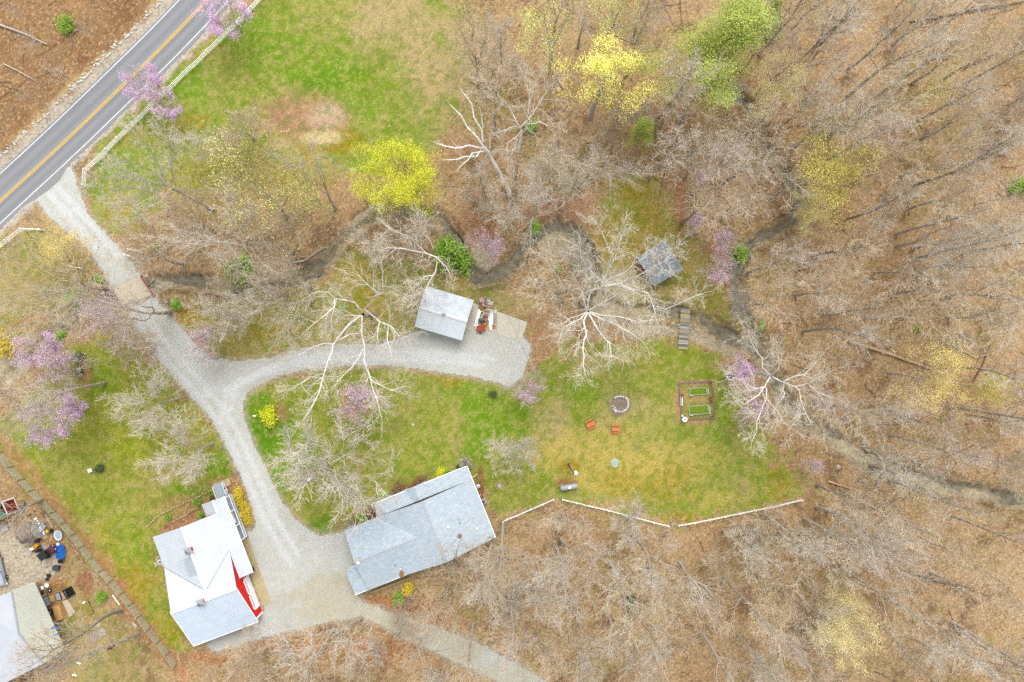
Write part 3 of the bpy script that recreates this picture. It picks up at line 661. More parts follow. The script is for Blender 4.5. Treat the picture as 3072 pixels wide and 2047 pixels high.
def leafy(key, name, sd, H, r0, leaf, per, spread, size, kind='round', bark=B_GREY, twig=T_TAN, skip=1, flat=.5, cat='tree', **kw):
    a = dict(round=dict(stem=.5, n=(9, 7, 6, 4), ratio=(.95, .46, .5, .5), ang=(52, 46, 44, 42), t0=(.4, .2, .15, .2), rr=(.55, .48, .5, .5), top=.8, seg=(5, 6, 4, 3), jit=(.06, .14, .2, .28)),
             tall=dict(n=(14, 6, 6, 3), ratio=(.30, .46, .5, .5), ang=(50, 46, 42, 40), t0=(.4, .22, .2, .2)))[kind]
    a.update(kw); g = Grow(sd, H, r0, **a)
    rr_ = random.Random(sd); tips = [t for t in g.tips if rr_.random() < skip]
    # patchy: whole sprays are bare, others full
    tips = [t for t in tips if math.sin(t.x * 1.3 + sd) + math.sin(t.y * 1.5 + sd * 2) + math.sin(t.z * 1.1) > (-9 if key == 'green' else -1.2) + (0 if skip > .8 else .5)]
    proto(key, name, cat, g, bark, twig, leaf, (tips, per, spread, size), thick=1)
leafy('red0', 'redbud', 81, 7, .10, L_RED, 4, .17, .062, twig=T_PINK, bark=B_DARK)
leafy('red1', 'redbud', 82, 6, .11, L_RED, 3, .19, .055, twig=T_PINK, bark=B_DARK, skip=.7)
leafy('red2', 'redbud', 83, 7, .09, L_RED, 2, .2, .052, twig=T_PINK, bark=B_DARK, skip=.5)
leafy('maple', 'yellow_leaved_tree', 85, 15, .24, L_YEL, 10, .36, .066, n=(11, 8, 6, 4), twig=T_OLIVE)
leafy('lemon', 'lemon_leaved_tree', 86, 20, .26, L_LEM, 5, .36, .062, kind='tall', t0=(.30, .2, .2, .2), twig=T_OLIVE, bark=B_GREY)
leafy('sparse0', 'budding_tree', 87, 22, .26, L_YGR, 3, .35, .050, kind='tall', t0=(.35, .2, .2, .2), skip=.8, bark=B_PALE, twig=T_OLIVE)
leafy('sparse1', 'budding_tree', 88, 17, .24, L_YGR, 2, .3, .055, skip=.7, bark=B_PALE, twig=T_OLIVE)
leafy('straw', 'pale_yellow_tree', 89, 14, .22, L_PAL, 12, .34, .07, twig=T_PALE, skip=.85)
leafy('olive', 'olive_yellow_tree', 90, 18, .28, L_OLY, 7, .36, .075, n=(9, 7, 6, 4), twig=T_OLIVE, bark=B_DARK, skip=.85)
leafy('amber', 'amber_budding_tree', 91, 17, .24, mat('amber_buds', (.66, .50, .09), var=.15, scale=1.2, c2=(.80, .66, .20)), 5, .36, .068, twig=T_TAN, skip=.85)
leafy('green', 'green_leaved_tree', 92, 20, .28, L_GRN, 12, .5, .058, kind='tall', n=(20, 7, 6, 3), ratio=(.36, .46, .5, .5), t0=(.25, .15, .15, .2), twig=T_OLIVE)
def shrub(key, name, sd, H, leaf, per, size, cat='shrub', twig=T_OLIVE, spread=.17, n=(8, 5, 4)):
    g = Grow(sd, H, .035, stem=.4, n=n, ratio=(1.0, .55, .55), ang=(58, 46, 44), t0=(.1, .15, .15), jit=(.1, .15, .2), trop=(.02, .08, .05), rr=(.6, .6, .6), top=.85, seg=(3, 4, 3), rmin=.008)
    proto(key, name, cat, g, B_DARK, twig, leaf, (g.tips, per, spread, size), thick=0, crown_name='foliage')
shrub('shr0', 'green_shrub', 95, 1.5, L_SHR, 5, .06); shrub('shr1', 'green_shrub', 96, 1.3, L_SHR, 5, .055)
shrub('gold', 'golden_shrub', 97, 1.3, L_GLD, 5, .06); shrub('yel', 'yellow_shrub', 98, 1.4, L_YEL, 6, .06)
shrub('evg', 'dark_evergreen_shrub', 99, .9, L_EVG, 6, .05); shrub('brn', 'dry_brown_shrub', 100, 1.0, L_BRN, 3, .045, twig=T_TAN)
shrub('bare', 'bare_shrub', 101, 1.4, L_BRN, 0, .04, twig=T_GREY, n=(14, 7, 6))

TREES = []; BAD = []
def plant(key, cx, cy, rpx=None, base=None, label=None, group=None, rot=None, sc=None, hs=None):
    """cx, cy, rpx: where the photo shows the crown (photo coordinates of the 2353-wide view)"""
    p = PROTO[key]; rng = random.Random(int(cx * 31 + cy * 17))
    if sc is None: sc = rpx * SD * .93 / p['r'] if rpx else rng.uniform(.85, 1.12)
    hs = hs or (min(sc, 1.12) if key in ('lemon', 'sparse0', 'green') else sc)
    zc = p['zc'] * hs
    top = D(cx, cy, zc)
    b = D(*base) if base else Vector((top.x, top.y, 0))
    b.z = hgt(b.x, b.y)
    ax = (top - b).normalized()
    yaw = Matrix.Rotation(rng.uniform(0, 6.28) if rot is None else rot, 4, 'Z')
    cl = yaw @ Vector((p['cx'] * sc, p['cy'] * sc, p['zc'] * hs))
    if not base and not free_base(cx, cy, zc): BAD.append((key, cx, cy))
    q = cl.rotation_difference(ax).to_matrix().to_4x4()
    M = Matrix.Translation(b) @ q @ yaw @ Matrix.Diagonal((sc, sc, hs, 1))
    o = bpy.data.objects.new(p['name'], None); COL.objects.link(o); o.matrix_world = M; o.empty_display_size = .5
    for nm, me in (('trunk', p['trunk']), (p['cname'], p['crown'])):
        c = bpy.data.objects.new(nm, me); COL.objects.link(c); c.parent = o
    tag(o, label, p['cat'], group); TREES.append((cx, cy, (rpx or p['r'] * sc / SD), key)); return o

G_R = 'pink blossoming redbuds'
for key, x, y, r, lab, *b in [
    ('red0', 515, 28, 54, 'pink redbud overhanging the road edge at the top of the photo'),
    ('red0', 326, 184, 44, 'pink redbud whose crown hangs over the road lane and yellow line'),
    ('red0', 378, 240, 36, 'small deep pink redbud crown straddling the white roadside fence'),
    ('red0', 84, 800, 46, 'dense pink redbud beside the creek at the left edge'),
    ('red2', 135, 850, 56, 'thin pink redbud between the dense redbud and the leaf bed'),
    ('red0', 122, 958, 62, 'largest dense pink redbud on the left lawn'),
    ('red2', 240, 728, 62, 'faint pink redbud beside the concrete bridge railing'),
    ('red2', 468, 785, 46, 'pink redbud in the fork north of the driveway junction'),
    ('red2', 820, 930, 62, 'sparse pink redbud under the big sycamore on the middle lawn'),
    ('red2', 1215, 895, 42, 'pink redbud at the end of the gravel parking area'),
    ('red2', 1122, 566, 44, 'faint pink redbud on the creek bank right of the green thicket'),
    ('red2', 1668, 556, 38, 'pink redbud beside the winding creek right of the pavilion'),
    ('red2', 1655, 620, 40, 'lower pink redbud on the creek bank below the other one'),
    ('red2', 1600, 510, 28, 'small faint redbud in the leaves above the pavilion'),
    ('red2', 1608, 408, 24, 'smallest wispy redbud high on the woodland floor'),
    ('red1', 1706, 852, 40, 'pink redbud behind the white lattice planter'),
    ('red2', 1735, 948, 40, 'pink redbud under the white sycamore by the garden bed'),
    ('red2', 1896, 922, 26, 'small redbud right of the white sycamore in the woods'),
    ('red2', 1872, 1072, 24, 'small redbud right of the lawn corner near the rocky creek')]:
    plant(key, x, y, r, label=lab, group=G_R)
# leafing trees
plant('maple', 916, 384, 92, (925, 500), 'dense bright yellow-leaved tree above the creek bend')
plant('lemon', 1402, 148, 96, (1357, 268), 'tall lemon-yellow leaved tree with pale trunk at the wood edge')
plant('sparse0', 1252, 55, 76, (1262, 160), 'tall budding tree with pale trunk and thin yellow buds, top centre')
plant('sparse0', 1425, 20, 70, (1380, 90), 'tall budding tree touching the top edge above the lemon-yellow tree')
plant('sparse1', 1075, 20, 60, None, 'budding yellow-green tree at the corner of the tan lawn')
plant('straw', 1795, 188, 66, (1740, 250), 'pale straw-yellow tree beside the upper creek bend')
plant('olive', 1930, 376, 104, (1770, 455), 'wide olive-yellow tree leaning over the upper creek')
plant('straw', 1872, 478, 44, (1800, 490), 'small pale yellow tree below the olive-yellow one')
plant('amber', 2175, 868, 88, (2040, 856), 'amber budding tree across the fallen tan log')
plant('olive', 2305, 892, 54, (2180, 880), 'yellow-green budding tree at the right edge of the photo')
plant('straw', 1990, 1505, 74, (1830, 1360), 'yellow budding tree at the bottom right of the photo')
plant('straw', 1990, 1440, 60, (1835, 1330), 'pale yellow tree behind the yellow budding tree, bottom right')
plant('sparse1', 2130, 190, 70, (1990, 260), 'thin olive budding tree high in the right woods')
plant('sparse1', 560, 400, 116, (660, 500), 'large yellow-budded tree in the brush left of the yellow tree')
plant('sparse1', 700, 440, 70, (770, 500), 'smaller yellow-budded tree beside the leaf-covered mound')
plant('amber', 130, 555, 56, (160, 600), 'small yellow tree at the left side of the drive entrance')
plant('sparse1', 60, 560, 50, (130, 600), 'thin budding tree by the short white fence on the left')
plant('green', 1665, 78, 104, (1565, 275), 'tall green-leaved tree with dark leaning trunk, top right of centre')
plant('green', 1768, 24, 34, (1720, 130), 'green-leaved tree at the top edge right of the tall green one')
plant('green', 1480, 298, 30, (1460, 310), 'small dull green tree standing in the woodland clearing')
# sycamores
plant('syc2', 930, 690, 84, (990, 700), 'pale sycamore beside the left corner of the metal garage')
plant('syc1', 1950, 600, 56, (1830, 620), 'pale sycamore in the right woods beside the upper creek')
plant('syc2', 2080, 950, 60, None, 'crooked pale sycamore in the right woods below the fallen log')
plant('syc0', 2110, 1090, 90, (2000, 1070), 'white-topped sycamore leaning right above the rocky creek')
plant('syc1', 1660, 1440, 90, (1560, 1290), 'pale tree with white upper limbs in the bottom woods')
plant('syc0', 2150, 1330, 86, (1960, 1220), 'pale crooked tree with white limbs, lower right woods')
def limb_tree(name, label, cat, t, base, fork, limbs, r0, bark, twig, zf, per=1.15, sub=(6, 5), slen=(2.4, 5.2), seed=1, tipr=.022, group=None, fat=.62):
    """one particular tree: its main limbs follow the real ones, each at its own height; side branches are grown from them"""
    R = random.Random(seed); B = W(t, base[0], base[1], 0); B.z = hgt(B.x, B.y)
    g = Grow.__new__(Grow); g.r = R; g.segs = [[] for _ in range(5)]; g.tips = []
    g.__dict__.update(n=(0, 0, sub[0], sub[1]), ratio=(1, 1, .5, .5), ang=(45, 50, 46, 44), t0=(.2, .2, .2, .15), jit=(.05, .1, .22, .28, .3), trop=(.02, .04, .05, .03, .02), seg=(6, 6, 6, 4, 3), rr=(.6, .5, .5, .55), rmin=.017, top=.6, taper=.86, gap=0.0)
    F = W(t, fork[0], fork[1], zf) - B; p0 = Vector((0, 0, -.2)); n = 6; prev = p0; pr = r0 * 1.15
    for i in range(1, n + 1):
        q = p0.lerp(F, i / n) + Vector((R.gauss(0, .1), R.gauss(0, .1), 0)) * (i < n); r = r0 * (1.12 - .42 * i / n); r *= .8; g.segs[0].append((prev, q, pr, r)); prev, pr = q, r
    for lb in limbs:
        za, zb, ra = lb[0]; ra *= fat; P = [W(t, x, y, za + (zb - za) * k / (len(lb) - 2)) - B for k, (x, y) in enumerate(lb[1:])]
        P = [Vector(p) for p in chaikin([tuple(p) for p in P], 1)] if False else P
        Q = []
        for a, b in zip(P, P[1:]):
            L = (b - a).length; k = max(1, int(L / 1.3)); Q += [a.lerp(b, i / k) + Vector((R.gauss(0, .13), R.gauss(0, .13), R.gauss(0, .10))) * (0 if not Q and i == 0 else 1) for i in range(k)]
        Q.append(P[-1]); m = len(Q) - 1; acc = 0.0
        for i in range(m):
            rA = ra * (1 - i / m) ** .8 + tipr * (i / m); rB = ra * (1 - (i + 1) / m) ** .8 + tipr * ((i + 1) / m); g.segs[1].append((Q[i], Q[i + 1], rA, rB)); d = (Q[i + 1] - Q[i]); L = d.length; d.normalize(); acc += L * per * 1.9 * (.35 + .9 * i / m)
            while acc > 1: acc -= 1; a = math.radians(R.uniform(34, 66)); ln = R.uniform(*slen) * (1.15 - .5 * i / m); g.grow(Q[i].lerp(Q[i + 1], R.random()), rot_about(d, a, R.uniform(0, 6.28)), ln, min(rB * .6, .055), 2)
        g.grow(Q[-1], (Q[-1] - Q[-2]).normalized(), slen[0], tipr, 2)
    root = thing(name, label, cat, B, 0, group)
    c, f = seg_arrays(g.segs[0] + g.segs[1], 7); o = link('trunk', np_mesh(name + '_trunk', c, f, [bark]), root)
    c1, f1 = seg_arrays(g.segs[2], 4); c2, f2 = seg_arrays(g.segs[3] + g.segs[4], 3); me = np_mesh(name + '_crown', np.concatenate([c1, c2]), np.concatenate([f1, f2 + len(c1)]), [bark, twig]); mi = np.ones(len(f1) + len(f2), np.int32); mi[:len(f1)] = 0; me.polygons.foreach_set('material_index', mi); link('crown', me, root)
    xs_ = [p for lb in limbs for p in lb[1:]]; dd = [W(t, *p) for p in xs_]; cx = sum(p.x for p in dd) / len(dd) / SD + 1176.5; cy = 784 - sum(p.y for p in dd) / len(dd) / SD
    TREES.append((cx, cy, max(math.hypot(p.x / SD + 1176.5 - cx, 784 - p.y / SD - cy) for p in dd) * .7, 'limb')); return root
limb_tree('sycamore', 'white sycamore with radiating limbs left of the wooden footbridge', 'tree', '23', (500, 500), (545, 575), [
    [(11, 17, .22), (540, 570), (500, 612), (440, 650), (385, 682), (350, 765)], [(11, 19, .26), (542, 578), (520, 640), (528, 720), (514, 830), (512, 930), (530, 1000)], [(11, 18, .24), (550, 580), (592, 660), (638, 730), (682, 790), (700, 860), (762, 892)],
    [(11, 18, .25), (556, 576), (622, 612), (700, 640), (782, 680), (850, 712), (922, 782)], [(11, 17, .2), (552, 565), (602, 540), (682, 500), (742, 455), (800, 425)], [(11, 17, .2), (542, 562), (520, 500), (500, 440), (502, 380), (540, 330)],
    [(11, 17, .22), (560, 572), (642, 592), (762, 602), (880, 642), (1000, 626)], [(11, 19, .22), (546, 558), (548, 500), (572, 432), (642, 400), (762, 380), (852, 430), (902, 462)], [(11, 16, .15), (540, 575), (470, 600), (400, 640), (345, 665)]], .5, B_WHITE, T_PALE, 11, seed=3)
limb_tree('sycamore', 'white sycamore whose limbs cross the grey pavilion roof', 'tree', '23', (560, 470), (655, 385), [
    [(10, 18, .22), (640, 382), (682, 300), (702, 230), (692, 150), (640, 45), (600, -20)], [(13, 19, .15), (690, 280), (742, 200), (762, 100), (772, 0)], [(10, 17, .2), (660, 372), (762, 320), (862, 250), (962, 170), (1012, 120)], [(10, 17, .2), (680, 388), (820, 350), (952, 290), (1062, 240), (1132, 200)],
    [(12, 16, .12), (940, 296), (1020, 330), (1060, 260), (1110, 150)], [(10, 15, .18), (700, 392), (800, 402), (872, 440), (942, 455), (980, 500), (1000, 580), (962, 680)], [(13, 17, .12), (988, 530), (1060, 560), (1130, 535), (1222, 490), (1352, 440)], [(10, 15, .12), (650, 380), (590, 340), (540, 270), (500, 200), (490, 110)]], .42, B_WHITE, T_PALE, 10, seed=5, per=1.2)
limb_tree('sycamore', 'largest white sycamore arching over the gravel branch drive', 'tree', '22', (810, 600), (735, 590), [
    [(9, 18, .34), (720, 600), (650, 655), (592, 730), (540, 792), (510, 900), (462, 1010), (440, 1110), (400, 1200), (330, 1310)], [(11, 15, .20), (546, 790), (470, 786), (382, 812), (340, 850), (250, 876)], [(11, 12, .2), (560, 772), (640, 720), (722, 716)],
    [(9, 18, .26), (730, 600), (726, 650), (736, 722), (746, 800), (746, 900), (770, 1000), (802, 1080), (832, 1160), (862, 1290)], [(12, 17, .15), (742, 820), (702, 880), (652, 952), (590, 1022), (540, 1080)], [(8, 14, .24), (752, 560), (852, 640), (922, 672), (982, 730), (1042, 742)],
    [(11, 15, .15), (852, 642), (840, 722), (824, 805)], [(12, 15, .12), (906, 672), (900, 760), (932, 872)], [(8, 15, .22), (720, 560), (640, 496), (550, 486), (490, 450), (420, 440), (330, 492)], [(13, 17, .15), (546, 490), (544, 542), (480, 592), (400, 662), (330, 722)], [(13, 16, .1), (544, 545), (522, 622), (530, 700)],
    [(8, 15, .16), (740, 560), (830, 470), (870, 440), (870, 350), (860, 250), (850, 170)], [(11, 16, .14), (860, 450), (830, 440), (760, 382), (702, 330), (640, 300)], [(15, 18, .12), (790, 1030), (850, 1060), (930, 1100), (1000, 1080)], [(15, 18, .12), (460, 1020), (400, 1010), (320, 1050), (260, 1090)], [(10, 15, .14), (700, 600), (620, 600), (560, 560)]], .55, B_WHITE, T_PALE, 8, seed=9, per=1.1)
limb_tree('sycamore', 'white sycamore leaning left over the creek beside the green thicket', 'tree', '22', (1330, 290), (1236, 205), [
    [(11, 17, .22), (1240, 210), (1160, 182), (1082, 176), (1000, 150), (900, 140), (830, 160)], [(12, 18, .15), (1160, 180), (1110, 122), (1062, 70), (982, 40), (900, 0)], [(11, 17, .15), (1210, 150), (1182, 90), (1132, 20), (1110, -60)], [(10, 13, .15), (1240, 218), (1292, 270), (1332, 340)], [(9, 15, .17), (1232, 205), (1226, 300), (1190, 372), (1120, 450), (1040, 470)], [(13, 16, .1), (1205, 330), (1160, 330), (1110, 370), (1060, 420)]], .4, B_WHITE, T_PALE, 10, seed=13)
limb_tree('sycamore', 'crooked white sycamore beside the white lattice planter and rocky creek', 'tree', '24', (-70, 960), (90, 1005), [
    [(11, 16, .22), (88, 1000), (42, 932), (2, 842), (-40, 780), (-60, 690)], [(11, 16, .18), (92, 1000), (132, 962), (166, 882), (150, 810)], [(11, 17, .22), (100, 1010), (172, 1042), (240, 1016), (320, 1000), (402, 900)], [(12, 17, .2), (176, 1046), (250, 1072), (352, 1042), (440, 1000), (520, 960)], [(13, 18, .16), (250, 1072), (292, 1150), (332, 1262)], [(12, 16, .14), (180, 1050), (176, 1132), (130, 1192)],
    [(11, 16, .22), (86, 1010), (60, 1082), (0, 1132), (-90, 1182), (-170, 1140)], [(12, 18, .18), (62, 1090), (58, 1162), (20, 1250), (-10, 1372), (-40, 1450)], [(12, 18, .16), (60, 1150), (132, 1252), (222, 1352)], [(13, 17, .14), (350, 1068), (432, 1122), (522, 1152)], [(12, 17, .14), (60, 1080), (-20, 1090), (-110, 1040), (-180, 1010)]], .46, B_WHITE, T_PALE, 11, seed=17, per=1.25)
M_DEADW = mat('bleached_limb_wood', (.66, .64, .60), var=.12, scale=1.5, c2=(.8, .79, .76))
limb_tree('dead_sycamore', 'dead white snag with bare broken limbs above the creek', 'tree', '12', (1722, 1300), (1580, 1020), [
    [(9, 14, .26), (1580, 1020), (1545, 980), (1500, 930), (1442, 860), (1400, 780), (1330, 712)], [(10, 15, .2), (1542, 952), (1532, 870), (1480, 800), (1462, 702), (1400, 610)], [(9, 14, .22), (1552, 1000), (1450, 980), (1350, 992), (1230, 962)], [(9, 12, .16), (1562, 1015), (1480, 1032), (1440, 1070), (1380, 1130)], [(10, 12, .13), (1588, 1000), (1592, 910)], [(11, 14, .14), (1545, 862), (1540, 792), (1525, 730)], [(9, 12, .15), (1540, 992), (1500, 1050), (1430, 1062), (1300, 1075)]], .44, M_DEADW, T_PALE, 9, seed=21, per=.35, sub=(2, 1), slen=(1.0, 2.0), tipr=.05, fat=.8)
limb_tree('sycamore', 'pale forked sycamore rising from the base of the white snag', 'tree', '13', (40, 1330), (100, 865), [
    [(12, 18, .2), (98, 860), (80, 832), (30, 740), (0, 680), (-60, 640), (-140, 580)], [(12, 18, .2), (102, 850), (150, 762), (152, 622), (110, 510)], [(13, 19, .17), (122, 830), (200, 722), (270, 620), (282, 550)], [(12, 16, .16), (112, 832), (230, 824), (320, 850)], [(11, 15, .15), (100, 870), (50, 850), (-20, 880), (-110, 900)], [(11, 15, .13), (95, 880), (60, 930), (20, 960), (0, 1020)], [(8, 12, .14), (85, 980), (40, 1010), (20, 1060)]], .36, B_WHITE, T_PALE, 12, seed=23, per=1.0)
limb_tree('white_limbed_tree', 'white-limbed tree fanning out over the fence corner', 'tree', '11', (1430, 1412), (1165, 1272), [
    [(13, 22, .16), (1165, 1270), (1060, 1200), (960, 1140), (860, 1080), (720, 1072)], [(13, 22, .16), (1130, 1252), (1000, 1222), (850, 1200), (700, 1192), (600, 1190)], [(13, 21, .15), (1125, 1270), (950, 1256), (780, 1260), (650, 1250), (560, 1262)], [(13, 22, .15), (1120, 1225), (1062, 1110), (1000, 1000), (932, 900), (880, 850)], [(13, 21, .17), (1180, 1255), (1156, 1150), (1170, 1000), (1150, 900)], [(14, 22, .14), (1165, 1185), (1142, 980), (1110, 880), (1060, 820)],
    [(13, 20, .15), (1160, 1290), (1030, 1332), (900, 1380), (780, 1395)], [(13, 20, .15), (1150, 1300), (1050, 1372), (950, 1440), (800, 1482)], [(13, 20, .12), (1120, 1250), (960, 1190), (800, 1130), (690, 1080)], [(13, 20, .12), (1120, 1270), (960, 1300), (840, 1340), (720, 1350)]], .34, B_PALE, T_PALE, 13, seed=29, per=1.5, slen=(1.6, 3.0))
# bare trees of the lawns
plant('bush2', 330, 925, 80, (410, 916), 'bare pale tree left of the driveway curve')
plant('bush2', 410, 1040, 82, (490, 1018), 'bare whitish round tree on the lawn above the red barn house')
plant('bush0', 755, 1085, 122, (745, 1062), 'wide bare grey tree on the lawn before the grey house')
plant('bush0', 1185, 1040, 58, None, 'round bare grey tree right of the grey house')
plant('bush1', 548, 292, 56, None, 'bare grey tree left of the leaf-covered mound')
plant('fork0', 690, 360, 80, (772, 480), 'bare tree with long dark leaning trunk left of the yellow tree')
plant('fork0', 470, 560, 105, (610, 560), 'wide bare brown tree in the brush above the creek')
plant('bush1', 630, 560, 80, None, 'bushy bare tan tree at the creek left of the bend')
plant('bush1', 420, 500, 70, None, 'bushy bare tan tree right of the drive entrance')
plant('fork0', 620, 720, 100, (720, 690), 'bare grey tree left of the largest sycamore')
plant('bush0', 500, 730, 60, None, 'bare grey tree by the pink redbud at the drive fork')
plant('fork0', 250, 715, 120, (390, 718), 'bare tree whose dark trunk leans across the drive below the bridge')
plant('bush1', 300, 790, 66, None, 'low bare tree on the left lawn beside the drive')
plant('fork1', 90, 640, 120, (250, 670), 'bare tree leaning left from the bridge')
plant('fork1', 40, 740, 80, (170, 700), 'bare tree leaning to the left edge above the creek')
plant('tall1', 60, 930, 80, (240, 880), 'bare tree with dark trunk leaning off the left edge above the redbuds')
plant('fork1', -40, 960, 90, (90, 935), 'bare tree trunk leaning off the left edge at the big redbud')
plant('bush2', 1270, 390, 70, (1300, 420), 'bushy bare pinkish tree below the forked sycamore')
plant('fork0', 1400, 380, 92, (1330, 430), 'bare tree with low leaning trunk at the wood edge')
plant('bush2', 1150, 500, 50, (1175, 460), 'pale bare bushy tree at the foot of the white snag')
plant('fork2', 1260, 640, 84, (1290, 690), 'pale bare tree between the creek loop and the concrete slab')
plant('bush0', 1330, 600, 50, None, 'bare pale sapling clump inside the creek loop')
plant('fork1', -25, 1210, 80, (95, 1150), 'bare brown tree leaning from the wooden fence over the neighbour yard')
plant('tall0', 110, 1545, 70, (320, 1455), 'tall bare tree whose long trunk leans over the neighbour barn')
plant('tall3', 110, 1490, 70, (280, 1405), 'bare tree leaning from the board fence across the neighbour barn roof')
plant('fork0', 1330, 1300, 105, (1290, 1240), 'pale many-limbed bare tree below the white fence')
plant('fork0', 1310, 1210, 70, (1290, 1180), 'upper pale bare tree crossing the white fence')
plant('bush0', 1450, 1210, 56, None, 'bushy bare tree below the middle white fence')
plant('fork1', 1055, 1290, 70, (1034, 1316), 'bare tree reaching over the grey house roof')
plant('fork0', 740, 1490, 110, (830, 1420), 'large bare tree over the leaves below the gravel yard')
plant('bush1', 570, 1540, 70, None, 'bare tan tree at the bottom edge below the red barn house')
plant('bush1', 960, 1390, 50, (908, 1462), 'thin bare tree at the start of the woodland trail', hs=1.5)
plant('tall3', 1265, 1520, 50, (1235, 1450), 'bare tree with thick trunk beside the trail, bottom centre')
plant('tall1', 1530, 1500, 66, (1447, 1395), 'bare tree with thick mossy trunk in the bottom woods')
plant('bush1', 930, 540, 60, None, 'bushy bare tree on the creek bank under the yellow tree')
plant('bush2', 540, 470, 60, None, 'pale twiggy tree under the large yellow-budded tree')
plant('bush0', 470, 330, 50, (520, 360), 'bare grey bushy tree at the lawn edge behind the fence')
# the wood itself: the rest of its bare trees, each one a tree
FOREST = [[(1095, -40), (2440, -60), (2440, 1660), (1290, 1640), (1270, 1570), (1110, 1475), (850, 1385), (1000, 1330), (1140, 1240), (1300, 1170), (1550, 1225), (1850, 1160), (1830, 1080),
           (1770, 990), (1770, 840), (1700, 700), (1660, 600), (1580, 490), (1450, 390), (1200, 480), (1080, 480), (1015, 360), (1080, 170)],
          [(230, 530), (420, 470), (800, 500), (960, 560), (900, 640), (640, 690), (440, 690), (330, 610)],
          [(470, 1510), (780, 1440), (900, 1470), (1180, 1600), (430, 1620)], [(-60, -60), (360, -40), (0, 340), (-60, 400)]]
def region_word(x, y):
    if x < 420 and y < 420: return 'on the leafy bank beyond the road'
    if y > 1420 and x < 1250: return 'in the leaves along the bottom edge'
    if x < 1000: return 'in the brush along the creek'
    if y > 1160: return 'in the woods below the white fence' if x < 1850 else 'in the lower right woods'
    if x < 1600: return 'in the woods above the pavilion'
    return 'in the right-hand woods'
def nearest_word(x, y, marks=((2060, 820, 'fallen tan log'), (1520, 610, 'pavilion'), (1600, 760, 'footbridge'), (1800, 190, 'straw-yellow tree'), (1930, 376, 'olive-yellow tree'), (1402, 150, 'lemon-yellow tree'),
        (1668, 78, 'tall green tree'), (2100, 1100, 'rocky creek'), (1990, 1490, 'yellow budding tree'), (1400, 1170, 'white fence'), (1000, 1480, 'gravel trail'), (2310, 892, 'yellow-green tree'), (560, 660, 'creek'), (200, 200, 'road'))):
    return min(marks, key=lambda m: (m[0] - x) ** 2 + (m[1] - y) ** 2)
wr = random.Random(99); placed = []; used = set()
def clash(x, y, dmin):
    return any((x - a) ** 2 + (y - b) ** 2 < (dmin if k.startswith(('tall', 'sap', 'bush', 'fork')) else max(dmin, r * .95)) ** 2 for a, b, r, k in TREES)
LOOK = {'tall0': 'tall tan', 'tall1': 'tall grey', 'tall2': 'tall pinkish', 'tall3': 'tall brown', 'tall4': 'tall pale', 'fork0': 'spreading grey', 'fork1': 'spreading tan',
        'fork2': 'spreading pale', 'bush0': 'low grey bushy', 'bush1': 'low tan bushy', 'bush2': 'low pale bushy', 'sap0': 'thin tan sapling', 'sap1': 'thin pinkish sapling', 'sap2': 'thin grey sapling'}
def wood(n, polys, kinds, dmin, grp, tries=6000):
    c = 0
    boxes = [(min(p[0] for p in q), max(p[0] for p in q), min(p[1] for p in q), max(p[1] for p in q)) for q in polys]
    for _ in range(tries):
        if c >= n: break
        i = wr.choices(range(len(polys)), [(b[1] - b[0]) * (b[3] - b[2]) for b in boxes])[0]; b = boxes[i]
        x, y = wr.uniform(b[0], b[1]), wr.uniform(b[2], b[3])
        if not bool(inpoly(polys[i], np.array([[x]]), np.array([[y]]))[0, 0]) or clash(x, y, dmin) or (float(pdist(TRIB, np.array([[x - (x - 1176) * .1]]), np.array([[y - (y - 784) * .1]]))[0, 0]) < 38) or abs((x - 2060) * .36 - (y - 820)) < 34 and 1930 < x < 2200: continue
        key = wr.choice(kinds)
        if not free_base(x, y, PROTO[key]['zc']): continue
        px, py = min(99, max(1, round(x / 23.53))), min(99, max(1, round(y / 15.68)))
        mx, my, mk = nearest_word(x, y)
        dirw = ('right of' if x > mx else 'left of') if abs(x - mx) > abs(y - my) else ('below' if y > my else 'above')
        lab = '%s bare tree %s the %s, %d%% across, %d%% down' % (LOOK[key], dirw, mk, px, py)
        if polys is not W0: lab = '%s bare tree %s, %d%% across, %d%% down' % (LOOK[key], region_word(x, y), px, py)
        lab = ' '.join(lab.replace(' ,', ',').replace('sapling bare tree', 'bare sapling').split())
        if lab in used: continue
        used.add(lab); plant(key, x, y, sc=wr.uniform(.8, 1.15), label=lab, group=grp); c += 1
W0 = FOREST[:1]
wood(118, W0, ['tall0', 'tall1', 'tall2', 'tall3', 'tall4', 'fork0', 'fork1', 'fork2', 'fork1', 'tall0'], 51, 'bare trees of the wood')
wood(64, W0, ['bush0', 'bush1', 'sap0', 'sap1', 'sap2', 'bush2'], 36, 'undergrowth trees of the wood')
wood(6, FOREST[1:2], ['bush0', 'bush1', 'bush2', 'fork1'], 44, 'bare trees of the creekside brush')
wood(10, FOREST[2:3], ['bush0', 'bush1', 'sap0', 'tall0'], 46, 'bare trees of the bottom edge')
wood(7, FOREST[3:4], ['sap0', 'sap2', 'sap1'], 70, 'saplings of the roadside bank')

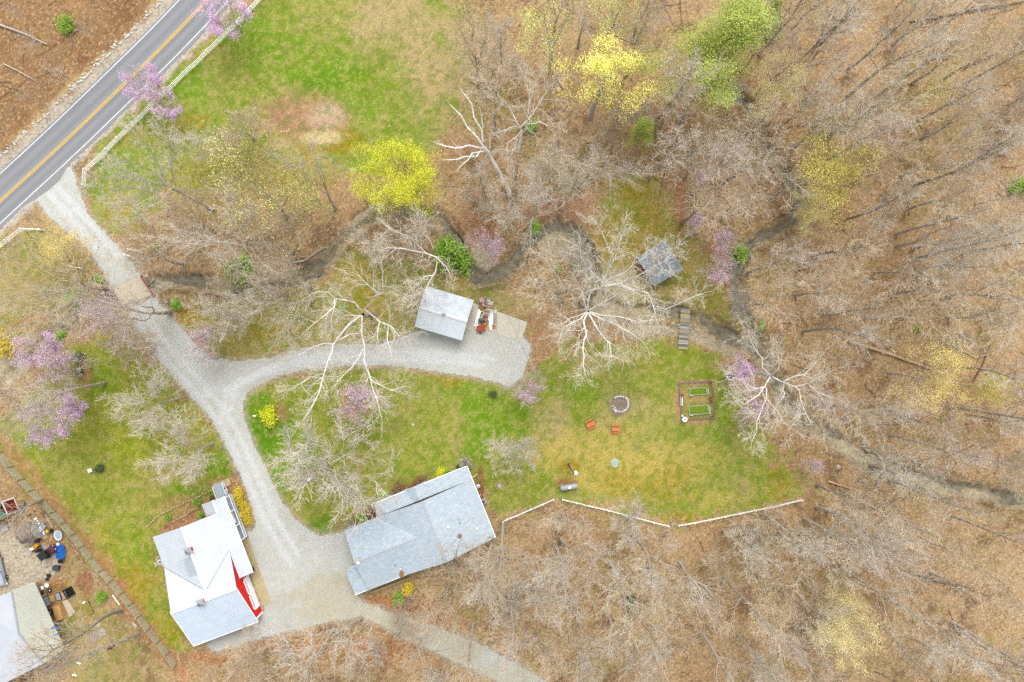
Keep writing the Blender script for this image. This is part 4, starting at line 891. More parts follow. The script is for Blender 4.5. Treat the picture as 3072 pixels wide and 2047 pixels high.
# ------------------------------------------------------------------ buildings
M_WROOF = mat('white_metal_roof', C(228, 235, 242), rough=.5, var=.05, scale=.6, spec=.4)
M_WROOF_SHADED = mat('shaded_white_metal_roof', C(226, 240, 254), rough=.5, var=.06, scale=.8, spec=.4)  # same white metal, with the south slope's bluish shade put into its colour
M_TRIM = mat('white_trim', (.72, .73, .74), var=.05, scale=2)
M_RED = mat('red_siding', (.55, .006, .008), rough=.6, var=.14, scale=2, stretch=(1, 1, 8))
M_GLASS = mat('dark_glass', C(60, 66, 74), rough=.15, var=.2, scale=2, spec=.5)
M_DECK = mat('grey_deck_boards', C(190, 208, 220), var=.10, scale=2, stretch=(1, 9, 1))
M_CONC = mat('tan_concrete', C(222, 214, 194), rough=.9, var=.08, scale=.7)
M_APRON = mat('tan_apron_concrete', C(206, 192, 146), rough=.9, var=.10, scale=.6)
M_CONC2 = mat('weathered_concrete', C(210, 202, 182), rough=.9, var=.12, scale=1.2)
M_GREYM = mat('grey_metal', C(176, 182, 188), rough=.5, var=.1, scale=2)
M_BLACK = mat('black_plastic', C(44, 44, 48), rough=.6, var=.25, scale=5)
M_DKIRON = mat('dark_iron', C(84, 74, 66), rough=.7, var=.25, scale=6)
M_STONE = mat('tan_stone', C(206, 184, 142), rough=.9, var=.2, scale=2.5, objvar=.1)
M_WSTONE = mat('white_stone', C(232, 228, 218), rough=.9, var=.12, scale=3, objvar=.06)
M_SHADOWGAP = mat('dark_soffit', C(120, 112, 104), var=.1)

def plane_z(a, b, c):
    """z over the plane through three points"""
    n = (Vector(b) - Vector(a)).cross(Vector(c) - Vector(a)); a = Vector(a)
    return lambda x, y: a.z - (n.x * (x - a.x) + n.y * (y - a.y)) / n.z
def ribs(mb, poly, zf, axis, step, w, h, mi=0, off=.11):
    """standing ribs on a sloped roof face: lines of constant x (axis 0) or y (axis 1), clipped to the face"""
    k = axis; o = 1 - k; lo, hi = min(p[k] for p in poly), max(p[k] for p in poly); t = lo + off
    while t < hi - .02:
        xs_ = []
        for (a, b) in zip(poly, poly[1:] + poly[:1]):
            if (a[k] > t) != (b[k] > t): xs_.append(a[o] + (b[o] - a[o]) * (t - a[k]) / (b[k] - a[k]))
        xs_.sort()
        for s0, s1 in zip(xs_[::2], xs_[1::2]):
            if s1 - s0 < .1: continue
            pt = lambda s, d: ((t + d, s) if k == 0 else (s, t + d))
            A = [pt(s0 + .02, -w / 2), pt(s0 + .02, w / 2), pt(s1 - .02, w / 2), pt(s1 - .02, -w / 2)]
            mb.prism(A, lambda x, y: zf(x, y) - .01, lambda x, y: zf(x, y) + h, mi)
        t += step
M_RIB = None
def roof_face(mb, poly3, axis=None, step=.3, th=.10, mi=0, rmi=None, w=.06, h=.022):
    zf = plane_z(poly3[0], poly3[1], poly3[2]); p2 = [(p[0], p[1]) for p in poly3]
    mb.prism(p2, lambda x, y: zf(x, y) - th, zf, mi)
    if axis is not None: ribs(mb, p2, zf, axis, step, w, h, mi if rmi is None else rmi)
    return zf

# ---- white-roofed red barn house with garage wing and porch
WH_O = W('n', 581.6, 1938.3, 3.3); WH_A = math.radians(20.75)
wh = thing('barn_house', 'red barn house with white ribbed metal roof, two cupolas and a porch', 'house', (WH_O.x, WH_O.y, 0), WH_A)
E, R1, R2 = 3.3, 6.1, 5.6
sl = (R1 - E) / 7.2; s2 = (R2 - E) / 6.4
n_z = lambda v: R1 - (v - 7.2) * sl                        # north slope of garage wing
mb = MB()
mb.box(.4, 11.4, .4, 14.0, 0, E - .12); mb.box(.4, 11.0, 13.9, 19.5, 0, E - .15)
mb.box(9.75, 11.0, 19.4, 21.8, 0, 2.5)
# gables of the garage wing, east and west
for x0, x1 in ((11.15, 11.4), (.4, .6)):
    mb.add([(x, y, z) for x in (x0, x1) for y, z in ((.4, E - .14), (14.0, E - .14), (7.2, R1 - .14))], [(0, 1, 2), (5, 4, 3), (0, 3, 4, 1), (1, 4, 5, 2), (2, 5, 3, 0)])
mb.add([(x, y, z) for y in (19.3, 19.5) for x, z in ((.4, E - .14), (12.9, E - .14), (6.5, R2 - .14))], [(0, 1, 2), (5, 4, 3), (0, 3, 4, 1), (1, 4, 5, 2), (2, 5, 3, 0)])
mb.build('wall', M_RED, wh)
mb = MB()
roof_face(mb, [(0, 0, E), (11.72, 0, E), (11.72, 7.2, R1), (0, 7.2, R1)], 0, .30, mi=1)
# valleys between the wings
vx0 = 6.5; vend = 7.2 + (R1 - R2) / sl
roof_face(mb, [(0, 7.2, R1), (11.72, 7.2, R1), (11.72, 7.2 + (R1 - (R2 - 5.22 * s2)) / sl, R2 - 5.22 * s2), (vx0, vend, R2), (0, 7.2 + (R1 - E) / sl, E)][:2] +
          [(11.72, 7.2 + (R1 - (R2 - 5.22 * s2)) / sl, R2 - 5.22 * s2), (vx0, vend, R2), (0, 14.4, E)], 0, .30, rmi=0)
roof_face(mb, [(0, 14.4, E), (vx0, vend, R2), (vx0, 19.9, R2), (0, 19.9, E)], 1, .30, rmi=0)
ze = lambda u: R2 - (u - 6.5) * s2
ev = lambda u: 7.2 + (R1 - ze(u)) / sl
roof_face(mb, [(vx0, vend, R2), (vx0, 19.9, R2), (12.0, 19.9, ze(12.0)), (12.0, 22.1, ze(12.0)), (13.75, 22.1, ze(13.75)), (13.75, 8.1, ze(13.75)), (11.6, 8.1, ze(11.6)), (11.6, ev(11.6), ze(11.6))], 1, .30, rmi=0)
roof_face(mb, [(12.0, 19.88, ze(12)), (12.0, 22.1, ze(12)), (9.45, 22.1, 2.62), (9.45, 19.88, 2.62)], 1, .30, rmi=0)
rf = mb.build('roof', [M_WROOF, M_WROOF_SHADED, mat('roof_seam', C(208, 217, 228), var=.08, rough=.5)], wh)
mb = MB()
mb.bar((-.05, 7.2, R1 + .05), (11.77, 7.2, R1 + .05), .42, .06); mb.bar((6.5, vend - .2, R2 + .05), (6.5, 19.95, R2 + .05), .42, .06)
mb.bar((12.0, 19.9, ze(12) + .05), (12.0, 22.15, ze(12) + .05), .34, .06)
mb.build('ridge_cap', M_TRIM, rf)
mb = MB()
mb.bar((0, 14.4, E + .06), (6.5, vend, R2 + .06), .10, .02); mb.bar((11.6, ev(11.6), ze(11.6) + .06), (6.5, vend, R2 + .06), .10, .02)
mb.build('valley_flashing', M_GREYM, rf)
zw = lambda x, y: R2 - (6.5 - x) * s2 + .012
mb = MB(); pp = [(1.1, 13.8), (3.9, 11.5), (6.2, 11.5), (6.2, 14.7), (.15, 14.7)]
mb.prism(pp, lambda x, y: zw(x, y) - .006, zw); ribs(mb, pp, zw, 1, .30, .07, .03)
mb.build('grey_roof_patch', mat('greyer_roof_metal', C(198, 210, 220), var=.05, rough=.4), rf)  # slightly greyer patch of roof sheets on the west slope
def cupola(u, v, z, s=.85, red=True):
    mb = MB(); mb.box(u - s / 2, u + s / 2, v - s / 2, v + s / 2, z - .35, z + .75)
    c = mb.build('cupola', M_RED, wh)
    mb = MB()
    for a in (-1, 1):
        for b in (-1, 1): mb.box(u + a * s / 2 - .05, u + a * s / 2 + .05, v + b * s / 2 - .05, v + b * s / 2 + .05, z - .34, z + .76)
    for k in range(4): mb.box(u - s / 2 + .1, u + s / 2 - .1, v - s / 2 - .015, v + s / 2 + .015, z + .15 + k * .13, z + .19 + k * .13)
    mb.build('corner_trim', M_TRIM, c)
    e = s * .68; mb = MB(); mb.add([(u - e, v - e, z + .75), (u + e, v - e, z + .75), (u + e, v + e, z + .75), (u - e, v + e, z + .75), (u, v, z + 1.25)], [(0, 1, 4), (1, 2, 4), (2, 3, 4), (3, 0, 4), (3, 2, 1, 0)])
    mb.build('cupola_roof', M_GREYM, c)
    mb = MB(); mb.tube((u, v, z + 1.2), (u, v, z + 1.9), .03); mb.bar((u - .35, v, z + 1.6), (u + .35, v, z + 1.6), .03, .03); mb.box(u + .1, u + .38, v - .015, v + .015, z + 1.62, z + 1.85)
    mb.build('weathervane', M_DKIRON, c)
cupola(6.5, 15.9, R2); cupola(5.6, 7.2, R1)
for k, v0 in enumerate((1.95, 4.75)):
    d = MB(); d.box(11.4, 11.47, v0, v0 + 2.55, 0.05, 2.3)
    for z in (.58, 1.12, 1.68): d.box(11.465, 11.485, v0, v0 + 2.55, z, z + .02)
    o = d.build('garage_door', M_TRIM, wh)
    d = MB()
    for j in range(8): d.box(11.468, 11.482, v0 + .14 + j * .29, v0 + .34 + j * .29, 1.86, 2.1)
    d.build('window', M_GLASS, o)
d = MB(); d.box(11.40, 11.52, 1.75, 1.95, .0, 2.42); d.box(11.40, 11.52, 4.5, 4.75, .0, 2.42); d.box(11.40, 11.52, 7.30, 7.5, .0, 2.42); d.box(11.40, 11.52, 1.75, 7.5, 2.3, 2.42)
d.box(11.3, 11.5, .32, .62, 0, E - .1); d.box(10.9, 11.3, .3, .42, 0, E - .1)
d.build('door_trim', M_TRIM, wh)
d = MB()
d.bar((11.74, -.02, E), (11.74, 7.2, R1), .06, .2); d.bar((-.02, -.02, E), (-.02, 7.2, R1), .06, .2); d.bar((0, -.04, E - .06), (11.72, -.04, E - .06), .08, .16); d.bar((13.79, 8.1, ze(13.75)), (13.79, 22.1, ze(13.75)), .1, .12)
d.build('fascia', M_TRIM, wh)
d = MB(); d.box(11.02, 13.95, 13.9, 21.9, .42, .5)
dk = d.build('porch_deck', M_DECK, wh)
for v in (21.8, 19.2, 16.6, 13.98): d = MB(); d.box(13.62, 13.78, v - .08, v + .08, .5, ze(13.7) - .1); d.build('porch_post', M_TRIM, wh)
def railing(pts, parent=wh, h=.9, z0=.5):
    d = MB()
    for a, b in zip(pts, pts[1:]):
        a, b = Vector((*a, 0)), Vector((*b, 0)); L = (b - a).length
        d.bar((a.x, a.y, z0 + h), (b.x, b.y, z0 + h), .09, .06); d.bar((a.x, a.y, z0 + .12), (b.x, b.y, z0 + .12), .06, .05)
        for i in range(int(L / .16) + 1):
            p = a.lerp(b, i * .16 / L); d.box(p.x - .02, p.x + .02, p.y - .02, p.y + .02, z0 + .1, z0 + h)
    d.build('railing', M_TRIM, parent)
railing([(13.86, 13.98), (13.86, 21.8)]); railing([(13.86, 21.84), (13.5, 21.84)])
d = MB(); d.box(11.5, 13.4, 21.95, 24.3, .30, .38); d.build('entry_ramp', M_DECK, wh)
railing([(11.55, 22.0), (11.55, 24.3)], z0=.38); railing([(13.35, 22.0), (13.35, 24.3)], z0=.38)
d = MB(); d.box(11.40, 11.44, 9.3, 10.2, .1, 2.1); d.build('door', M_GLASS, wh)
def in_house(u, v, z=0): 
    c, s = math.cos(WH_A), math.sin(WH_A); return Vector((WH_O.x + u * c - v * s, WH_O.y + u * s + v * c, z))
# things on the porch
for v in (20.4, 17.9, 15.4):
    p = in_house(13.3, v, .5); b = thing('hanging_basket', {20.4: 'round hanging basket nearest the porch ramp', 17.9: 'middle round hanging basket over the grey porch deck', 15.4: 'round hanging basket nearest the garage end of the porch'}[v], 'hanging basket', p, 0, 'hanging baskets along the porch')
    m_ = MB(); m_.lathe([(.02, 1.3), (.14, 1.32), (.2, 1.5), (.2, 1.52), (0, 1.5)], 12); m_.build('basket', M_DKIRON, b)
    m_ = MB(); [m_.tube((.19 * math.cos(a), .19 * math.sin(a), 1.5), (0, 0, 2.1), .008, k=4) for a in (0, 2.1, 4.2)]; m_.tube((0, 0, 2.1), (0, 0, 2.32), .008, k=4); m_.build('hanger', M_DKIRON, b)
b = thing('porch_bench', 'long white bench on the porch deck against the house wall', 'bench', in_house(12.9, 17.8, .5), WH_A)
m_ = MB(); [m_.box(-.25 + i * .13, -.14 + i * .13, -.9, .9, .40, .44) for i in range(4)]; m_.build('seat', M_TRIM, b)
m_ = MB(); m_.box(-.33, -.27, -.9, .9, .5, .62); m_.box(-.33, -.27, -.9, .9, .7, .85); m_.build('backrest', M_TRIM, b)
for a in (-.85, .85):
    m_ = MB(); m_.box(-.3, -.24, a - .03, a + .03, 0, .85); m_.box(.2, .26, a - .03, a + .03, 0, .6); m_.box(-.3, .26, a - .03, a + .03, .58, .63); m_.build('leg', M_TRIM, b)
b = thing('flag', 'small striped flag hanging from the right rail of the porch ramp', 'flag', in_house(13.4, 23.4, .7), WH_A)
m_ = MB(); m_.tube((0, 0, 0), (.55, .1, 1.0), .02); m_.build('flagpole', M_TRIM, b)
m_ = MB()
for k in range(7): m_.add([(.15 + k * .06, .02, .95 - k * .02), (.21 + k * .06, .02, .95 - k * .02), (.21 + k * .06, -.75, .72 - k * .02), (.15 + k * .06, -.75, .72 - k * .02)], [(0, 1, 2, 3)], k % 2)
m_.box(.15, .37, -.25, .02, .93, .96, 2)
m_.build('cloth', [mat('flag_red', C(200, 60, 80)), M_TRIM, mat('flag_blue', C(50, 50, 110))], b)
b = thing('pressure_washer', 'black wheeled cart with a hose on the concrete by the garage', 'cart', W('h1', 1668, 1452, .0), WH_A)
m_ = MB(); m_.box(-.3, .3, -.25, .25, .2, .6); m_.box(-.2, .1, -.15, .2, .6, .8); m_.build('body', M_BLACK, b)
m_ = MB(); m_.bar((-.3, -.22, .3), (-.6, -.22, 1.0), .04, .04); m_.bar((-.3, .22, .3), (-.6, .22, 1.0), .04, .04); m_.bar((-.6, -.22, 1.0), (-.6, .22, 1.0), .04, .04); m_.build('handle', M_DKIRON, b)
for a in (-.3, .3): m_ = MB(); m_.tube((.2, a - .05, .17), (.2, a + .05, .17), .17, k=14); m_.build('wheel', M_BLACK, b)
m_ = MB(); m_.path([(.3 + .35 * math.cos(t / 5), -.5 + .35 * math.sin(t / 5), .03) for t in range(-9, 22)], .018); m_.build('hose', M_BLACK, b)
# concrete in front of the garage
def slab(name, pts, z0, z1, m_, kind='structure', joints=()):
    mb = MB(); P = [W(*p) for p in pts]; mb.prism([(p.x, p.y) for p in P], z0, z1); o = mb.build(name, m_); tag(o, kind=kind)
    for k, (a, b) in enumerate(joints):
        A, B = W(*a), W(*b); j = MB(); j.bar((A.x, A.y, z1 + .003), (B.x, B.y, z1 + .003), .05, .004); j.build('joint', mat('slab_joint', C(150, 136, 108)) if not bpy.data.materials.get('slab_joint') else bpy.data.materials['slab_joint'], o)
    return o
slab('pavement', [('h1', 1500, 985), ('h1', 1590, 925), ('h1', 1810, 1568), ('h2', 1955, 665), ('h2', 1830, 720), ('h2', 1640, 240), ('h1', 1640, 1500)], -.1, .075, M_APRON, joints=[(('h1', 1530, 1110), ('h1', 1660, 1070)), (('h1', 1640, 1400), ('h1', 1755, 1365))])

# ---- grey shingled house
GH_O = W('n', 1483.2, 1606, 2.7); GH_A = math.radians(21.9)
M_SHIN = bpy.data.materials.new('grey_shingles'); M_SHIN.use_nodes = True
def shingles(m):
    nt = m.node_tree; n, l = nt.nodes, nt.links; b = n['Principled BSDF']; b.inputs['Roughness'].default_value = .95; b.inputs['Specular IOR Level'].default_value = .1
    tc = n.new('ShaderNodeTexCoord'); br = n.new('ShaderNodeTexBrick'); br.inputs['Scale'].default_value = 1.0
    br.inputs['Brick Width'].default_value = .55; br.inputs['Row Height'].default_value = .24; br.inputs['Mortar Size'].default_value = .012
    br.inputs['Color1'].default_value = (*C(194, 208, 218), 1); br.inputs['Color2'].default_value = (*C(212, 225, 234), 1); br.inputs['Mortar'].default_value = (*C(180, 194, 206), 1)
    nz = n.new('ShaderNodeTexNoise'); nz.inputs['Scale'].default_value = 1.2; nz.inputs['Detail'].default_value = 5
    hs = n.new('ShaderNodeHueSaturation'); mr = n.new('ShaderNodeMapRange'); mr.inputs['To Min'].default_value = .86; mr.inputs['To Max'].default_value = 1.12
    l.new(tc.outputs['Object'], br.inputs['Vector']); l.new(tc.outputs['Object'], nz.inputs['Vector']); l.new(nz.outputs['Fac'], mr.inputs['Value'])
    l.new(mr.outputs[0], hs.inputs['Value']); l.new(br.outputs['Color'], hs.inputs['Color']); l.new(hs.outputs[0], b.inputs['Base Color'])
shingles(M_SHIN)
M_SID = mat('tan_house_siding', C(206, 196, 176), var=.08, scale=3)
gh = thing('ranch_house', 'long grey shingled house with cross gables beside the gravel yard', 'house', (GH_O.x, GH_O.y, 0), GH_A)
RU, RZ, EV = -8.85, 5.1, 2.7; gs = (RZ - EV) / 8.85
mb = MB(); mb.box(-17.2, -.35, .1, 10.1, 0, EV - .1); mb.box(-23.3, -17.0, .1, 10.1, 0, EV - .1); mb.box(-25.9, -23.2, -.2, 3.4, 0, 2.3)
for y0, y1 in ((-.2, .1), (9.9, 10.1)): mb.add([(x, y, z) for y in (y0, y1) for x, z in ((-17.3, EV - .14), (-.4, EV - .14), (RU, RZ - .14))], [(0, 1, 2), (5, 4, 3), (0, 3, 4, 1), (1, 4, 5, 2), (2, 5, 3, 0)])
mb.add([(x, y, z) for x in (-23.5, -23.3) for y, z in ((-.4, EV - .14), (10.2, EV - .14), (4.9, 4.1))], [(0, 1, 2), (5, 4, 3), (0, 3, 4, 1), (1, 4, 5, 2), (2, 5, 3, 0)])
mb.build('wall', M_SID, gh)
mb = MB()
wz = lambda u: RZ + (u - RU) * gs                          # west slope
GR = 4.25; gsl = (GR - EV) / 5.5; gu = RU - (RZ - GR) / gs
roof_face(mb, [(0, -.4, EV), (0, 10.4, EV), (RU, 10.4, RZ), (RU, -.65, RZ)])
uE = RU - (RZ - EV) / gs
roof_face(mb, [(RU, -.65, RZ), (RU, 10.4, RZ), (uE, 10.4, EV), (gu, 4.9, GR), (uE, -.6, EV)])
roof_face(mb, [(-23.6, 4.9, GR), (gu, 4.9, GR), (uE, 10.4, EV), (-23.6, 10.4, EV)])
roof_face(mb, [(-23.6, 4.9, GR), (gu, 4.9, GR), (uE, -.6, EV), (-23.6, -.6, EV)])
# low extension at the west end, hipped
roof_face(mb, [(-23.55, 3.9, 2.9), (-23.55, -.6, EV - .06), (-26.2, -.6, 2.2), (-26.2, 3.2, 2.2)])
roof_face(mb, [(-23.55, 3.9, 2.9), (-26.2, 3.2, 2.2), (-25.6, 4.1, 2.2), (-23.55, 4.4, 2.6)])
# porch roof below the north gable, with its entry gable
pz = lambda v: 2.95 - (v - 10.42) * .27
roof_face(mb, [(-15.6, 10.42, pz(10.42)), (-1.2, 10.42, pz(10.42)), (0, 12.7, pz(12.7)), (-17.35, 12.7, pz(12.7))])
roof_face(mb, [(-17.35, 12.7, pz(12.7)), (-15.6, 10.42, pz(10.42)), (-17.35, 10.42, 2.5)])
roof_face(mb, [(0, 12.7, pz(12.7)), (-1.2, 10.42, pz(10.42)), (0, 10.42, 2.68)])
roof_face(mb, [(-9.6, 10.45, 3.35), (-9.6, 12.95, 3.1), (-11.6, 12.95, 2.3), (-11.4, 10.45, 2.75)]); roof_face(mb, [(-9.6, 10.45, 3.35), (-9.6, 12.95, 3.1), (-7.7, 12.95, 2.3), (-7.8, 10.45, 2.75)])
grf = mb.build('roof', M_SHIN, gh)
mb = MB()
for i in range(48): v = -.6 + i * .23; mb.box(RU - .17, RU + .17, v, v + .16, RZ - .01 + .0 * i, RZ + .035)
mb.build('ridge_cap', mat('ridge_shingles', C(204, 212, 220), var=.1, scale=4), grf); mb = MB()
for i in range(46): u = -23.55 + i * .25; mb.box(u, u + .17, 4.74, 5.06, GR - .02, GR + .03)
mb.build('ridge_cap', bpy.data.materials['ridge_shingles'], grf)
for a_, b_ in (((.06, -.4, EV - .03), (.06, 12.7, EV - .03)), ((-26.2, -.68, 2.35), (-16.2, -.68, EV - .06)), ((uE, 12.76, 2.33), (0, 12.76, 2.33))): mb = MB(); mb.bar(a_, b_, .12, .1); mb.build('gutter', M_TRIM, gh)
mb = MB(); mb.tube((.08, 10.6, 2.6), (.9, 10.4, .12), .05); mb.tube((.05, 7.0, 2.6), (.1, 7.0, .1), .05); mb.build('downspout', M_TRIM, gh)
mb = MB(); mb.box(-17.3, -.3, 10.3, 12.5, .1, .3); mb.build('porch_floor', M_CONC2, gh)
def GW(t, x, y, z): 
    p = W(t, x, y, z) - Vector((GH_O.x, GH_O.y, 0)); c, s = math.cos(-GH_A), math.sin(-GH_A); return p.x * c - p.y * s, p.x * s + p.y * c
def rz(u, v):
    return RZ - abs(u - RU) * gs if u > gu else GR - abs(v - 4.9) * gsl
for (t, x, y, r, h, m_, nm) in [('g2', 735, 1400, .2, .35, M_TRIM, 'round_vent'), ('g2', 1320, 1468, .2, .35, M_TRIM, 'round_vent'), ('g2', 940, 1252, .07, .3, M_DKIRON, 'vent_pipe'), ('g2', 966, 1328, .08, .3, M_DKIRON, 'vent_pipe'),
        ('32', 1385, 585, .36, .3, mat('rusty_vent', C(150, 100, 90), var=.15), 'round_vent'), ('32', 1107, 705, .2, .35, M_TRIM, 'round_vent'), ('32', 705, 765, .26, .5, M_TRIM, 'chimney_pipe'), ('32', 947, 795, .08, .3, M_DKIRON, 'vent_pipe'), ('32', 980, 822, .1, .15, M_TRIM, 'vent_pipe')]:
    u, v = GW(t, x, y, 4.4); z = rz(u, v); mb = MB(); mb.lathe([(r * .7, -.25), (r * .7, h * .6), (r, h * .6), (r, h * .85), (r * .5, h), (0, h)], 14, c=(u, v, z)); mb.build(nm, m_, gh)
u, v = GW('32', 705, 752, 4.2); mb = MB(); mb.box(u - .45, u + .45, v - .3, v + .45, rz(u, v) - .3, rz(u, v) + .06); mb.build('chimney_base', M_CONC2, gh)
mb = MB(); rr = random.Random(4)
u, v = GW('32', 1000, 842, 2.8)
for i in range(60): mb.box(u + rr.gauss(0, .22), u + rr.gauss(0, .22) + .1, v + rr.gauss(.1, .22), v + rr.gauss(.1, .22) + .1, 2.8 + rr.uniform(.0, .12), 2.86 + rr.uniform(.05, .14))
mb.build('leaf_pile', L_BRN, gh, label='brown leaves caught in the roof valley')

# ---- metal garage by the gravel spur
GA = [W('n', 1278, 859.8, 2.8), W('n', 1421.5, 899.3, 2.8), W('n', 1385.8, 1022.4, 2.8), W('n', 1243.6, 980.3, 2.8)]
ga_o = GA[3]; gdx = GA[2] - GA[3]; ga_a = math.atan2(gdx.y, gdx.x); gaL = gdx.length; gaV = ((GA[0] - GA[3]).length + (GA[1] - GA[2]).length) / 2
ga = thing('metal_garage', 'pale blue metal-roofed garage with white ridge beside the gravel branch drive', 'garage', (ga_o.x, ga_o.y, 0), ga_a)
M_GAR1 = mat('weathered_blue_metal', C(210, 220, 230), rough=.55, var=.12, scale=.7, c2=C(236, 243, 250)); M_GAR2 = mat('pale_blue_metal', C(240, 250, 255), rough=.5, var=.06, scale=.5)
mb = MB(); mb.box(.25, gaL - .25, .25, gaV - .25, 0, 2.68); mb.prism([(.25, .25), (gaL - .25, .25), (gaL - .25, gaV - .25), (.25, gaV - .25)], 2.6, lambda x, y: 2.7) ; mb.build('wall', mat('grey_metal_siding', C(180, 186, 190), var=.06), ga)
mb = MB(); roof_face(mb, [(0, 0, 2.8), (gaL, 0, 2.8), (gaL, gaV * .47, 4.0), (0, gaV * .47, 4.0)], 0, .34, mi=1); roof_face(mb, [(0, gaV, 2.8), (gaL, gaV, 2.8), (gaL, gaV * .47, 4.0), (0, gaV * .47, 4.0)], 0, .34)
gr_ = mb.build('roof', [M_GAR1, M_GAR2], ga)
mb = MB(); v = gaV * .47
mb.add([(0, v - .27, 4.0), (0, v, 4.09), (0, v + .27, 4.0), (gaL * .47, v - .27, 4.0), (gaL * .47, v, 4.09), (gaL * .47, v + .27, 4.0)], [(0, 3, 4, 1), (1, 4, 5, 2)])
mb.add([(gaL * .56, v - .27, 4.0), (gaL * .56, v, 4.09), (gaL * .56, v + .27, 4.0), (gaL + .05, v - .27, 4.0), (gaL + .05, v, 4.09), (gaL + .05, v + .27, 4.0)], [(0, 3, 4, 1), (1, 4, 5, 2)])
mb.build('ridge_cap', mat('bright_ridge_cap', C(250, 250, 252), var=.03), gr_)
mb = MB(); mb.box(gaL * .48, gaL * .54, v - .2, v + .22, 3.95, 4.2); mb.tube((gaL * .51, v, 4.1), (gaL * .51, v, 4.5), .1); mb.build('vent', M_GREYM, gr_)
mb = MB(); mb.lathe([(0, 0), (.2, .02), (.2, .06), (0, .07)], 14, c=(0, 0, 0)); mb.build('lamp_shade', mat('blue_grey_enamel', C(150, 170, 186)), ga).location = (gaL + .05, gaV * .2, 2.3)
mb = MB(); mb.box(gaL * .12, gaL * .46, .2, .25, .05, 2.4); mb.box(gaL * .54, gaL * .88, .2, .25, .05, 2.4); mb.build('garage_door', M_TRIM, ga)
slab('pavement', [('s', 1555, 545), ('s', 1700, 590), ('s', 1610, 1150), ('s', 1490, 1195), ('s', 1410, 1440), ('s', 1290, 1415)], -.1, .08, M_CONC, joints=[(('s', 1370, 1200), ('s', 1485, 1225))])
slab('pavement', [('p', 575, 500), ('p', 885, 630), ('p', 1785, 950), ('p', 1700, 1240), ('p', 1560, 1540), ('p', 870, 1270), ('p', 480, 1110), ('p', 430, 1130), ('p', 520, 700)], -.1, .085, M_CONC, joints=[(('p', 890, 640), ('p', 870, 1270)), (('p', 1560, 880), ('p', 1540, 1180)), (('p', 1540, 1180), ('p', 1420, 1480))])

# ---- pavilion with grey roof and red lattice walls
PV = [W('pv', 985, 220, 2.8), W('pv', 1475, 945, 2.8), W('pv', 725, 1390, 2.6), W('pv', 245, 650, 2.6)]
pvx = PV[1] - PV[2]; pa = math.atan2(pvx.y, pvx.x); po = PV[2]; pL = pvx.length; pV = (PV[3] - PV[2]).length
pv = thing('pavilion', 'small dark red shed with a blue-grey ribbed roof under white branches', 'shed', (po.x, po.y, 0), pa)
M_PVR = mat('blue_grey_metal', C(140, 152, 162), rough=.6, var=.12, scale=.6, c2=C(172, 182, 190)); M_DRED = mat('dark_red_boards', C(196, 40, 22), var=.2, scale=3)
mb = MB(); roof_face(mb, [(0, 0, 2.5), (pL, 0, 2.9), (pL, pV, 2.9), (0, pV, 2.5)], 1, .30, w=.10, h=.05); pr = mb.build('roof', M_PVR, pv)
mb = MB(); zf = plane_z((0, 0, 2.5), (pL, 0, 2.9), (pL, pV, 2.9))
for x0, x1, y0, y1, a in [(1.6, 2.3, 3.0, 3.6, 0), (2.3, 2.9, 3.3, 3.8, 1), (1.0, 1.8, 1.9, 2.3, 1), (2.5, 2.8, 4.3, 4.8, 0), (.6, 1.0, 2.8, 3.1, 1), (2.9, 3.2, 2.7, 3.0, 0)]:
    pp = [(x0, y0), (x1, y0 + .1), (x1 - .15, y1), (x0 + .1, y1 - .08)]; mb.prism(pp, lambda x, y: zf(x, y) + .0, lambda x, y: zf(x, y) + .06, a)
mb.build('moss_patch', [mat('moss', C(150, 130, 20), var=.25, scale=5), mat('roof_leaves', C(196, 150, 80), var=.2, scale=5)], pr)
mb = MB()
mb.box(.15, .22, .15, pV - .15, .1, 1.0); mb.box(.15, .22, .15, pV - .15, 2.1, 2.4); mb.box(pL - .22, pL - .15, .15, pV - .15, 0, 2.7); mb.box(.15, pL - .15, pV - .22, pV - .15, 0, 2.4); mb.box(.15, pL * .4, .15, .22, 0, 2.4)
mb.build('wall', M_DRED, pv)
for i in range(5): mb = MB(); mb.box(.1, .26, .1 + i * (pV - .36) / 4, .26 + i * (pV - .36) / 4, 0, 2.48); mb.build('post', M_DRED, pv)
mb = MB(); [mb.bar((.17, .3 + i * .42, 1.0), (.17, .3 + i * .42, 2.1), .05, .05) for i in range(13)]; mb.build('lattice', M_DRED, pv)
mb = MB(); mb.box(.3, pL - .25, .3, pV - .25, .05, .12); mb.build('floor', mat('dark_floor', C(130, 90, 70)), pv)

# ---- neighbour's buildings at the left edge
nb = thing('neighbour_barn', 'large barn with beige-green and white metal roof at the bottom left', 'barn')
V = lambda x, y, z: W('y2', x, y, z)
zE, zR = 3.2, 4.4
pE0, pE1, pR0, pR1, pM = V(440, 280, zE), V(830, 1140, zE), V(150, 400, zR), V(560, 1330, zR), V(240, 940, 5.0)
def face3(mb, pts, mi, th=.1):
    n = len(pts); mb.add(pts + [p - Vector((0, 0, th)) for p in pts], [tuple(range(n)), tuple(reversed(range(n, 2 * n)))] + [(i, n + i, n + (i + 1) % n, (i + 1) % n) for i in range(n)], mi)
mb = MB(); face3(mb, [pR0, pE0, pE1, pR1], 0) if False else None
mid = pE0.lerp(pE1, .45)
for tri in ([pR0, pE0, mid, pM], [pM, mid, pE1, pR1]): face3(mb, tri, 0)
ax = (pE1 - pE0).normalized(); nrm = Vector((ax.y, -ax.x, 0))
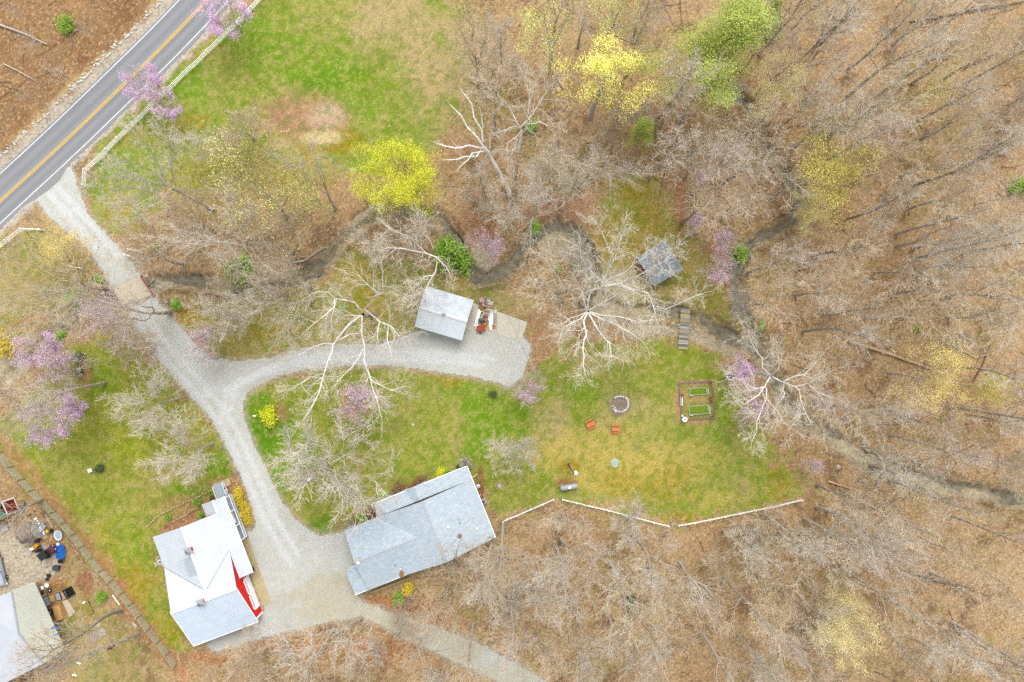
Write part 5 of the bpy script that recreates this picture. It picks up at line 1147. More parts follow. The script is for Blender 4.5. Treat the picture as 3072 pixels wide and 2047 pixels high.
for i in range(1, 62):                                           # ribs down the beige slope
    t = i / 62; a = pE0.lerp(pE1, t); b = pR0.lerp(pM, t / .45) if t < .45 else pM.lerp(pR1, (t - .45) / .55)
    mb.bar(b + Vector((0, 0, .03)), a + Vector((0, 0, .03)), .08, .05, 0)
W0, W1 = V(-420, 640, 3.0), V(-60, 1640, 3.0)
face3(mb, [pR0, pM, W0], 1); face3(mb, [W0, pM, W1], 1); face3(mb, [pM, pR1, W1], 1)
mb.build('roof', [mat('beige_green_metal', C(210, 211, 195), var=.05, scale=.5, rough=.5), mat('barn_white_metal', C(214, 219, 226), var=.05, scale=.5, rough=.5)], nb)
mb = MB(); a, b, c, d = [V(*q, 0) for q in ((452, 300), (812, 1130), (-40, 1600), (-400, 640))]
mb.prism([(p.x, p.y) for p in (a, b, c, d)], 0, 2.95); mb.build('wall', mat('barn_siding', C(190, 194, 190)), nb)
mb = MB(); mb.bar(pR0 + Vector((0, 0, .06)), pM + Vector((0, 0, .06)), .3, .05); mb.bar(pM + Vector((0, 0, .06)), pR1 + Vector((0, 0, .06)), .3, .05); mb.build('ridge_cap', M_GREYM, nb)
rb = thing('red_barn', 'dark red shed with white corner trim and green roof at the left edge', 'shed')
V = lambda x, y, z=0: W('y1', x, y, z)
A, B, Bm = V(310, 110), V(440, 385), V(-70, 640); nn = Vector((-(B - A).y, (B - A).x, 0)).normalized()
A2, B2 = V(70, 172, 3.0), V(212, 488, 3.0); A2.z = B2.z = 0
ux = (B - A); A_, B_ = A, B; C_ = B - nn * 0 + (A2 - A) * 0
back = Vector((ux.y, -ux.x, 0)).normalized() * -7
if back.x > 0: back = -back
mb = MB(); mb.prism([(p.x, p.y) for p in (A, B, B + back, A + back)], 0, 3.0); mb.build('wall', mat('barn_red_metal', C(142, 26, 20), var=.14, scale=2, stretch=(8, 1, 1)), rb)
mb = MB(); o_ = ux.normalized() * .25
top = lambda p, z: Vector((p.x, p.y, z))
mA, mB_ = (A + B) / 2, (A + B) / 2 + back
face3(mb, [top(A - o_, 2.95), top(mA, 4.0), top(mB_, 4.0), top(A - o_ + back, 2.95)], 0); face3(mb, [top(mA, 4.0), top(B + o_, 2.95), top(B + o_ + back, 2.95), top(mB_, 4.0)], 0); mb.build('roof', mat('green_metal_roof', C(110, 160, 140), var=.1), rb)
mb = MB()
for p in (A, B): mb.box(p.x - .1, p.x + .1, p.y - .1, p.y + .1, 0, 2.96)
mb.bar(top(A, 2.9), top(B, 2.9), .14, .2); mb.bar(top(A, .1), top(B, .1), .12, .1); mb.build('corner_trim', M_TRIM, rb)
gb = thing('garden_shed', 'small grey gambrel shed with brown shingle roof in the neighbour yard', 'shed')
ra, rb2 = V(330, 1000, 2.7), V(668, 890, 2.7)                      # ridge seen
ridge = [V(335, 985, 2.7), V(660, 870, 2.7)]
dirr = (ridge[1] - ridge[0]).normalized(); side_ = Vector((-dirr.y, dirr.x, 0))
L_ = 2.75; cmid = (ridge[0] + ridge[1]) / 2; cmid.z = 0
prof = [(-1.65, 1.55), (-.95, 2.35), (0, 2.75), (.95, 2.35), (1.65, 1.55)]
mb = MB()
for (a, za), (b, zb) in zip(prof, prof[1:]):
    P = [cmid + dirr * s * (L_ / 2) + side_ * w + Vector((0, 0, z)) for s, w, z in ((-1, a, za), (1, a, za), (1, b, zb), (-1, b, zb))]; face3(mb, P, 0, .08)
mb.build('roof', mat('brown_shingles', C(146, 130, 120), var=.14, scale=4), gb)
mb = MB(); n_ = len(prof); pr2 = [(-1.55, 0)] + [(w * .95, z - .1) for w, z in prof] + [(1.55, 0)]
P0 = [cmid - dirr * (L_ / 2 - .12) + side_ * w + Vector((0, 0, z)) for w, z in pr2]; P1 = [cmid + dirr * (L_ / 2 - .05) + side_ * w + Vector((0, 0, z)) for w, z in pr2]; k_ = len(pr2)
mb.add(P0 + P1, [tuple(range(k_)), tuple(reversed(range(k_, 2 * k_)))] + [(i, k_ + i, k_ + (i + 1) % k_, (i + 1) % k_) for i in range(k_)]); mb.build('wall', mat('pale_grey_boards', C(196, 200, 194), var=.06), gb)

# ------------------------------------------------------------------ bridges
M_PINKRAIL = mat('faded_red_steel', C(186, 88, 86), var=.14, scale=3)
br = thing('road_bridge', 'concrete drive bridge over the creek with faded red steel railings', 'bridge')
Q = [W('br', *p) for p in ((440, 665), (1090, 370), (1390, 830), (675, 1075))]
Q2 = [W('br', *p) for p in ((420, 690), (1130, 400), (1400, 800), (660, 1090))]
mb = MB(); mb.prism([(p.x, p.y) for p in Q], -.45, .06); mb.build('deck', mat('bridge_concrete', C(220, 208, 182), rough=.9, var=.08, scale=.8), br)
mb = MB(); mb.prism([(p.x, p.y) for p in (W('br', 330, 640), W('br', 900, 420), W('br', 960, 500), W('br', 430, 740))], -1.6, -.02); mb.build('abutment', M_CONC2, br)
mb = MB(); mb.prism([(p.x, p.y) for p in (W('br', 640, 1050), W('br', 1380, 800), W('br', 1430, 860), W('br', 690, 1120))], -1.6, -.02); mb.build('abutment', M_CONC2, br)
for a, b, zz in (((1108, 385), (1405, 835), 0), ((395, 705), (640, 1120), 0)):
    A, B = W('br', *a, .75), W('br', *b, .75); A.z = B.z = 0
    mb = MB(); mb.bar(A + Vector((0, 0, .78)), B + Vector((0, 0, .78)), .16, .14); mb.bar(A + Vector((0, 0, .42)), B + Vector((0, 0, .42)), .08, .08)
    for t in (0, .5, 1): p = A.lerp(B, t); mb.box(p.x - .08, p.x + .08, p.y - .08, p.y + .08, -.2, .78)
    mb.build('railing', M_PINKRAIL, br)
for a, b in (((1140, 415), (1410, 810)), ((440, 740), (640, 1090))):
    mb = MB(); A, B = W('br', *a), W('br', *b); mb.bar((A.x, A.y, .02), (B.x, B.y, .02), .28, .34); mb.build('kerb', M_CONC, br)
for a, b in (((1200, 420), (1370, 270)), ((1400, 850), (1640, 850)), ((420, 690), (190, 785)), ((660, 1090), (860, 1180))):
    mb = MB(); A, B = W('br', *a), W('br', *b); mb.bar((A.x, A.y, -.55), (B.x, B.y, -.75), .36, 1.3); mb.build('wing_wall', M_CONC2, br)
fb = thing('footbridge', 'grey weathered plank footbridge crossing the creek below the pavilion', 'footbridge')
A, B = W('fb', 560, 262, .2), W('fb', 468, 1455, .2); A.z = B.z = 0; d = (B - A).normalized(); n_ = Vector((-d.y, d.x, 0)); L = (B - A).length
cols = [mat('plank_grey', C(172, 166, 150), var=.18, scale=4), mat('plank_dark', C(128, 130, 118), var=.2, scale=4), mat('plank_tan', C(202, 182, 142), var=.16, scale=4), mat('plank_pale', C(206, 202, 192), var=.14, scale=4)]
seq = [0, 0, 2, 1, 2, 2, 2, 0, 0, 2, 1, 0, 1, 0, 3, 0, 0, 2, 0, 1, 0, 3, 1, 1, 3, 0, 3, 1, 1, 2, 2]
mb = MB(); N = len(seq)
for i, c in enumerate(seq):
    p = A + d * (L * (i + .5) / N); w = .80 + .03 * ((i * 7) % 3); mb.bar(p - n_ * w + Vector((0, 0, .2)), p + n_ * w + Vector((0, 0, .2)), L / N * .9, .05, c)
mb.build('plank_deck', cols, fb)
for s in (-.6, .6): mb = MB(); mb.bar(A + n_ * s + Vector((0, 0, .04)), B + n_ * s + Vector((0, 0, .04)), .15, .24); mb.build('beam', cols[1], fb)

# ------------------------------------------------------------------ fences
M_FENCE = mat('white_fence_paint', (.84, .85, .86), var=.02, scale=2)
M_OLDW = mat('weathered_fence_boards', C(216, 210, 184), var=.22, scale=2.5, stretch=(1, 1, .3)); M_OLDR = mat('weathered_fence_rail', C(190, 176, 132), var=.15, scale=2)
def rail_fence(name, label, pts, h=1.35, rails=(.38, .82, 1.26), ph=None, w=.05, zmid=.7, step=None, postw=.15):
    f = thing(name, label, 'fence')
    P = [W(t, x, y, zmid) for t, x, y in pts]
    for p in P: p.z = 0
    f.location = P[0]; P = [p - f.location for p in P]
    for z in rails:
        mb = MB()
        for a, b in zip(P, P[1:]): mb.bar(a + Vector((0, 0, z)), b + Vector((0, 0, z)), w, .14)
        mb.build('rail', M_FENCE, f)
    Q = []
    if step:
        for a, b in zip(P, P[1:]):
            k = max(1, round((b - a).length / step)); Q += [a.lerp(b, i / k) for i in range(k)]
        Q.append(P[-1])
    else: Q = P
    for p in Q: mb = MB(); mb.box(p.x - postw / 2, p.x + postw / 2, p.y - postw / 2, p.y + postw / 2, 0, h); mb.add([(p.x - .09, p.y - .09, h), (p.x + .09, p.y - .09, h), (p.x + .09, p.y + .09, h), (p.x - .09, p.y + .09, h), (p.x, p.y, h + .08)], [(0, 1, 4), (1, 2, 4), (2, 3, 4), (3, 0, 4), (3, 2, 1, 0)]); mb.build('post', M_FENCE, f)
    return f
rail_fence('white_fence', 'long white rail fence running beside the road with its end turned in at the drive', [('11', *p) for p in ((565, 1245), (572, 1145), (650, 1078), (720, 1005), (795, 930), (865, 860), (940, 790), (1010, 715), (1085, 642), (1165, 570), (1238, 495), (1318, 425), (1390, 350), (1465, 280), (1540, 205), (1615, 135), (1690, 55), (1765, -25), (1840, -100))])
rail_fence('white_fence', 'short white rail fence left of the drive entrance at the left edge', [('21', -60, 180), ('21', 45, 95), ('21', 148, 15), ('21', 280, 20)], step=2.4)
for lab, p in (('larger of two leaning white fence stubs beside the gravel drive above the bridge', (('21', 868, 152), ('21', 912, 164))), ('smaller white fence stub just below the other one by the drive', (('21', 842, 190), ('21', 876, 200))), ('lone short white fence stub on the grass left of the drive', (('21', 478, 268), ('21', 545, 280)))):
    rail_fence('fence_stub', lab, list(p), h=1.0, rails=(.3, .6, .9), zmid=.5)
rail_fence('white_fence', 'white rail fence section from the grey house toward the propane tank', [('32', 1675, 490), ('33', 0, 475), ('33', 65, 450), ('33', 160, 408), ('33', 245, 372), ('33', 315, 340)], h=1.1, rails=(.45, .9), zmid=.6, postw=.09, w=.035)
rail_fence('white_fence', 'middle white rail fence section along the leaves below the propane tank', [('33', *p) for p in ((375, 340), (473, 364), (572, 388), (680, 413), (780, 440), (885, 467), (987, 494), (1090, 520))], h=1.1, rails=(.45, .9), zmid=.6, postw=.09, w=.035)
rail_fence('white_fence', 'rightmost white rail fence section rising along the lawn corner', [('33', *p) for p in ((1155, 515), (1260, 498), (1362, 477), (1465, 456), (1568, 434), (1672, 413), (1780, 392))] + [('34', 100, 392), ('34', 200, 366), ('34', 300, 343)], h=1.1, rails=(.45, .9), zmid=.6, postw=.09, w=.035)
wf = thing('board_fence', 'long weathered board fence separating the left lawn from the neighbour yard', 'fence')
P = [W('31', x, y, .85) for x, y in ((-80, -60), (-10, 28), (65, 125), (140, 208), (208, 283), (278, 355), (350, 430), (420, 503), (484, 580), (545, 660), (605, 742), (675, 823), (745, 890), (812, 975), (870, 1050), (930, 1130), (995, 1215), (1058, 1300), (1120, 1383), (1175, 1460))]
for p in P: p.z = 0
wf.location = P[1]; P = [p - wf.location for p in P]
for i, (a, b) in enumerate(zip(P, P[1:])):
    d = (b - a).normalized(); n_ = Vector((d.y, -d.x, 0)); n_ = n_ if n_.y > 0 or n_.x > 0 else -n_; L = (b - a).length
    mb = MB(); k = int(L / .15)
    for j in range(k):
        p = a + d * (L * (j + .5) / k); hh = 1.72 + .05 * math.sin(j * 2.1 + i)
        mb.bar(p - d * (L / k * .44) + Vector((0, 0, hh / 2)), p + d * (L / k * .44) + Vector((0, 0, hh / 2)), .022, hh)
    mb.build('board_panel', M_OLDW, wf)
    mb = MB()
    for z in (.35, .9, 1.45): mb.bar(a + n_ * .05 + Vector((0, 0, z)), b + n_ * .05 + Vector((0, 0, z)), .05, .09)
    mb.build('rail', M_OLDR, wf)
for p in P: mb = MB(); mb.box(p.x - .1, p.x + .12, p.y - .02, p.y + .18, 0, 1.9); mb.build('post', M_OLDR, wf)

# ------------------------------------------------------------------ the lawn's things
M_CEDAR = mat('orange_stained_wood', C(240, 142, 88), var=.15, scale=3, stretch=(1, 6, 1)); M_GRAYWOOD = mat('grey_wood', C(160, 150, 130), var=.2, scale=4)
def picnic(label, t, x, y, ang, s=1.0):
    r = thing('picnic_table', label, 'picnic table', W(t, x, y, .6) * 1.0, ang, 'picnic tables by the fire ring'); r.location.z = 0; r.scale = (s, s, 1)
    mb = MB(); [mb.box(-.72, .72, -.36 + i * .146, -.22 + i * .146, .72, .76) for i in range(5)]; mb.build('tabletop', M_CEDAR, r)
    for sg in (-1, 1):
        mb = MB(); y0 = sg * .68; mb.box(-.72, .72, y0 - .13, y0 - .005, .43, .47); mb.box(-.72, .72, y0 + .005, y0 + .13, .43, .47); mb.build('bench_seat', M_CEDAR, r)
    for sx in (-.64, .64):
        mb = MB(); mb.bar((sx, -.80, .40), (sx, .80, .40), .06, .09); mb.bar((sx, -.34, .68), (sx, .34, .68), .06, .08); mb.bar((sx, -.62, 0), (sx, -.22, .7), .06, .09); mb.bar((sx, .62, 0), (sx, .22, .7), .06, .09); mb.build('leg_frame', M_CEDAR, r)
picnic('larger orange wooden picnic table tilted on the grass left of the other one', 'f', 414, 1113, math.radians(26), 1.0)
picnic('smaller orange wooden picnic table squarely below the stone fire ring', 'f', 1156, 1258, math.radians(-1), .95)
fr = thing('fire_ring', 'ring of white stones filled with dry sticks on the lawn', 'fire pit', W('f', 1285, 540))
mb = MB(); c0 = W('f', 1285, 540)
outline = [(1130, 325), (1180, 300), (1240, 295), (1300, 295), (1365, 300), (1440, 335), (1480, 360), (1500, 400), (1510, 450), (1515, 500), (1518, 545), (1500, 600), (1470, 650), (1420, 690), (1365, 725), (1310, 742), (1250, 740), (1200, 720), (1160, 690), (1110, 625), (1060, 570), (1095, 660), (1125, 705), (1155, 740)]
for i, (x, y) in enumerate(outline):
    p = W('f', x, y) - c0; mb.blob((p.x, p.y, .12), (.24, .2, .16), i)
mb.build('stone_ring', M_WSTONE, fr)
rr = random.Random(5); mb = MB()
for i in range(240):
    a = rr.uniform(0, 6.28); r = 2.0 * math.sqrt(rr.random()) * 1.02; x, y = r * math.cos(a) - .15, r * math.sin(a) + .05; t = rr.uniform(0, 6.28); l = rr.uniform(.3, .9)
    z = .08 + rr.random() * .4 * max(0, 1 - r / 2.2); mb.tube((x, y, z), (x + l * math.cos(t), y + l * math.sin(t), z + rr.uniform(-.08, .1)), rr.uniform(.012, .03), .008, 4)
mb.build('stick_pile', mat('dry_sticks', C(188, 168, 144), var=.25, scale=6), fr)
mb = MB(); mb.lathe([(0, .03), (1.2, .03), (2.05, .01)], 24); mb.build('ash_bed', mat('ash', C(166, 150, 132), var=.25, scale=4), fr)

gdn = thing('garden_border', 'low log and brick edging around the two bed-frame planters', 'garden edging', W('b', 640, 830))
g0 = W('b', 640, 830); mb = MB(); edge = [(215, 415), (1000, 375), (1055, 560), (1080, 800), (1110, 1285), (280, 1325), (270, 900), (225, 600)]
rr = random.Random(8); ed = [W('b', *p) - g0 for p in edge]
for a, b in zip(ed, ed[1:] + ed[:1]):
    k = max(1, int((b - a).length / .42))
    for i in range(k): p, q = a.lerp(b, (i + .06) / k), a.lerp(b, (i + .94) / k); j = Vector((rr.uniform(-.03, .03), rr.uniform(-.03, .03), .06)); mb.bar(p + j, q + j, .24, .14 + rr.uniform(0, .04))
mb.build('edging', mat('grey_brown_edging', C(150, 132, 116), var=.22, scale=4), gdn)
M_BEDG = mat('planter_grass', C(104, 150, 20), var=.28, scale=5, c2=C(150, 178, 30)); M_IRON = mat('white_iron', C(226, 228, 222), var=.06)
for lab, pts, hd in (('upper white iron bed-frame planter filled with green grass', ((470, 540), (880, 515), (905, 680), (480, 710)), ((890, 525), (915, 680))), ('lower and larger white bed-frame planter filled with yellow-green grass', ((450, 985), (915, 945), (945, 1160), (475, 1195)), ((925, 945), (955, 1165)))):
    P = [W('b', *p) for p in pts]; c = sum(P, Vector()) / 4; r = thing('planter_bed', lab, 'planter', c, 0, 'bed-frame planters'); P = [p - c for p in P]
    mb = MB(); n = 10
    gp = []
    for i in range(n + 1):
        for j in range(n + 1):
            p = P[0].lerp(P[1], j / n).lerp(P[3].lerp(P[2], j / n), i / n); gp.append((p.x, p.y, .26 + .10 * math.sin(math.pi * i / n) * math.sin(math.pi * j / n) + rr.uniform(-.03, .03)))
    mb.add(gp, [(i * (n + 1) + j, (i + 1) * (n + 1) + j, (i + 1) * (n + 1) + j + 1, i * (n + 1) + j + 1) for i in range(n) for j in range(n)])
    mb.prism([(p.x * .98, p.y * .98) for p in P], 0, .24); mb.build('grass_fill', M_BEDG, r)
    mb = MB()
    for a, b in zip(P, P[1:] + P[:1]): mb.bar(a + Vector((0, 0, .28)), b + Vector((0, 0, .28)), .07, .12)
    mb.build('bed_frame', M_IRON, r)
    H0, H1 = W('b', *hd[0]) - c, W('b', *hd[1]) - c; mb = MB()
    for z in (.35, 1.0): mb.bar(H0 + Vector((.06, 0, z)), H1 + Vector((.06, 0, z)), .10, .08)
    for t in (0, .2, .4, .6, .8, 1): p = H0.lerp(H1, t); mb.tube((p.x + .06, p.y, .0 if t in (0, 1) else .35), (p.x + .06, p.y, 1.0), .025)
    mb.build('headboard', M_IRON, r)
    q = P[3]; mb = MB(); mb.box(q.x - .05, q.x + .55, q.y - .12, q.y + .04, .2, .5); mb.build('footboard', M_IRON, r)
M_TERRA = mat('terracotta', C(226, 140, 92), var=.14, scale=4); M_SOIL = mat('potting_soil', C(112, 92, 74), var=.3, scale=8)
pot0 = None
for lab, x, y, s, rot in (('pale-rimmed flower pot at the top right corner of the garden edging', 992, 400, .34, 0), ('flower pot at the left side of the garden edging', 292, 712, .34, 1), ('upper of two touching orange flower pots holding green', 1003, 778, .36, 2), ('lower of two touching orange flower pots', 1010, 870, .36, 3), ('pale flower pot at the bottom right corner of the garden edging', 1043, 1240, .33, 4)):
    if pot0 is None:
        pot0 = thing('flower_pot', lab, 'flower pot', W('b', x, y, 0), 0, 'terracotta pots of the garden')
        mb = MB(); mb.lathe([(.0, 0), (.66, 0), (.9, .9), (1.0, .9), (1.0, 1.1), (.84, 1.1), (.8, .8)], 20); mb.build('pot', M_TERRA, pot0)
        mb = MB(); mb.lathe([(.82, .86), (.4, .92), (0, .9)], 20); mb.build('soil', M_SOIL, pot0); pot0.scale = (s, s, .38)
    else: dup(pot0, W('b', x, y, 0), rot, (s, s, .38), lab)
bb = thing('bird_bath', 'white round bird bath with dark centre at the garden corner', 'bird bath', W('b', 342, 1300))
mb = MB(); mb.lathe([(0, 0), (.32, 0), (.14, .15), (.12, .6), (.3, .62), (.46, .74), (.44, .76), (.28, .68), (0, .66)], 22); mb.build('basin', M_TRIM, bb)
mb = MB(); mb.lathe([(.15, .675), (.0, .69)], 16); mb.build('water', mat('bath_water', C(96, 120, 150), rough=.1), bb)
mb = MB(); mb.lathe([(.0, 0), (.14, 0), (.16, .3), (.1, .3), (0, .2)], 12, c=(-.3, .6, 0)); mb.build('small_jug', M_TRIM, thing('garden_jug', 'tiny white jug beside the white bird bath', 'jug', W('b', 342, 1300)))
bx = thing('garden_trough', 'narrow grey and white trough on the left edging below a flower pot', 'trough', W('b', 268, 850)); mb = MB(); mb.box(-.2, .2, -.85, .85, 0, .3); mb.build('trough', M_GREYM, bx); mb = MB(); mb.box(.16, .24, -.8, .8, .28, .34); mb.build('rim', M_TRIM, bx)
lp = thing('lattice_planter', 'diamond of white board panels around a stump under a pink redbud', 'planter', W('b', 1490, 225)); l0 = W('b', 1490, 225)
for a, b in (((1385, 195), (1520, 118)), ((1370, 225), (1475, 325)), ((1475, 330), (1600, 280))):
    A, B = W('b', *a, .3) - l0, W('b', *b, .3) - l0; A.z = B.z = 0; mb = MB(); mb.bar(A + Vector((0, 0, .35)), B + Vector((0, 0, .35)), .06, .7); mb.bar(A + Vector((0, 0, .72)), B + Vector((0, 0, .72)), .16, .05); mb.build('side_panel', M_TRIM, lp)
mb = MB(); mb.lathe([(.5, 0), (.42, .3), (.36, .32), (0, .34)], 14); mb.build('stump', M_DKIRON, lp)
tk = thing('propane_tank', 'grey horizontal propane tank with a filler cap beside the white fence gap', 'gas tank', W('t', 450, 1070), math.radians(9))
mb = MB(); prof = [(0, -1.58), (.22, -1.54), (.40, -1.42), (.48, -1.22), (.48, 1.22), (.40, 1.42), (.22, 1.54), (0, 1.58)]; k = 24
for r, z in prof: mb.v += [(z, r * math.cos(2 * math.pi * i / k), .68 + r * math.sin(2 * math.pi * i / k)) for i in range(k)]
mb.f += [(j * k + i, j * k + (i + 1) % k, (j + 1) * k + (i + 1) % k, (j + 1) * k + i) for j in range(len(prof) - 1) for i in range(k)]; mb.m += [0] * (len(mb.f)); mb.build('tank', mat('grey_tank_paint', C(186, 196, 198), rough=.5, var=.08, scale=1.5), tk, smooth=True)
mb = MB(); mb.lathe([(.24, 0), (.24, .16), (.2, .2), (0, .22)], 18, c=(.05, 0, 0)); o = mb.build('filler_cap', M_TRIM, tk); o.scale = (1.25, .8, 1); o.location = (0, 0, 1.13)
for x in (-.9, .9): mb = MB(); mb.box(x - .12, x + .12, -.42, .42, 0, .3); mb.build('foot', M_CONC2, tk)
wc = thing('well_cover', 'round pale green well lid ringed with white stones on the yellow grass', 'well cover', W('t', 1820, 375)); mb = MB(); mb.lathe([(.62, 0), (.62, .14), (.58, .2), (.1, .24), (0, .24)], 24); mb.build('lid', mat('pale_green_lid', C(178, 208, 190), var=.05), wc)
mb = MB(); c0 = W('t', 1820, 375)
for i, (x, y) in enumerate(((1730, 380), (1745, 420), (1715, 330), (1780, 280), (1830, 285), (1870, 310), (1905, 330), (1770, 450), (1820, 495), (1850, 470), (1760, 470))): p = W('t', x, y) - c0; mb.blob((p.x * .95, p.y * .95, .08), (.28, .2, .12), i)
mb.build('stone_ring', M_WSTONE, wc)
wr2 = thing('stone_well', 'round concrete lid circled by flat stones right of the grey house', 'well cover', W('g2', 1802, 540)); mb = MB(); mb.lathe([(.40, 0), (.40, .2), (.34, .24), (0, .25)], 22); mb.build('lid', M_CONC2, wr2)
mb = MB(); [mb.blob((.66 * math.cos(i * .55), .66 * math.sin(i * .55), .06), (.2, .17, .1), i) for i in range(11)]; mb.build('stone_ring', M_STONE, wr2)
ac = thing('ac_unit', 'square grey air conditioner with dark fan at the end of the grey house', 'air conditioner', W('g2', 1462, 870, .3) * 1.0, GH_A + .1); ac.location.z = 0
mb = MB(); mb.box(-.5, .5, -.5, .5, 0, .08); mb.box(-.42, .42, -.42, .42, .08, .85); mb.build('housing', mat('ac_grey', C(196, 200, 188), var=.06), ac)
mb = MB(); mb.lathe([(.32, .855), (.3, .87), (0, .87)], 20); mb.build('fan_grille', M_BLACK, ac); mb = MB(); [mb.bar((0, 0, .885), (.3 * math.cos(a), .3 * math.sin(a), .885), .03, .02) for a in (0, 1.57, 3.14, 4.71)]; mb.build('fan_guard', M_GREYM, ac)
bk = thing('bucket_planter', 'white and green bucket on the mulch beside the grey house', 'bucket', W('g2', 1360, 540)); mb = MB(); mb.lathe([(0, 0), (.28, 0), (.34, .5), (.3, .5), (.28, .38), (0, .38)], 18); mb.build('bucket', M_TRIM, bk); mb = MB(); mb.box(-.32, .32, -.34, -.02, .3, .42); mb.build('green_band', mat('dark_green', C(70, 120, 96)), bk)
bn = thing('red_bench', 'dark red bench with white arms in front of the grey house porch', 'bench', W('g1', 1662, 590, .4), GH_A); bn.location.z = 0
mb = MB(); [mb.box(-.95, .95, -.3 + i * .18, -.14 + i * .18, .42, .47) for i in range(4)]; mb.build('seat', mat('maroon_paint', C(176, 84, 84), var=.08), bn); mb = MB(); mb.box(-.95, .95, -.42, -.34, .5, .95); mb.build('backrest', bpy.data.materials['maroon_paint'], bn)
for s in (-1, 1): mb = MB(); mb.box(s * .98 - .04, s * .98 + .04, -.4, .42, .6, .66); mb.box(s * .98 - .04, s * .98 + .04, .34, .42, 0, .62); mb.box(s * .98 - .04, s * .98 + .04, -.42, -.34, 0, .9); mb.build('armrest', M_TRIM, bn)
sh = thing('window_shutter', 'narrow red flower box on the right wall of the grey house', 'flower box', W('g2', 1180, 270, .8), GH_A); mb = MB(); mb.box(-.2, .12, -.75, .75, 0, .3); mb.build('box', bpy.data.materials['maroon_paint'], sh); mb = MB(); mb.box(-.2, .16, -.8, -.75, 0, .36); mb.box(-.2, .16, .75, .8, 0, .36); mb.build('bracket', M_TRIM, sh)
for lab, a, b in (('longer tan timber lying behind the grey house garage', ('32', 795, 962), ('32', 1055, 862)), ('tan timber retaining wall along the back of the grey house', ('32', 1425, 698), ('32', 1615, 592))):
    A, B = W(*a), W(*b); t_ = thing('retaining_timber', lab, 'timber', A); mb = MB(); mb.bar((0, 0, .16), (B - A) + Vector((0, 0, .16)), .3, .32); mb.bar((0, 0, .40), (B - A) * .97 + Vector((0, 0, .40)), .24, .14); mb.build('timber', M_OLDR, t_)
pl = thing('utility_pole', 'wooden utility pole with a transformer and white meter box by the propane tank', 'utility pole'); p0 = W('t', 450, 410); pl.location = p0
topv = W('t', 610, 640, 9.0); topv = Vector((p0.x + (topv.x - p0.x) * .25, p0.y + (topv.y - p0.y) * .25, 9.0)) - p0
mb = MB(); mb.tube((0, 0, 0), topv, .16, .12, 10); mb.build('pole', mat('dark_pole', C(104, 84, 72), var=.2, scale=3), pl)
mb = MB(); a = topv * .97; mb.lathe([(0, -.5), (.28, -.5), (.28, .45), (.12, .55), (0, .56)], 16, c=(a.x + .42, a.y, a.z)); mb.build('transformer', M_TRIM, pl)
mb = MB(); mb.bar(a + Vector((-.5, .2, .1)), a + Vector((.9, -.3, .1)), .1, .1); mb.build('crossarm', M_GREYM, pl); mb = MB(); mb.tube((.2, -.1, 0), (.2 + topv.x * .5, -.1 + topv.y * .5, 4.5), .05); mb.build('conduit', M_TRIM, pl)
M_WIRE = mat('aluminium_wire', C(150, 156, 140), var=.05)
def wire(lab, pts, r=.022, sag=.6, nm='power_line', cat='power line'):
    P = []
    for a, b in zip(pts, pts[1:]):
        P += [a.lerp(b, i / 10) - Vector((0, 0, sag * 4 * (i / 10) * (1 - i / 10))) for i in range(10)]
    P.append(pts[-1]); mb = MB(); mb.path(P, r, 5); o = mb.build(nm, M_WIRE); tag(o, lab, cat)
wire('thin wire crossing the top lawn down past the yellow tree to the garden', [W('d', 838, -30, 8.6), W('d', 985, 325, 7.6), W('d', 1215, 830, 8.2), p0 + topv], .028)
wire('upper of two parallel wires over the leafy bank beyond the road', [W('11', -60, 850, 9), W('11', 700, -20, 9)], .03, .2)
wire('lower of two parallel wires over the leafy bank beyond the road', [W('11', -60, 920, 8.4), W('11', 745, -10, 8.4)], .03, .2)
for lab, x, y in (('white sign post with a small evergreen on the left lawn', 622, 140),):
    s_ = thing('lawn_sign', lab, 'sign', W('31', x, y)); mb = MB(); mb.tube((0, 0, 0), (0, 0, .8), .04); mb.build('post', M_TRIM, s_); mb = MB(); mb.box(-.35, .35, -.3, .3, .78, .86, rot=.3); mb.build('panel', M_TRIM, s_)
st = thing('stepping_stone', 'single square tan stone on the middle lawn', 'paving stone', W('22', 1074, 1330), .5); mb = MB(); mb.box(-.22, .22, -.22, .22, 0, .06); mb.box(-.18, .18, -.18, .18, .05, .075); mb.build('stone', M_CONC, st)
mp = thing('metal_post', 'small dark post with a white cap beside the yellow shrub at the drive', 'post', W('22', 22, 1268)); mb = MB(); mb.tube((0, 0, 0), (0, 0, 1.0), .06); mb.build('post', M_DKIRON, mp); mb = MB(); mb.box(-.3, .3, -.1, .1, .9, 1.05); mb.build('cap', M_TRIM, mp)
rg = thing('stone_tree_ring', 'pale stone ring with a white bench under the wide bare tree', 'stone ring', W('32', 370, 190)); mb = MB(); [mb.blob((1.3 * math.cos(i * .29), 1.3 * math.sin(i * .29), .08), (.2, .15, .12), i) for i in range(22)]; mb.build('stone_ring', M_STONE, rg)
bn2 = thing('white_bench', 'short white garden bench inside the stone tree ring', 'bench', W('32', 382, 200), .6); mb = MB(); mb.box(-.6, .6, -.2, .0, .4, .45); mb.box(-.6, .6, .03, .2, .4, .45); mb.build('seat', M_TRIM, bn2); [MB().box(x - .04, x + .04, -.18, .18, 0, .4).build('leg', M_TRIM, bn2) for x in (-.5, .5)]
bn3 = thing('stone_bench', 'small pale slatted bench under the redbud on the middle lawn', 'bench', W('22', 722, 1150), .35); mb = MB(); [mb.box(-.55 + i * .3, -.32 + i * .3, -.15, .15, .4, .46) for i in range(4)]; mb.box(-.55, .6, -.04, .04, .36, .41); mb.build('seat', M_TRIM, bn3); [MB().box(x - .05, x + .05, -.12, .12, 0, .37).build('leg', M_GREYM, bn3) for x in (-.45, .5)]
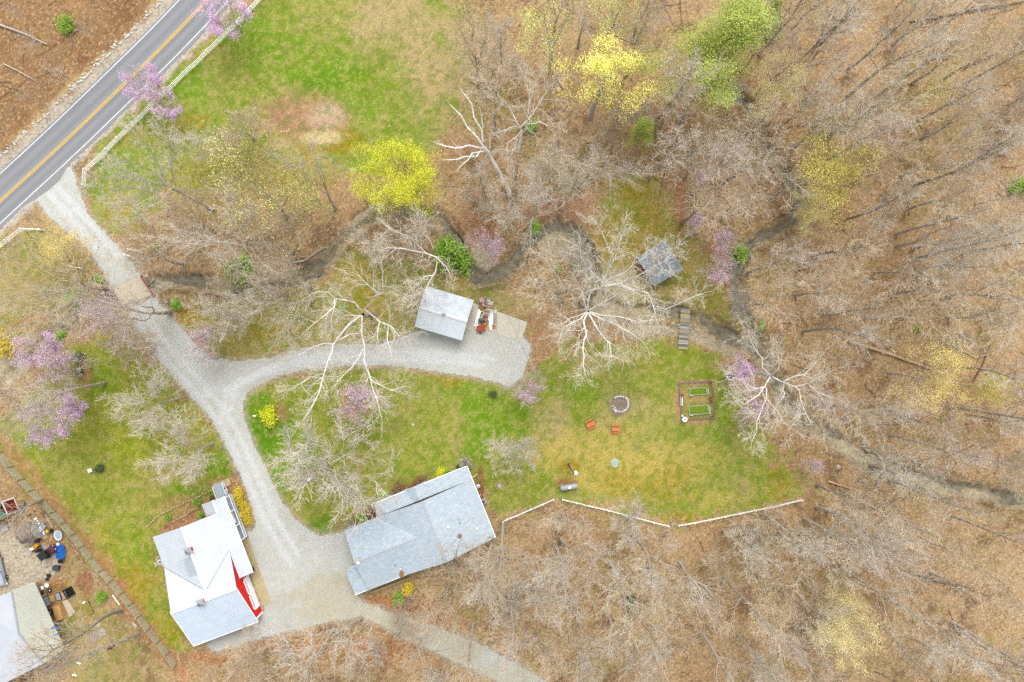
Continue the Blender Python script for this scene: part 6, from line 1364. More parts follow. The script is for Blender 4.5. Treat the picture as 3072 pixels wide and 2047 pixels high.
fm = thing('marker_stake', 'orange-yellow marker pipe lying by the middle white fence', 'marker', W('33', 522, 335)); mb = MB(); B = W('33', 543, 385, .4) - W('33', 522, 335); mb.tube((0, 0, .9), B, .06); mb.build('pipe', mat('orange_yellow', C(236, 170, 20)), fm); mb = MB(); mb.tube((0, 0, 0), (0, 0, .9), .04); mb.build('support', M_GREYM, fm)

# edging stones of the flower bed and the loose white stones of the road bank
fbed = thing('flower_bed_wall', 'low tan stone wall curving round the planting above the barn house', 'stone wall', W('h1', 700, 480)); c0 = W('h1', 700, 480); mb = MB(); rr = random.Random(12)
for line in ([(0, 800), (60, 740), (130, 670), (200, 610), (300, 555), (400, 500), (500, 450), (600, 400), (700, 370), (800, 330), (900, 270), (1000, 225), (1080, 190)], [(380, 720), (460, 690), (560, 640), (660, 580), (760, 500)], [(1280, 130), (1330, 90), (1400, 90), (1440, 140), (1500, 220), (1530, 310), (1570, 420), (1610, 540), (1650, 660), (1660, 760), (1620, 850)]):
    P = [W('h1', *p) - c0 for p in line]
    for a, b in zip(P, P[1:]):
        k = max(1, int((b - a).length / .42))
        for i in range(k): p = a.lerp(b, (i + .5) / k); mb.blob((p.x + rr.uniform(-.08, .08), p.y + rr.uniform(-.08, .08), .12), (.26, .19, .2), rr.randint(0, 999))
mb.build('stone_wall', M_STONE, fbed)
stp = thing('stone_step', 'tan stone slab steps at the head of the porch ramp', 'steps', W('h1', 1180, 110), WH_A); mb = MB(); mb.box(-1.6, 1.6, -.45, .0, 0, .2); mb.box(-1.6, 1.5, .0, .5, 0, .14); mb.box(-.8, 1.5, -.8, -.45, 0, .26); mb.build('slab', M_STONE, stp)
stn = thing('stone_pile', 'pile of pale stones against the back wall of the barn house', 'stone pile', W('h1', 200, 1345)); mb = MB(); [mb.blob((rr.gauss(0, .45), rr.gauss(0, .35), .08 + rr.random() * .15), (.16, .13, .1), i) for i in range(40)]; mb.build('stones', M_WSTONE, stn)
mb = MB(); rp = [W('n', *p) for p in ROADC]
for i in range(420):
    x = rr.uniform(-40, 620); j = min(range(len(ROADC)), key=lambda q: abs(ROADC[q][0] - x)); a, b = Vector((*ROADC[max(0, j - 1)], 0)), Vector((*ROADC[min(len(ROADC) - 1, j + 1)], 0)); d = (b - a).normalized(); n_ = Vector((d.y, -d.x, 0))
    dens = .5 + .5 * math.sin(x * .02 + 1); off = -(88 + abs(rr.gauss(0, 7)) + 6)
    if rr.random() > .3 + .7 * dens: continue
    q = Vector((x, ROADC[j][1] + (x - ROADC[j][0]) * d.y / d.x, 0)); p = q + n_ * abs(off); p = W('n', p.x, p.y) ; s = rr.uniform(.1, .28); mb.blob((p.x, p.y, .05), (s, s * .8, s * .6), rr.randint(0, 99))
o = mb.build('roadside_stones', M_WSTONE); tag(o, 'scattered white stones along the far shoulder of the road', 'stones', kind='stuff')
mb = MB()
for cx, cy, sx, sy, n in ((2060, 1090, 90, 26, 110), (2000, 1050, 40, 24, 40), (345, 655, 30, 14, 50), (318, 600, 26, 22, 50), (1560, 755, 60, 16, 30), (400, 700, 26, 16, 30), (1690, 790, 50, 20, 30), (1080, 610, 16, 10, 20)):
    for i in range(n):
        p = D(rr.gauss(cx, sx * .6), rr.gauss(cy, sy * .6)); s = rr.choice((.12, .15, .2, .3, .45)) * rr.uniform(.7, 1.2); mb.blob((p.x, p.y, hgt(p.x, p.y) + .04), (s, s * .8, s * .55), i)
o = mb.build('creek_stones', mat('creek_stone', C(190, 180, 160), var=.2, scale=2)); tag(o, 'loose pale stones in the creek bed', 'stones', kind='stuff')
# fallen timber
def log(lab, pts, r, m_, z=.25, nm='fallen_log', stubs=6):
    P = [D(x, y) + Vector((0, 0, z)) for x, y in pts]; o = thing(nm, lab, 'log', P[0]); P = [p - o.location for p in P]; mb = MB(); n = len(P)
    for i, (a, b) in enumerate(zip(P, P[1:])): mb.tube(a, b, r * (1 - .7 * i / n), r * (1 - .7 * (i + 1) / n), 8)
    mb.build('trunk', m_, o); r_ = random.Random(int(pts[0][0])); mb = MB()
    for i in range(stubs): a, b = P[r_.randrange(n - 1)], P[-1]; p = P[0].lerp(P[-1], r_.uniform(.4, 1)); d = (P[-1] - P[0]).normalized(); q = p + Vector((d.x * .8 - d.y * r_.uniform(-1, 1), d.y * .8 + d.x * r_.uniform(-1, 1), r_.uniform(.1, .6))); mb.tube(p, q, r * .25, r * .06, 5)
    if stubs: mb.build('branch_stub', m_, o)
B_LOG = mat('dark_log_bark', C(116, 96, 80), var=.3, scale=3)
M_BARE = mat('debarked_wood', C(210, 176, 134), var=.14, scale=2, stretch=(1, 1, 1))
log('long tan debarked fallen log in the right woods', [(1948, 784), (2010, 803), (2060, 820), (2110, 838), (2180, 862)], .34, M_BARE)
log('short tan log leaning beyond the end of the long fallen log', [(2160, 780), (2240, 822), (2280, 812)], .16, M_BARE, stubs=3)
log('dark fallen trunk at the upper right edge', [(2090, 52), (2160, 40), (2260, 22), (2360, 4)], .18, B_LOG)
log('dark broken log on the leaves below the dark fallen trunk', [(2208, 160), (2250, 142), (2290, 126)], .16, B_LOG)
log('dark fallen branch beside the amber budding tree', [(2230, 885), (2255, 840), (2275, 790)], .12, B_LOG)
log('tan split log below the rocky creek', [(1900, 1105), (1940, 1118), (1975, 1130)], .2, M_BARE)
log('curved dark fallen limb in the lower right woods', [(2080, 1310), (2130, 1330), (2175, 1340), (2230, 1350)], .22, B_LOG)
log('thin dark fallen branch in the clearing above the pavilion', [(1690, 405), (1650, 430), (1620, 440)], .1, B_LOG)
log('dark fallen trunk left of the dark rail of the upper bank', [(0, 58), (60, 80), (110, 104)], .2, B_GREY)
log('thin pale log on the leafy bank beyond the road', [(10, 148), (50, 168), (82, 186)], .12, B_PALE)
log('fallen pale limb across the bottom right creek woods', [(2030, 1240), (2080, 1222), (2130, 1205)], .16, M_BARE)
log('grey fallen trunk along the muddy bank left of the yellow tree', [(640, 610), (700, 600), (745, 570)], .2, B_GREY)

# ------------------------------------------------------------------ stored things: beside the garage and in the neighbour's yard
M_LUM = mat('tan_lumber', C(206, 178, 132), var=.18, scale=3); M_BRICK = mat('brick_rubble', C(176, 96, 66), var=.25, scale=4); M_BLUE = mat('blue_plastic', C(30, 120, 220), var=.2, scale=4); M_RUB = mat('tyre_rubber', C(60, 60, 62), var=.2, scale=6)
def at(nm, lab, cat, t, x, y, ang=0.0, group=None, zz=0.0):
    o = thing(nm, lab, cat, W(t, x, y), ang, group); o.location.z = zz; return o
def bars(nm, lab, cat, t, lines, w, h, m_, z=.12, part='board', group=None):
    for i, (lb, (a, b)) in enumerate(zip(lab, lines)):
        A, B = W(t, *a), W(t, *b); o = thing(nm, lb, cat, A, 0, group); mb = MB(); mb.bar((0, 0, z + h / 2), (B - A) + Vector((0, 0, z + h / 2)), w, h); mb.bar((B - A) * .03 + Vector((0, 0, z + h + .01)), (B - A) * .97 + Vector((0, 0, z + h + .01)), w * .6, .02); tag(mb.build(part, m_ if not isinstance(m_, list) else m_[i % len(m_)], o))
bars('white_board', ['long white plank nearest the garage beside the brick pile', 'white plank next to the long one beside the garage', 'white plank crossing slantwise by the green barrel', 'widest white plank lying right of the brick pile', 'white plank right of the widest one', 'short white plank near the concrete slab', 'pale grey plank along the slab edge', 'grey-green plank second from the slab edge', 'narrow tan plank left of the widest white one'], 'plank', 'p',
     [((365, 575), (245, 1090)), ((410, 620), (270, 1040)), ((520, 690), (262, 1140)), ((635, 755), (720, 1185)), ((712, 690), (730, 1040)), ((738, 690), (762, 1000)), ((800, 760), (800, 1020)), ((850, 760), (840, 990)), ((625, 890), (660, 1200))], .3, .06, [M_TRIM, M_TRIM, M_TRIM, M_TRIM, M_TRIM, M_TRIM, M_GREYM, mat('greenish_plank', C(176, 176, 150)), M_LUM], group='planks stored beside the garage')
bars('old_beam', ['upper pale split beam across the brick pile', 'lower pale split beam across the brick pile', 'tan beam end above the brick pile'], 'beam', 'p', [((500, 590), (680, 630)), ((440, 630), (690, 735)), ((450, 445), (545, 480))], .22, .16, [M_LUM, mat('pale_split_wood', C(206, 200, 176), var=.15), M_LUM], z=.3)
bp = at('brick_pile', 'loose pile of orange bricks and blocks beside the concrete slab', 'brick pile', 'p', 480, 800); rr = random.Random(22); mb = MB()
c0 = W('p', 480, 800)
for (x, y, sx, sy, n, mi) in ((470, 340, 60, 60, 60, 0), (500, 480, 60, 50, 50, 0), (540, 850, 50, 90, 80, 0), (470, 1010, 70, 40, 60, 0), (560, 980, 40, 60, 40, 1), (420, 1010, 50, 40, 30, 1)):
    for i in range(n):
        p = W('p', rr.gauss(x, sx), rr.gauss(y, sy)) - c0; z = rr.uniform(0, .3); mb.box(p.x - .13, p.x + .13, p.y - .08, p.y + .08, z, z + .12, rr.choice((mi, 0, 0, 1, 2)), rot=rr.uniform(0, 3))
mb.build('bricks', [M_BRICK, M_LUM, mat('grey_blocks', C(190, 184, 176), var=.1)], bp)
gbx = at('green_barrel', 'green barrel with a white end lying on the brick pile', 'barrel', 'p', 455, 885, .08, zz=.3); mb = MB()
prof = [(0, -.62), (.3, -.62), (.34, -.3), (.34, .35), (.3, .55), (.26, .55)]; k = 18
for r, z in prof: mb.v += [(z, r * math.cos(2 * math.pi * i / k), .3 + r * math.sin(2 * math.pi * i / k)) for i in range(k)]
mb.f += [(j * k + i, j * k + (i + 1) % k, (j + 1) * k + (i + 1) % k, (j + 1) * k + i) for j in range(len(prof) - 1) for i in range(k)]; mb.m += [0] * len(mb.f); mb.build('barrel', mat('grey_green_paint', C(100, 124, 104), var=.1), gbx)
mb = MB(); mb.tube((.44, 0, .3), (.56, 0, .3), .3, .3, 18); mb.build('end_band', M_TRIM, gbx)
cr = at('block_crate', 'pale crate of holes and dark bottles above the stored planks', 'crate', 'p', 632, 368, -.3); mb = MB(); mb.box(-.75, .75, -.8, .8, 0, .12)
for a in (-.75, .67): mb.box(a, a + .08, -.8, .8, .12, .4)
for a in (-.8, .72): mb.box(-.67, .67, a, a + .08, .12, .4)
mb.build('crate', mat('cream_wood', C(222, 214, 196), var=.1, scale=3), cr)
for i in range(7): x, y = [(-.5, .5), (-.5, .2), (-.5, -.3), (-.2, -.4), (.1, -.5), (.5, -.45), (.5, .5)][i]; mb = MB(); mb.lathe([(0, .12), (.11, .12), (.11, .3), (.05, .42), (0, .42)], 10, c=(x, y, 0)); mb.build('bottle', M_BLACK, cr)
cr2 = at('small_crate', 'smaller pale crate right of the block crate', 'crate', 'p', 728, 402, -.3); mb = MB(); mb.box(-.3, .3, -.36, .36, 0, .3); mb.box(-.12, .0, -.3, .3, .28, .34); mb.build('crate', bpy.data.materials['cream_wood'], cr2)
ds = at('paving_block', 'grey-pink flat block atop the brick pile', 'block', 'p', 435, 298, .3, zz=.3); mb = MB(); mb.box(-.36, .36, -.42, .42, 0, .14); mb.box(-.3, .3, -.36, .36, .13, .16); mb.build('block', mat('pinkish_block', C(206, 178, 166), var=.08), ds)
wb = at('wheelbarrow', 'rust-red wheelbarrow at the foot of the brick pile', 'wheelbarrow', 'p', 415, 1150, -.1); mb = MB(); mb.add([(-.55, -.35, .35), (.55, -.35, .35), (.6, .38, .35), (-.6, .38, .35), (-.72, -.5, .66), (.72, -.5, .66), (.78, .52, .66), (-.78, .52, .66)], [(3, 2, 1, 0), (0, 1, 5, 4), (1, 2, 6, 5), (2, 3, 7, 6), (3, 0, 4, 7), (4, 5, 6, 7)]); mb.build('tub', mat('rust_red', C(182, 84, 58), var=.18, scale=3), wb)
mb = MB(); mb.tube((-.06, -.7, .2), (.06, -.7, .2), .2, k=14); mb.build('wheel', M_RUB, wb)
for s in (-.3, .3): mb = MB(); mb.bar((s * .5, -.8, .25), (s, 1.0, .5), .05, .05); mb.bar((s, .35, .4), (s, .4, 0), .05, .05); mb.build('handle', M_LUM, wb)
cp = at('chimney_pot', 'round terracotta pipe with a dark hole on the slab corner', 'pipe', 'p', 810, 1078); mb = MB(); mb.lathe([(.3, 0), (.26, .5), (.3, .55), (.13, .55), (.12, .1), (0, .1)], 18); mb.build('pipe', M_TERRA, cp)
sb = at('stone_block', 'white stone block at the corner of the concrete slab', 'block', 'p', 848, 640, -.3); mb = MB(); mb.box(-.22, .22, -.4, .4, 0, .35); mb.box(-.18, .18, -.35, .35, .34, .37); mb.build('block', M_WSTONE, sb)
bars('split_firewood', ['leftmost short split log below the planks', 'wide short split log below the planks'], 'firewood', 'p', [((590, 1170), (610, 1030)), ((560, 1190), (600, 1060))], .2, .14, M_LUM)

# neighbour's yard
gm_ = at('riding_mower', 'orange-yellow riding mower beside the grey gambrel shed', 'mower', 'y1', 815, 1190, math.radians(35)); M_ORG = mat('mower_yellow', C(236, 170, 20), var=.1)
mb = MB(); mb.box(-.9, .3, -.4, .4, .25, .55); mb.box(.25, .95, -.26, .26, .3, .8); mb.build('body', M_ORG, gm_); mb = MB(); mb.box(-.5, -.05, -.22, .22, .55, .66); mb.box(-.6, -.48, -.22, .22, .55, .95); mb.build('seat', M_TRIM, gm_); mb = MB(); mb.box(-1.1, -.7, -.35, .35, .3, .6); mb.build('bagger', M_GREYM, gm_)
for x, y, r in ((-.55, .45, .28), (-.55, -.45, .28), (.7, .4, .2), (.7, -.4, .2)): mb = MB(); mb.tube((x, y - .09, r), (x, y + .09, r), r, k=14); mb.build('wheel', M_RUB, gm_)
mb = MB(); mb.tube((.2, 0, .6), (.08, 0, .95), .03); mb.lathe([(.2, 0), (.23, .02), (.2, .04), (.17, .02), (.2, 0)], 14, c=(.08, 0, .95)); mb.build('steering_wheel', M_BLACK, gm_)
ut = at('utility_vehicle', 'black-roofed maroon utility vehicle beside blue plastic in the neighbour yard', 'utility vehicle', 'y1', 1150, 1290, math.radians(40)); M_MAR = mat('maroon_body', C(96, 52, 66), var=.15, rough=.4)
mb = MB(); mb.box(-1.3, 1.3, -.62, .62, .35, .7); mb.add([(.5, -.6, .7), (1.3, -.55, .7), (1.3, .55, .7), (.5, .6, .7), (.5, -.6, 1.0), (1.25, -.5, .85), (1.25, .5, .85), (.5, .6, 1.0)], [(0, 1, 5, 4), (1, 2, 6, 5), (2, 3, 7, 6), (3, 0, 4, 7), (4, 5, 6, 7)]); mb.build('body', M_MAR, ut)
mb = MB(); mb.box(-1.25, .2, -.66, .66, 1.75, 1.83); mb.build('roof', M_BLACK, ut); mb = MB(); [mb.bar((x, y, .7), (x * .95, y, 1.76), .05, .05) for x in (-1.2, .15) for y in (-.58, .58)]; mb.build('roll_bar', M_BLACK, ut); mb = MB(); mb.box(-.75, -.2, -.55, .55, .7, .95); mb.box(-.85, -.72, -.55, .55, .9, 1.4); mb.build('seat', M_BLACK, ut)
for x, y in ((-.85, .6), (-.85, -.6), (.9, .6), (.9, -.6)): mb = MB(); mb.tube((x, y - .12, .32), (x, y + .12, .32), .32, k=16); mb.build('wheel', M_RUB, ut)
for y in (-.4, .4): mb = MB(); mb.box(1.28, 1.33, y - .12, y + .12, .72, .82); mb.build('headlight', M_TRIM, ut)
bt = at('blue_tarp', 'crumpled bright blue plastic behind the black utility vehicle', 'tarp', 'y1', 1372, 1300); mb = MB(); rr = random.Random(31); n = 9
mb.add([(i * .22 - .9 + rr.uniform(-.05, .05), j * .3 - 1.2 + rr.uniform(-.08, .08), .12 + rr.random() * .4) for i in range(n) for j in range(n)], [(i * n + j, (i + 1) * n + j, (i + 1) * n + j + 1, i * n + j + 1) for i in range(n - 1) for j in range(n - 1) if not (i in (0, n - 2) and j in (0, n - 2))]); mb.build('tarp', M_BLUE, bt); mb = MB(); mb.box(-.3, .3, -.3, .2, 0, .15); mb.build('folded_edge', M_BLUE, bt)
tb = at('white_tub', 'oval white tub standing near the board fence', 'tub', 'y1', 1340, 930, .2); mb = MB(); mb.lathe([(0, .05), (.6, .05), (.75, .5), (.8, .52), (.72, .52), (.6, .12)], 22); o = mb.build('tub', M_TRIM, tb); o.scale = (.85, 1.1, 1); mb = MB(); mb.lathe([(.68, .42), (0, .44)], 22); o = mb.build('water', mat('tub_water', C(190, 208, 226), rough=.3), tb); o.scale = (.85, 1.1, 1)
sp = at('striped_lounger', 'blue and white striped lounger against the gambrel shed', 'lounger', 'y1', 945, 780, math.radians(48)); mb = MB()
for i in range(7): mb.box(-.9, .9, -.49 + i * .14, -.35 + i * .14, .35, .39, i % 2)
mb.build('seat', [mat('lounger_blue', C(90, 110, 170)), M_TRIM], sp); [MB().box(x - .04, x + .04, -.45, .45, 0, .35).build('leg', M_GREYM, sp) for x in (-.8, .8)]
yl = at('yellow_toy', 'small bright yellow toy tractor on the leaves by the fence', 'toy', 'y1', 1110, 835); mb = MB(); mb.box(-.4, .25, -.25, .25, .15, .45); mb.box(-.1, .2, -.2, .2, .45, .65); mb.build('body', mat('toy_yellow', C(246, 220, 20)), yl); [MB().tube((x, -.3, .15), (x, .3, .15), .16, k=12).build('wheel', M_RUB, yl) for x in (-.25, .4)]; mb = MB(); mb.box(.25, .75, -.3, .3, .2, .5); mb.build('wagon', M_BLACK, yl)
lad = at('yellow_shelf', 'yellow-edged shelf unit leaning near the gambrel shed wall', 'shelf', 'y1', 870, 660, math.radians(-62)); mb = MB(); mb.box(-1.1, 1.1, -.3, -.24, .2, .26); mb.box(-1.1, 1.1, .24, .3, .2, .26); mb.build('side_rail', mat('yellow_rail', C(236, 200, 60)), lad); mb = MB(); [mb.box(x, x + .3, -.24, .24, .18, .24) for x in (-1.0, -.5, 0, .5)]; mb.build('shelf', M_TRIM, lad); mb = MB(); mb.box(.3, 1.3, .35, .95, .1, .5); mb.build('grey_bin', M_GREYM, lad)
for lab, t, x, y, s, m_, an in (('black barrel between the mower and the utility vehicle', 'y1', 935, 1255, .32, M_BLACK, 0), ('dark bin at the corner of the gravel yard', 'y1', 1405, 1500, .38, M_BLACK, .2), ('small brown barrel beside the black barrel', 'y1', 885, 1285, .22, M_DKIRON, 0)):
    o = at('barrel', lab, 'barrel', t, x, y, an); mb = MB(); mb.lathe([(0, 0), (s * .9, 0), (s, .25), (s, .6), (s * .9, .85), (s * .8, .85), (s * .78, .7), (0, .7)], 18); mb.build('barrel', m_, o); mb = MB(); mb.lathe([(s, .4), (s + .02, .42), (s, .44)], 18); mb.build('hoop', M_GREYM, o)
tt = at('black_tote', 'black plastic tote with lid on the gravel yard edge', 'tote', 'y2', 740, 95, -.1); mb = MB(); mb.box(-.5, .5, -.36, .36, 0, .55); mb.build('tub', M_BLACK, tt); mb = MB(); mb.box(-.56, .56, -.42, .42, .55, .62); mb.box(-.45, .45, -.3, .3, .62, .65); mb.build('lid', mat('dark_blue_grey', C(76, 80, 92)), tt)
def tyre(lab, t, x, y, r, hub): 
    o = at('tyre', lab, 'tyre', t, x, y, 0, 'loose tyres of the neighbour yard'); mb = MB(); mb.lathe([(r * .55, .02), (r, .02), (r * 1.05, .12), (r, .24), (r * .55, .24), (r * .5, .12), (r * .55, .02)], 20); mb.build('rubber', M_RUB, o); mb = MB(); mb.lathe([(r * .55, .1), (r * .3, .16), (0, .16)], 16); mb.build('rim', hub, o)
tyre('loose tyre with a white rim near the barn corner', 'y2', 642, 388, .34, M_TRIM); tyre('big loose tyre with a tan rim against the barn', 'y2', 648, 668, .48, M_CONC2); tyre('small dark tyre at the edge of the gravel', 'y2', 612, 245, .26, M_BLACK); tyre('dark tyre on leaves at the top of the pile', 'y2', 632, 200, .34, M_DKIRON)
def sheetlike(nm, lab, cat, t, pts, h, m_, part='board', extra=None):
    P = [W(t, *p) for p in pts]; c = sum(P, Vector()) / len(P); o = thing(nm, lab, cat, c); P = [p - c for p in P]; mb = MB(); mb.prism([(p.x, p.y) for p in P], .02, h); mb.prism([(p.x * .9, p.y * .9) for p in P], h - .01, h + .03, 1 if extra else 0); mb.build(part, [m_] + ([extra] if extra else []), o)
sheetlike('blue_grey_tub', 'blue-grey flat-topped hot tub cover against the barn wall', 'cover', 'y2', ((505, 520), (600, 465), (655, 565), (550, 612)), .7, mat('blue_grey', C(160, 180, 194), var=.06), 'cover')
sheetlike('tan_board', 'tan board leaning flat between blue-grey cover and black panel', 'board', 'y2', ((630, 460), (705, 440), (710, 525), (655, 540)), .2, mat('tan_board', C(206, 172, 110), var=.08))
sheetlike('black_scrap_sheet', 'black panel with shiny silver strips on the ground', 'panel', 'y2', ((715, 430), (770, 410), (800, 505), (740, 515)), .25, M_BLACK, 'panel', M_GREYM)
sheetlike('scrap_table', 'small pile of pinkish scrap boards right of the black panel', 'scrap wood', 'y2', ((780, 420), (840, 400), (875, 490), (820, 505)), .18, mat('pinkish_scrap', C(196, 168, 150), var=.2, scale=4))
sheetlike('plywood_stack', 'stack of orange-tan plywood beside the barn', 'plywood', 'y2', ((690, 590), (780, 560), (830, 745), (745, 775)), .45, mat('plywood', C(226, 178, 112), var=.14, scale=2))
sheetlike('canvas_board', 'cream cracked board lying right of the plywood stack', 'board', 'y2', ((805, 530), (870, 505), (970, 665), (900, 735)), .16, mat('cream_board', C(222, 204, 178), var=.08, scale=2))
bc = at('black_crate', 'black divided plastic crate lying right of the scrap boards', 'crate', 'y2', 892, 410, .5); mb = MB(); mb.box(-.8, .8, -.8, .8, 0, .08)
for a in (-.8, -.27, .2, .72): mb.box(a, a + .08, -.8, .8, .08, .4); mb.box(-.8, .8, a, a + .079, .081, .42)
mb.build('crate', M_BLACK, bc)
sf = at('wooden_pallet_table', 'yellow-green old wooden bench frame on the neighbour grass', 'bench', 'y2', 1140, 615, math.radians(-64)); M_OY = mat('old_yellow_wood', C(176, 160, 70), var=.2, scale=3); mb = MB(); [mb.box(-1.2, 1.1, -.5 + i * .3, -.3 + i * .3, .4, .45) for i in range(4)]; mb.build('seat', [M_OY], sf); [MB().box(x - .05, x + .05, -.5, .6, 0, .4).build('leg', M_DKIRON, sf) for x in (-.9, .9)]; mb = MB(); mb.box(-1.4, -1.1, -.2, .2, .3, .6); mb.build('white_block', M_TRIM, sf)
for i, (lab, x, y, an) in enumerate((('lone pale pallet upper right of the other pallets', 1252, 812, .2), ('white slatted pallet at the right end of the row', 1318, 926, .3))):
    o = at('pallet', lab, 'pallet', 'y2', x, y, an, 'pallets on the neighbour grass'); mb = MB(); [mb.box(-.5, .5, -.55 + k * .19, -.42 + k * .19, .1, .14) for k in range(6)]; mb.build('slats', mat('pale_pallet', C(220, 206, 200), var=.1) if i == 0 else bpy.data.materials['pale_pallet'], o); mb = MB(); [mb.box(a, a + .09, -.55, .55, 0, .1) for a in (-.5, -.05, .41)]; mb.build('runner', M_LUM, o)
for lab, x, y in (('left greyish pallet of broken slats in the row', 1168, 1010), ('middle greyish pallet of broken slats in the row', 1248, 965)):
    o = at('pallet', lab, 'pallet', 'y2', x, y, .35, 'pallets on the neighbour grass'); mb = MB(); [mb.box(-.55 + k * .2, -.42 + k * .2, -.95 + .1 * (k % 3), .9 - .12 * (k % 2), .08, .12) for k in range(6)]; mb.build('slats', mat('worn_pallet', C(196, 180, 164), var=.2, scale=3) if 'worn_pallet' not in bpy.data.materials else bpy.data.materials['worn_pallet'], o); mb = MB(); [mb.box(-.58, .6, a, a + .1, 0, .08) for a in (-.8, 0, .7)]; mb.build('runner', M_LUM, o)
ho = at('blue_hose', 'loop of bright blue hose hanging over the barn eave', 'hose', 'y2', 712, 905, zz=3.1); mb = MB(); mb.path([(.68 * math.cos(t / 6), .72 * math.sin(t / 6), .2 + .05 * math.sin(t)) for t in range(4, 34)], .1, 7); mb.build('hose', mat('hose_blue', C(80, 140, 220)), ho); ho.location = W('y2', 712, 905, 3.2); ho.location.z = 3.2
gx = at('grey_utility_box', 'grey-green box at the lower corner of the barn', 'box', 'y2', 790, 1215, .45); mb = MB(); mb.box(-.6, .6, -.4, .4, 0, .8); mb.build('cabinet', mat('box_grey_green', C(150, 166, 160)), gx); mb = MB(); mb.box(-.64, .64, -.44, .44, .8, .88); mb.build('lid', M_GREYM, gx)
bj = at('blue_scrap', 'scattered bright blue scrap under the lower barn eave', 'scrap', 'y2', 620, 1372); mb = MB(); [mb.box(x, x + .5, y, y + .16, 0, .15 + .1 * k, rot=.3 + k) for k, (x, y) in enumerate(((-.9, .2), (-.3, .0), (.2, -.1), (.6, .1), (-.6, .4)))]; mb.build('scrap', M_BLUE, bj)
for lab, t, x, y in (('larger white bag on the leaves near the bottom left trunk', 'y2', 1008, 1315), ('small white bag near the bottom edge by the leaning trunk', 'y2', 955, 1470)):
    o = at('litter_bag', lab, 'bag', t, x, y); mb = MB(); mb.blob((0, 0, .15), (.32, .24, .2), int(x)); mb.blob((.25, -.15, .1), (.2, .16, .12), 5); mb.build('bag', M_TRIM, o)
cl = at('white_basin', 'white basin among the leaves beside the white-rimmed tyre', 'basin', 'y2', 610, 318); mb = MB(); mb.lathe([(0, .04), (.3, .04), (.42, .25), (.38, .25), (.26, .1)], 16); mb.build('basin', M_TRIM, cl); mb = MB(); mb.tube((.3, 0, .2), (.8, -.1, .22), .03); mb.build('handle', M_RED, cl)
fm_ = at('metal_stand', 'grey metal stand with tools at the barn corner', 'stand', 'y2', 470, 330, .4); mb = MB(); [mb.bar((-.6, y, .5), (.6, y, .5), .06, .06) for y in (-.4, 0, .4)]; [mb.bar((x, -.4, .5), (x, .4, .5), .06, .06) for x in (-.6, .6)]; [mb.bar((x, y, 0), (x, y, .5), .05, .05) for x in (-.6, .6) for y in (-.4, .4)]; mb.build('frame', M_GREYM, fm_); mb = MB(); mb.bar((.2, -.6, .6), (.9, .5, .7), .08, .08); mb.build('tool', mat('orange_tool', C(236, 110, 70)), fm_)
rods = at('red_rods', 'bundle of dark red rods in the leaves beside the leaning trunk', 'rods', 'y2', 1425, 1125, .5); mb = MB(); [mb.tube((-.7, k * .08 - .15, .1), (.7, k * .05 - .1, .14), .035) for k in range(5)]; mb.build('rods', mat('dark_red_rod', C(120, 54, 56)), rods); mb = MB(); mb.box(-.1, .0, -.25, .2, .04, .2); mb.build('strap', M_BLACK, rods)
tr_ = at('silver_truck', 'rear of a silver pickup with a white step at the left edge', 'pickup truck', 'y2', 10, 120, math.radians(104)); M_SIL = mat('silver_paint', C(200, 212, 228), rough=.3, var=.05, spec=.5)
mb = MB(); mb.box(-2.4, 3.2, -.95, .95, .55, 1.0); mb.box(-2.4, -.3, -.95, -.85, 1.0, 1.35); mb.box(-2.4, -.3, .85, .95, 1.0, 1.35); mb.box(-2.4, -2.32, -.85, .85, 1.0, 1.35); mb.box(-.3, -.2, -.95, .95, 1.0, 1.7); mb.add([(-.2, -.9, 1.0), (1.6, -.9, 1.0), (1.6, .9, 1.0), (-.2, .9, 1.0), (0, -.75, 1.75), (1.0, -.75, 1.75), (1.0, .75, 1.75), (0, .75, 1.75)], [(0, 1, 5, 4), (1, 2, 6, 5), (2, 3, 7, 6), (3, 0, 4, 7), (4, 5, 6, 7)]); mb.box(1.6, 3.2, -.92, .92, 1.0, 1.18); mb.build('body', M_SIL, tr_)
mb = MB(); mb.box(-2.75, -2.4, -.95, .95, .45, .6); mb.build('bumper', M_TRIM, tr_)
for y in (-.88, .88): mb = MB(); mb.box(-2.45, -2.38, y - .08, y + .08, 1.0, 1.3); mb.build('tail_light', M_RED, tr_)
for x in (-1.5, 2.2):
    for y in (-.9, .9): mb = MB(); mb.tube((x, y - .14, .38), (x, y + .14, .38), .38, k=18); w_ = mb.build('wheel', M_RUB, tr_); mb = MB(); mb.tube((x, y - .15, .38), (x, y + .15, .38), .2, k=12); mb.build('rim', M_GREYM, w_)
mb = MB(); mb.add([(-.15, -.7, 1.1), (-.15, .7, 1.1), (-.02, .65, 1.65), (-.02, -.65, 1.65)], [(0, 1, 2, 3)]); mb.build('rear_window', M_GLASS, tr_)
gs_ = at('garden_stake_pile', 'dark heap of yard scraps with yellow bits above the gambrel shed', 'scrap heap', 'y1', 560, 545, .3); mb = MB(); rr = random.Random(44)
for i in range(70): x, y, a = rr.gauss(0, 1.2), rr.gauss(0, .3), rr.uniform(0, 6.28); mb.tube((x, y, .05 + rr.random() * .2), (x + .4 * math.cos(a), y + .4 * math.sin(a), .1 + rr.random() * .3), .03, .02, 4, rr.choice((0, 0, 0, 1)))
mb.build('scraps', [M_DKIRON, mat('yellow_bits', C(226, 200, 40))], gs_)
